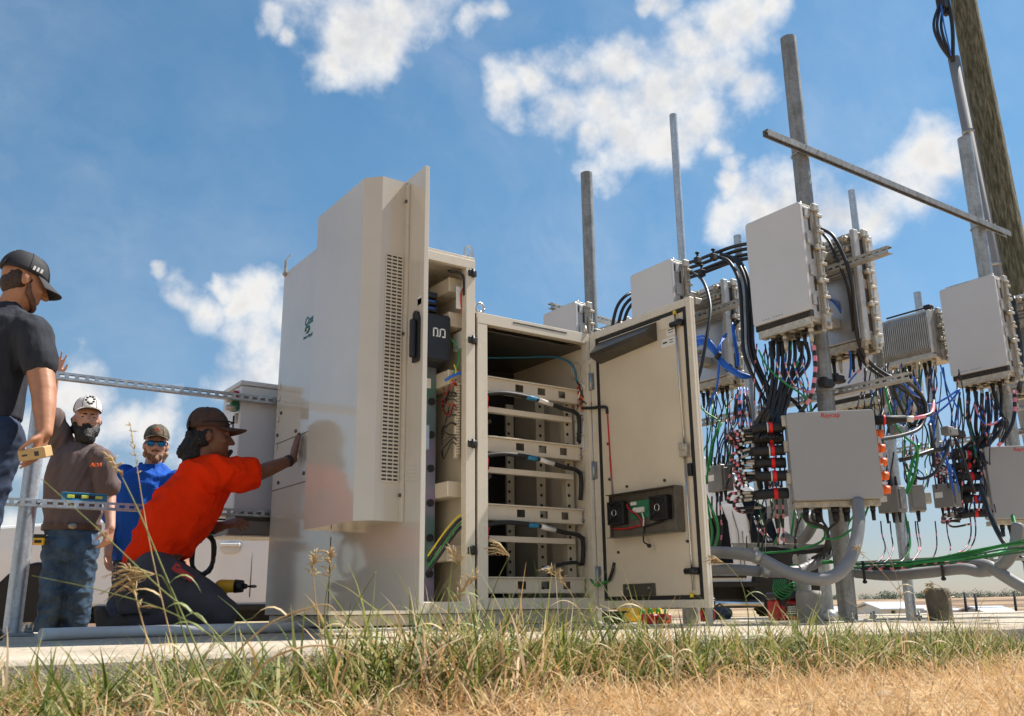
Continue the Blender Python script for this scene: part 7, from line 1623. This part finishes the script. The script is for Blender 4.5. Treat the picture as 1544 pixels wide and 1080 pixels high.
    for (x, h, m_, sx, sz) in lamps:
        mb = MB(); mb.obox(pt((x, h), 0)-Yv*.006, X, Yv, Z, sx, .014, sz, .008); mb.build('lamp', m_, t)
    mb = MB(); mb.obox(o+X*(prof[0][0]+L/2)+Z*.36+Yv*wid/2, X, Yv, Z, L/2-.3, wid/2-.25, .10, .02); mb.build('underbody', 'far_dark', t)
    return t
# left truck faces left: nose beyond the left edge
X1 = -sdir(.995,.10); base = pY(376, 900, 9.5)
prof = [(-2.6,.42),(-2.6,1.22),(-.95,1.25),(-.85,1.86),(.55,1.90),(1.28,1.30),(2.85,1.20),(3.02,.95),(3.02,.48),(2.75,.42)]
vehicle('white pickup truck parked behind the men at left', base, X1, -.27, 5.6, prof, ((-1.65,.39),(2.05,.39)), glass=([(-.72,1.27),(-.68,1.74),(.03,1.77),(.03,1.27)],[(.10,1.27),(.10,1.77),(.50,1.76),(1.05,1.28)],), seams=([(0,.50),(0,1.28)],[(1.08,.52),(1.05,1.28)],[(-.8,.52),(-.78,1.26)]), handles=((.22,1.02),(-.58,1.02)), mirror=(.98,1.32), mould=((-1.1,1.5,.40,.03),), lamps=((2.86,1.02,'tape_white',.12,.09),(-2.5,1.05,'tool_red',.05,.14)))
# right truck faces right
X2 = sdir(.985,.17); base = pY(1112, 880, 10.0)
prof = [(-3.0,.45),(-3.0,1.30),(-1.9,1.32),(-1.8,1.92),(-.35,1.95),(.10,1.62),(.62,1.28),(.98,1.20),(1.12,.95),(1.12,.50),(1.0,.42)]
vehicle('white truck parked behind the grey conduits, dark windows seen past the open door', base, X2, -.13, 4.1, prof, ((.58,.36),(-2.3,.36)), glass=([(-1.5,.66),(-1.5,1.82),(-.62,1.84),(-.34,1.78),(-.16,1.50),(-.06,1.10),(-.03,.66)],[(.11,1.46),(.22,1.38),(.44,1.24),(.50,.95),(.50,.66),(.20,.66),(.19,1.1)]), seams=([(.06,.5),(.05,1.0),(-.02,1.4),(-.16,1.70)],[(.10,.5),(.10,1.0)]), handles=((-.55,.60),), sill=(-1.5,.24,.24), mould=((-1.5,.26,.44,.028),(-1.2,.1,.52,.012)))
# ------------------------------------------------------------------ grass along the pad
M['blade_green'] = island_mat('grass_blade', [(.045,.08,.012),(.12,.165,.025),(.22,.25,.05),(.33,.33,.10),(.45,.40,.19)], .6, .4)
M['blade_dry'] = island_mat('dry_blade', [(.66,.47,.25),(.46,.28,.11),(.74,.58,.38),(.58,.37,.16),(.30,.17,.07),(.78,.63,.44)], .7, .35)
M['blade_straw'] = island_mat('straw', [(.66,.44,.21),(.52,.32,.13),(.76,.56,.32),(.58,.36,.15),(.30,.17,.07),(.80,.63,.42)], .8, .3)
M['stalk_green'] = mat('stalk_green', (.21,.23,.06), .55, var=.35, scale=30, c2=(.10,.14,.03))
M['stalk_dry'] = mat('stalk_dry', (.50,.38,.19), .6, var=.3, scale=30, c2=(.34,.22,.09))
rg_ = random.Random(77)
def blade(mb, X, Y, h, az, lean, bend, w, z=None, seg=5, twist=0.0):
    """ribbon in survey coordinates: az heading of the lean, lean angle at root, bend added to the tip"""
    z = gz(X, Y)-.01 if z is None else z
    p = Vector((X, Y, z)); dh = Vector((math.sin(az), math.cos(az), 0)); sd = Vector((math.cos(az+twist), -math.sin(az+twist), 0)); vs = []; a = lean
    for i in range(seg+1):
        t = i/seg; ww = w*(1-t**2.2)*.5 + .0003
        for sg in (-1, 1): q = p + sd*ww*sg; vs.append(survey(q.x, q.y, q.z))
        if i < seg: p = p + (dh*math.sin(a) + ZA*math.cos(a))*(h/seg); a += bend/seg; 
        if p.z < gz(p.x, p.y)+.002: p.z = gz(p.x, p.y)+.002 + rg_.random()*.004
    mb.add(vs, [[2*i, 2*i+1, 2*i+3, 2*i+2] for i in range(seg)], True)
def along(s, d): q = E0 + ED*s + EN*d; return q.x, q.y
green, dry, straw = MB(), MB(), MB()
def lump(s): return .55 + .45*noise.noise(Vector((s*1.7, 3.1, 0))) + .35*noise.noise(Vector((s*5.3, 9, 0)))
# tufts hugging the pad's edge
ntuft = 0
while ntuft < 1550:
    s = rg_.uniform(-.6, 5.6); wmax = .62 if s > 1.2 else 1.0
    d = abs(rg_.gauss(0, .27 if s > 1.2 else .36))+.015
    if d > wmax: continue
    X, Y = along(s, d)
    if Y < 1.25 or X*X+Y*Y < 1.35: continue
    ntuft += 1
    hump = math.exp(-((s-1.35)/.42)**2) ; left_ = smooth01((1.1-s)/.8); right_ = smooth01((s-3.3)/.8)
    H = (.13 + .13*lump(s)*rg_.uniform(.6,1.2) + .20*hump*rg_.uniform(.4,1) + .08*left_*rg_.random())*(1-.45*smooth01((d-.2)/.5)) *(1-.30*right_)
    H *= .68 + .32*smooth01((s-.7)/.5) if s < 1.3 else 1
    if rg_.random() < .08: H *= 1.5
    pdry = .22 + .42*smooth01((d-.22)/.35)*(1-.6*left_) + .12*hump
    for _ in range(rg_.randint(7, 15)):
        bx_, by_ = X+rg_.gauss(0,.022), Y+rg_.gauss(0,.022); isd = rg_.random() < pdry
        if edge_dist(bx_, by_) < .006: continue
        blade(dry if isd else green, bx_, by_, H*rg_.uniform(.5,1.35), rg_.uniform(0, 6.283), rg_.uniform(.05,.8), rg_.uniform(.3,2.6 if not isd else 3.2), rg_.uniform(.0035,.0085), twist=rg_.uniform(-.8,.8))
# coarse tall clumps: one before the cabinets, others along the edge
for (s0, d0, n_, spread, H0, H1, pd) in ((1.12,.30,170,.17,.22,.40,.35),(1.45,.22,160,.18,.20,.36,.40),(1.9,.25,90,.18,.14,.28,.4),(.30,.40,40,.2,.14,.24,.3),(.80,.35,60,.13,.16,.30,.35),(-.1,.35,30,.15,.14,.26,.3),(3.2,.22,70,.2,.10,.20,.35),(3.9,.25,60,.2,.09,.18,.4)):
    for _ in range(n_):
        X, Y = along(s0+rg_.gauss(0, spread), max(.015, d0+rg_.gauss(0, .12)))
        if Y < 1.3: continue
        isd = rg_.random() < pd
        blade(dry if isd else green, X, Y, rg_.uniform(H0, H1), rg_.uniform(0,6.283), rg_.uniform(.0,.55), rg_.uniform(.3,2.4), rg_.uniform(.006,.012), seg=7, twist=rg_.uniform(-.9,.9))
# loose mixed sward filling between the tufts
for _ in range(9500):
    s = rg_.uniform(-.6, 5.6); d = rg_.uniform(.0, .75)**1.25; X, Y = along(s, d+.012)
    if Y < 1.25: continue
    isd = rg_.random() < .38 + .5*smooth01((d-.2)/.4)
    blade(dry if isd else green, X, Y, rg_.uniform(.03,.12)*(1-.5*d), rg_.uniform(0,6.283), rg_.uniform(.2,1.2), rg_.uniform(.2,1.6), rg_.uniform(.003,.007), seg=4, twist=rg_.uniform(-1,1))
# clump at the squat stub and blades rooted along the pad edge at right
q = pY(1419, 945, 5.6); 
for _ in range(520):
    px_ = rg_.gauss(1425, 32); Yq = rg_.uniform(4.35, 4.75); c_ = (px_-772)/1420*Yq
    X, Y = c_, Yq
    if edge_dist(X, Y) < .01: X, Y = along((Vector((X, Y))-E0).dot(ED), rg_.uniform(.01,.1))
    blade(dry if rg_.random() < .5 else green, X, Y, rg_.uniform(.10,.30)*math.exp(-((px_-1425)/60)**2), rg_.uniform(0,6.283), rg_.uniform(.0,.5), rg_.uniform(.2,2.2), rg_.uniform(.0025,.004))
# fallen straw over the open ground
for _ in range(36000):
    u_ = rg_.random(); Y = 1.9 + 3.6*u_**1.4; X = rg_.uniform(-.62, .66)*Y
    d = edge_dist(X, Y)
    sl_ = (Vector((X, Y))-E0).dot(ED)
    if d < .05 or rg_.random() > (smooth01((d-.02)/.4)+.12)*(.25+.75*smooth01((sl_-.7)/.7)): continue
    cl = noise.noise(Vector((X*4, Y*4, 2)))
    if cl < -.2 and rg_.random() < .8: continue
    blade(straw, X, Y, rg_.uniform(.03,.13), rg_.uniform(0,6.283), rg_.uniform(.6,1.5), rg_.uniform(-.1,.7), rg_.uniform(.0013,.0034), z=gz(X,Y)+rg_.uniform(-.004,.012), seg=3, twist=rg_.uniform(-1,1))
tag(green.build('grass', 'blade_green', None, (0,0,0), recalc=False), kind='stuff')
tag(dry.build('dry_grass', 'blade_dry', None, (0,0,0), recalc=False), kind='stuff')
tag(straw.build('straw_litter', 'blade_straw', None, (0,0,0), recalc=False), kind='stuff')
# tall single stalks, each with its own head
def stalk(label, Y, pts, r, m, hd=None, leaf=True):
    P_ = [pY(p[0], p[1], p[2] if len(p) > 2 else Y) for p in pts]
    q = P_[0] - CAM; X, Yv = q.dot(RT0), q.dot(DEPTH); g = survey(X, Yv, gz(X, Yv)-.01)
    if P_[0].z > g.z + .01: P_ = [g] + P_
    path = smooth_path(P_, 6); k = len(path); t = thing('grass_stalk', label, 'grass stalk', path[0], 'tall grass stalks along the pad')
    mb = MB(); mb.tube(path, [r*(1.15-.75*i/k) for i in range(k)], 6); mb.build('stem', m, t)
    if leaf:
        mb = MB()
        for f_ in (.25, .5):
            i = int(k*f_); a = path[i]; out = RT0*rg_.choice((-1,1))*rg_.uniform(.06,.12) + DEPTH*rg_.uniform(-.04,.04); n_ = 7; vs = []
            for j in range(n_): 
                u_ = j/(n_-1); c_ = a + out*u_ + ZA*(.09*u_ - .11*u_*u_); wd = .0028*(1-u_**2)+.0002
                vs += [c_ + DEPTH*wd + ZA*wd*.6, c_ - DEPTH*wd - ZA*wd*.6]
            mb.add(vs, [[2*j,2*j+1,2*j+3,2*j+2] for j in range(n_-1)], True)
        mb.build('leaf', m, t, recalc=False)
    if hd:
        kind, dx, dy, ln = hd; tip = path[-1]; base_d = (RT0*dx - ZA*dy).normalized(); mb = MB()
        nn = 9 if kind == 'fan' else 22
        for j in range(nn):
            if kind == 'fan':
                v = (base_d + (path[-1]-path[-4]).normalized()*.25 + ZA*(.5-.9*j/nn) + DEPTH*rg_.uniform(-.3,.3)).normalized(); L_ = ln*rg_.uniform(.75,1.1); o_ = tip
            else:
                i_ = k-1-int(j*.35); o_ = path[max(0, i_)]; v = (base_d*.6 + Vector((rg_.gauss(0,.5), rg_.gauss(0,.5), rg_.gauss(.1,.4)))).normalized(); L_ = ln*rg_.uniform(.25,.55)
            p2 = o_ + v*L_*.55 + ZA*L_*.04; p3 = o_ + v*L_ - ZA*L_*.14
            mb.tube([o_, p2, p3], [r*.45, r*.85, r*.3], 5)
            for q_ in range(5 if kind == 'fan' else 2):
                c_ = o_ + (p3-o_)*(.25+.16*q_); mb.tube([c_, c_ + v*ln*.10 + Vector((rg_.gauss(0,1), rg_.gauss(0,1), rg_.gauss(0,1)))*ln*.035], [r*.45, r*.1], 4)
        mb.build('seed_head', 'stalk_dry', t, recalc=False)
for a_ in (
 ('green stalk crossing the bearded man, its small pale head beside his chest print', 2.0, [(345,1090),(300,985),(255,880),(213,780),(180,712),(165,690)], .0022, 'stalk_green', ('s',-.5,-.5,.05)),
 ('pale thin stalk rising beside the blue shirt to a tiny head', 2.1, [(285,1085),(262,980),(243,900),(222,800),(206,700),(197,642)], .0017, 'stalk_dry', ('s',-.2,-1,.03)),
 ('long slanting stalk reaching left past the tape measure', 1.9, [(400,1085),(330,960),(245,890),(150,800),(62,722)], .0019, 'stalk_green', None),
 ('lower slanting stalk reaching left across the jeans of the bearded man', 1.95, [(430,1085),(350,985),(260,925),(150,890),(48,868)], .0017, 'stalk_green', None),
 ('stalk with a drooping fan head hanging beside the kneeling man', 2.0, [(330,1085),(285,980),(262,905),(246,872),(233,866)], .0024, 'stalk_green', ('fan',-1,.25,.10)),
 ('stalk with an upright yellow head left of the drooping fan head', 2.0, [(262,1085),(228,985),(206,905),(196,862)], .0022, 'stalk_dry', ('s',-.3,-1,.08)),
 ('dry blade arching over in front of the knee of the kneeling man', 2.1, [(322,1085),(338,1010),(400,945),(462,918),(500,915),(520,960),(526,1000)], .0024, 'stalk_dry', None),
 ('broad dry leaf bowing low at left in front of the pad face', 1.85, [(350,1085),(390,1010),(440,980),(500,975),(560,1000)], .003, 'stalk_dry', None),
 ('straight green stalk in front of the left cabinet foot', 2.2, [(462,1085),(500,985),(535,915),(567,862)], .0022, 'stalk_green', None),
 ('stalk with a slim tan head before the left cabinet door seam', 2.3, [(505,1070),(492,985),(490,915),(498,862),(497,835)], .0020, 'stalk_green', ('s',-.4,-1,.07)),
 ('stalk with a tan head left of the slim one by the cabinet foot', 2.2, [(520,1080),(490,990),(478,920),(472,862),(474,842)], .0020, 'stalk_dry', ('s',0,-1,.06)),
 ('stalk with a pale fan head before the lowest battery shelf', 2.7, [(690,1010),(724,950),(748,880),(768,838)], .0026, 'stalk_green', ('fan',-1,-.25,.075)),
 ('stalk with a wispy head before the right end of the lowest battery shelf', 2.8, [(880,980),(870,915),(850,880),(828,862)], .0017, 'stalk_dry', ('s',-.4,-1,.09)),
 ('green blade leaning over the corner of the open battery cabinet door', 2.6, [(990,1000),(945,940),(915,893),(896,868)], .0024, 'stalk_green', None),
 ('bent dry stalk before the foot of the open battery cabinet door', 2.6, [(1020,1000),(990,945),(955,905),(935,920),(900,912)], .0017, 'stalk_dry', None),
 ('stalk with a tan fan head in front of the grey conduits', 3.1, [(1128,975),(1128,925),(1118,880),(1100,856),(1090,848)], .0022, 'stalk_green', ('fan',-1,-.15,.065)),
 ('thin stalk crossing in front of the tall post foot', 3.3, [(1405,985),(1370,915),(1335,868),(1300,835),(1292,826)], .0014, 'stalk_dry', ('s',-.6,-.4,.05)),
 ('thin bowed stalk between the tall post and the squat stub', 3.4, [(1350,975),(1358,900),(1345,850),(1332,815)], .0014, 'stalk_dry', None),
 ('curling dry stalk in front of the squat stub', 4.1, [(1420,975),(1432,925),(1425,892),(1405,880),(1398,892)], .0022, 'stalk_dry', ('s',-.6,.3,.06)),
 ('wispy stalk left of the front battery cabinet post', 2.6, [(660,1020),(668,950),(690,900),(718,872)], .0017, 'stalk_dry', ('s',.3,-1,.10)),
 ('second wispy stalk before the battery cabinet post', 2.7, [(745,1000),(735,930),(712,880),(690,850),(682,835)], .0016, 'stalk_green', ('s',-.3,-1,.10))):
    stalk(*a_)
# a few stones and one rock in the straw
for px, py, r_, l in ((870,1055,.030,'small pale stone in the straw below the open cabinet'),(1335,1052,.022,'brown clod in the straw at lower right'),(1470,985,.035,'clump of brown soil near the pad edge at right')):
    d_ = sight(px, py); t0 = .0
    for it in range(400):
        t0 += .015; p_ = CAM + d_*t0; q = p_-CAM
        if p_.z < gz(q.dot(RT0), q.dot(DEPTH)): break
    mb = MB(); mb.ell(p_+ZA*r_*.2, (r_*1.2, r_, r_*.6), n=16, m=10); 
    mb.v = [p_ + (v-p_)*(1+.28*noise.noise((v-p_)*42+Vector((px,0,0)))) for v in mb.v]
    tag(mb.build('stone', 'stone', None, p_), l, 'stone')
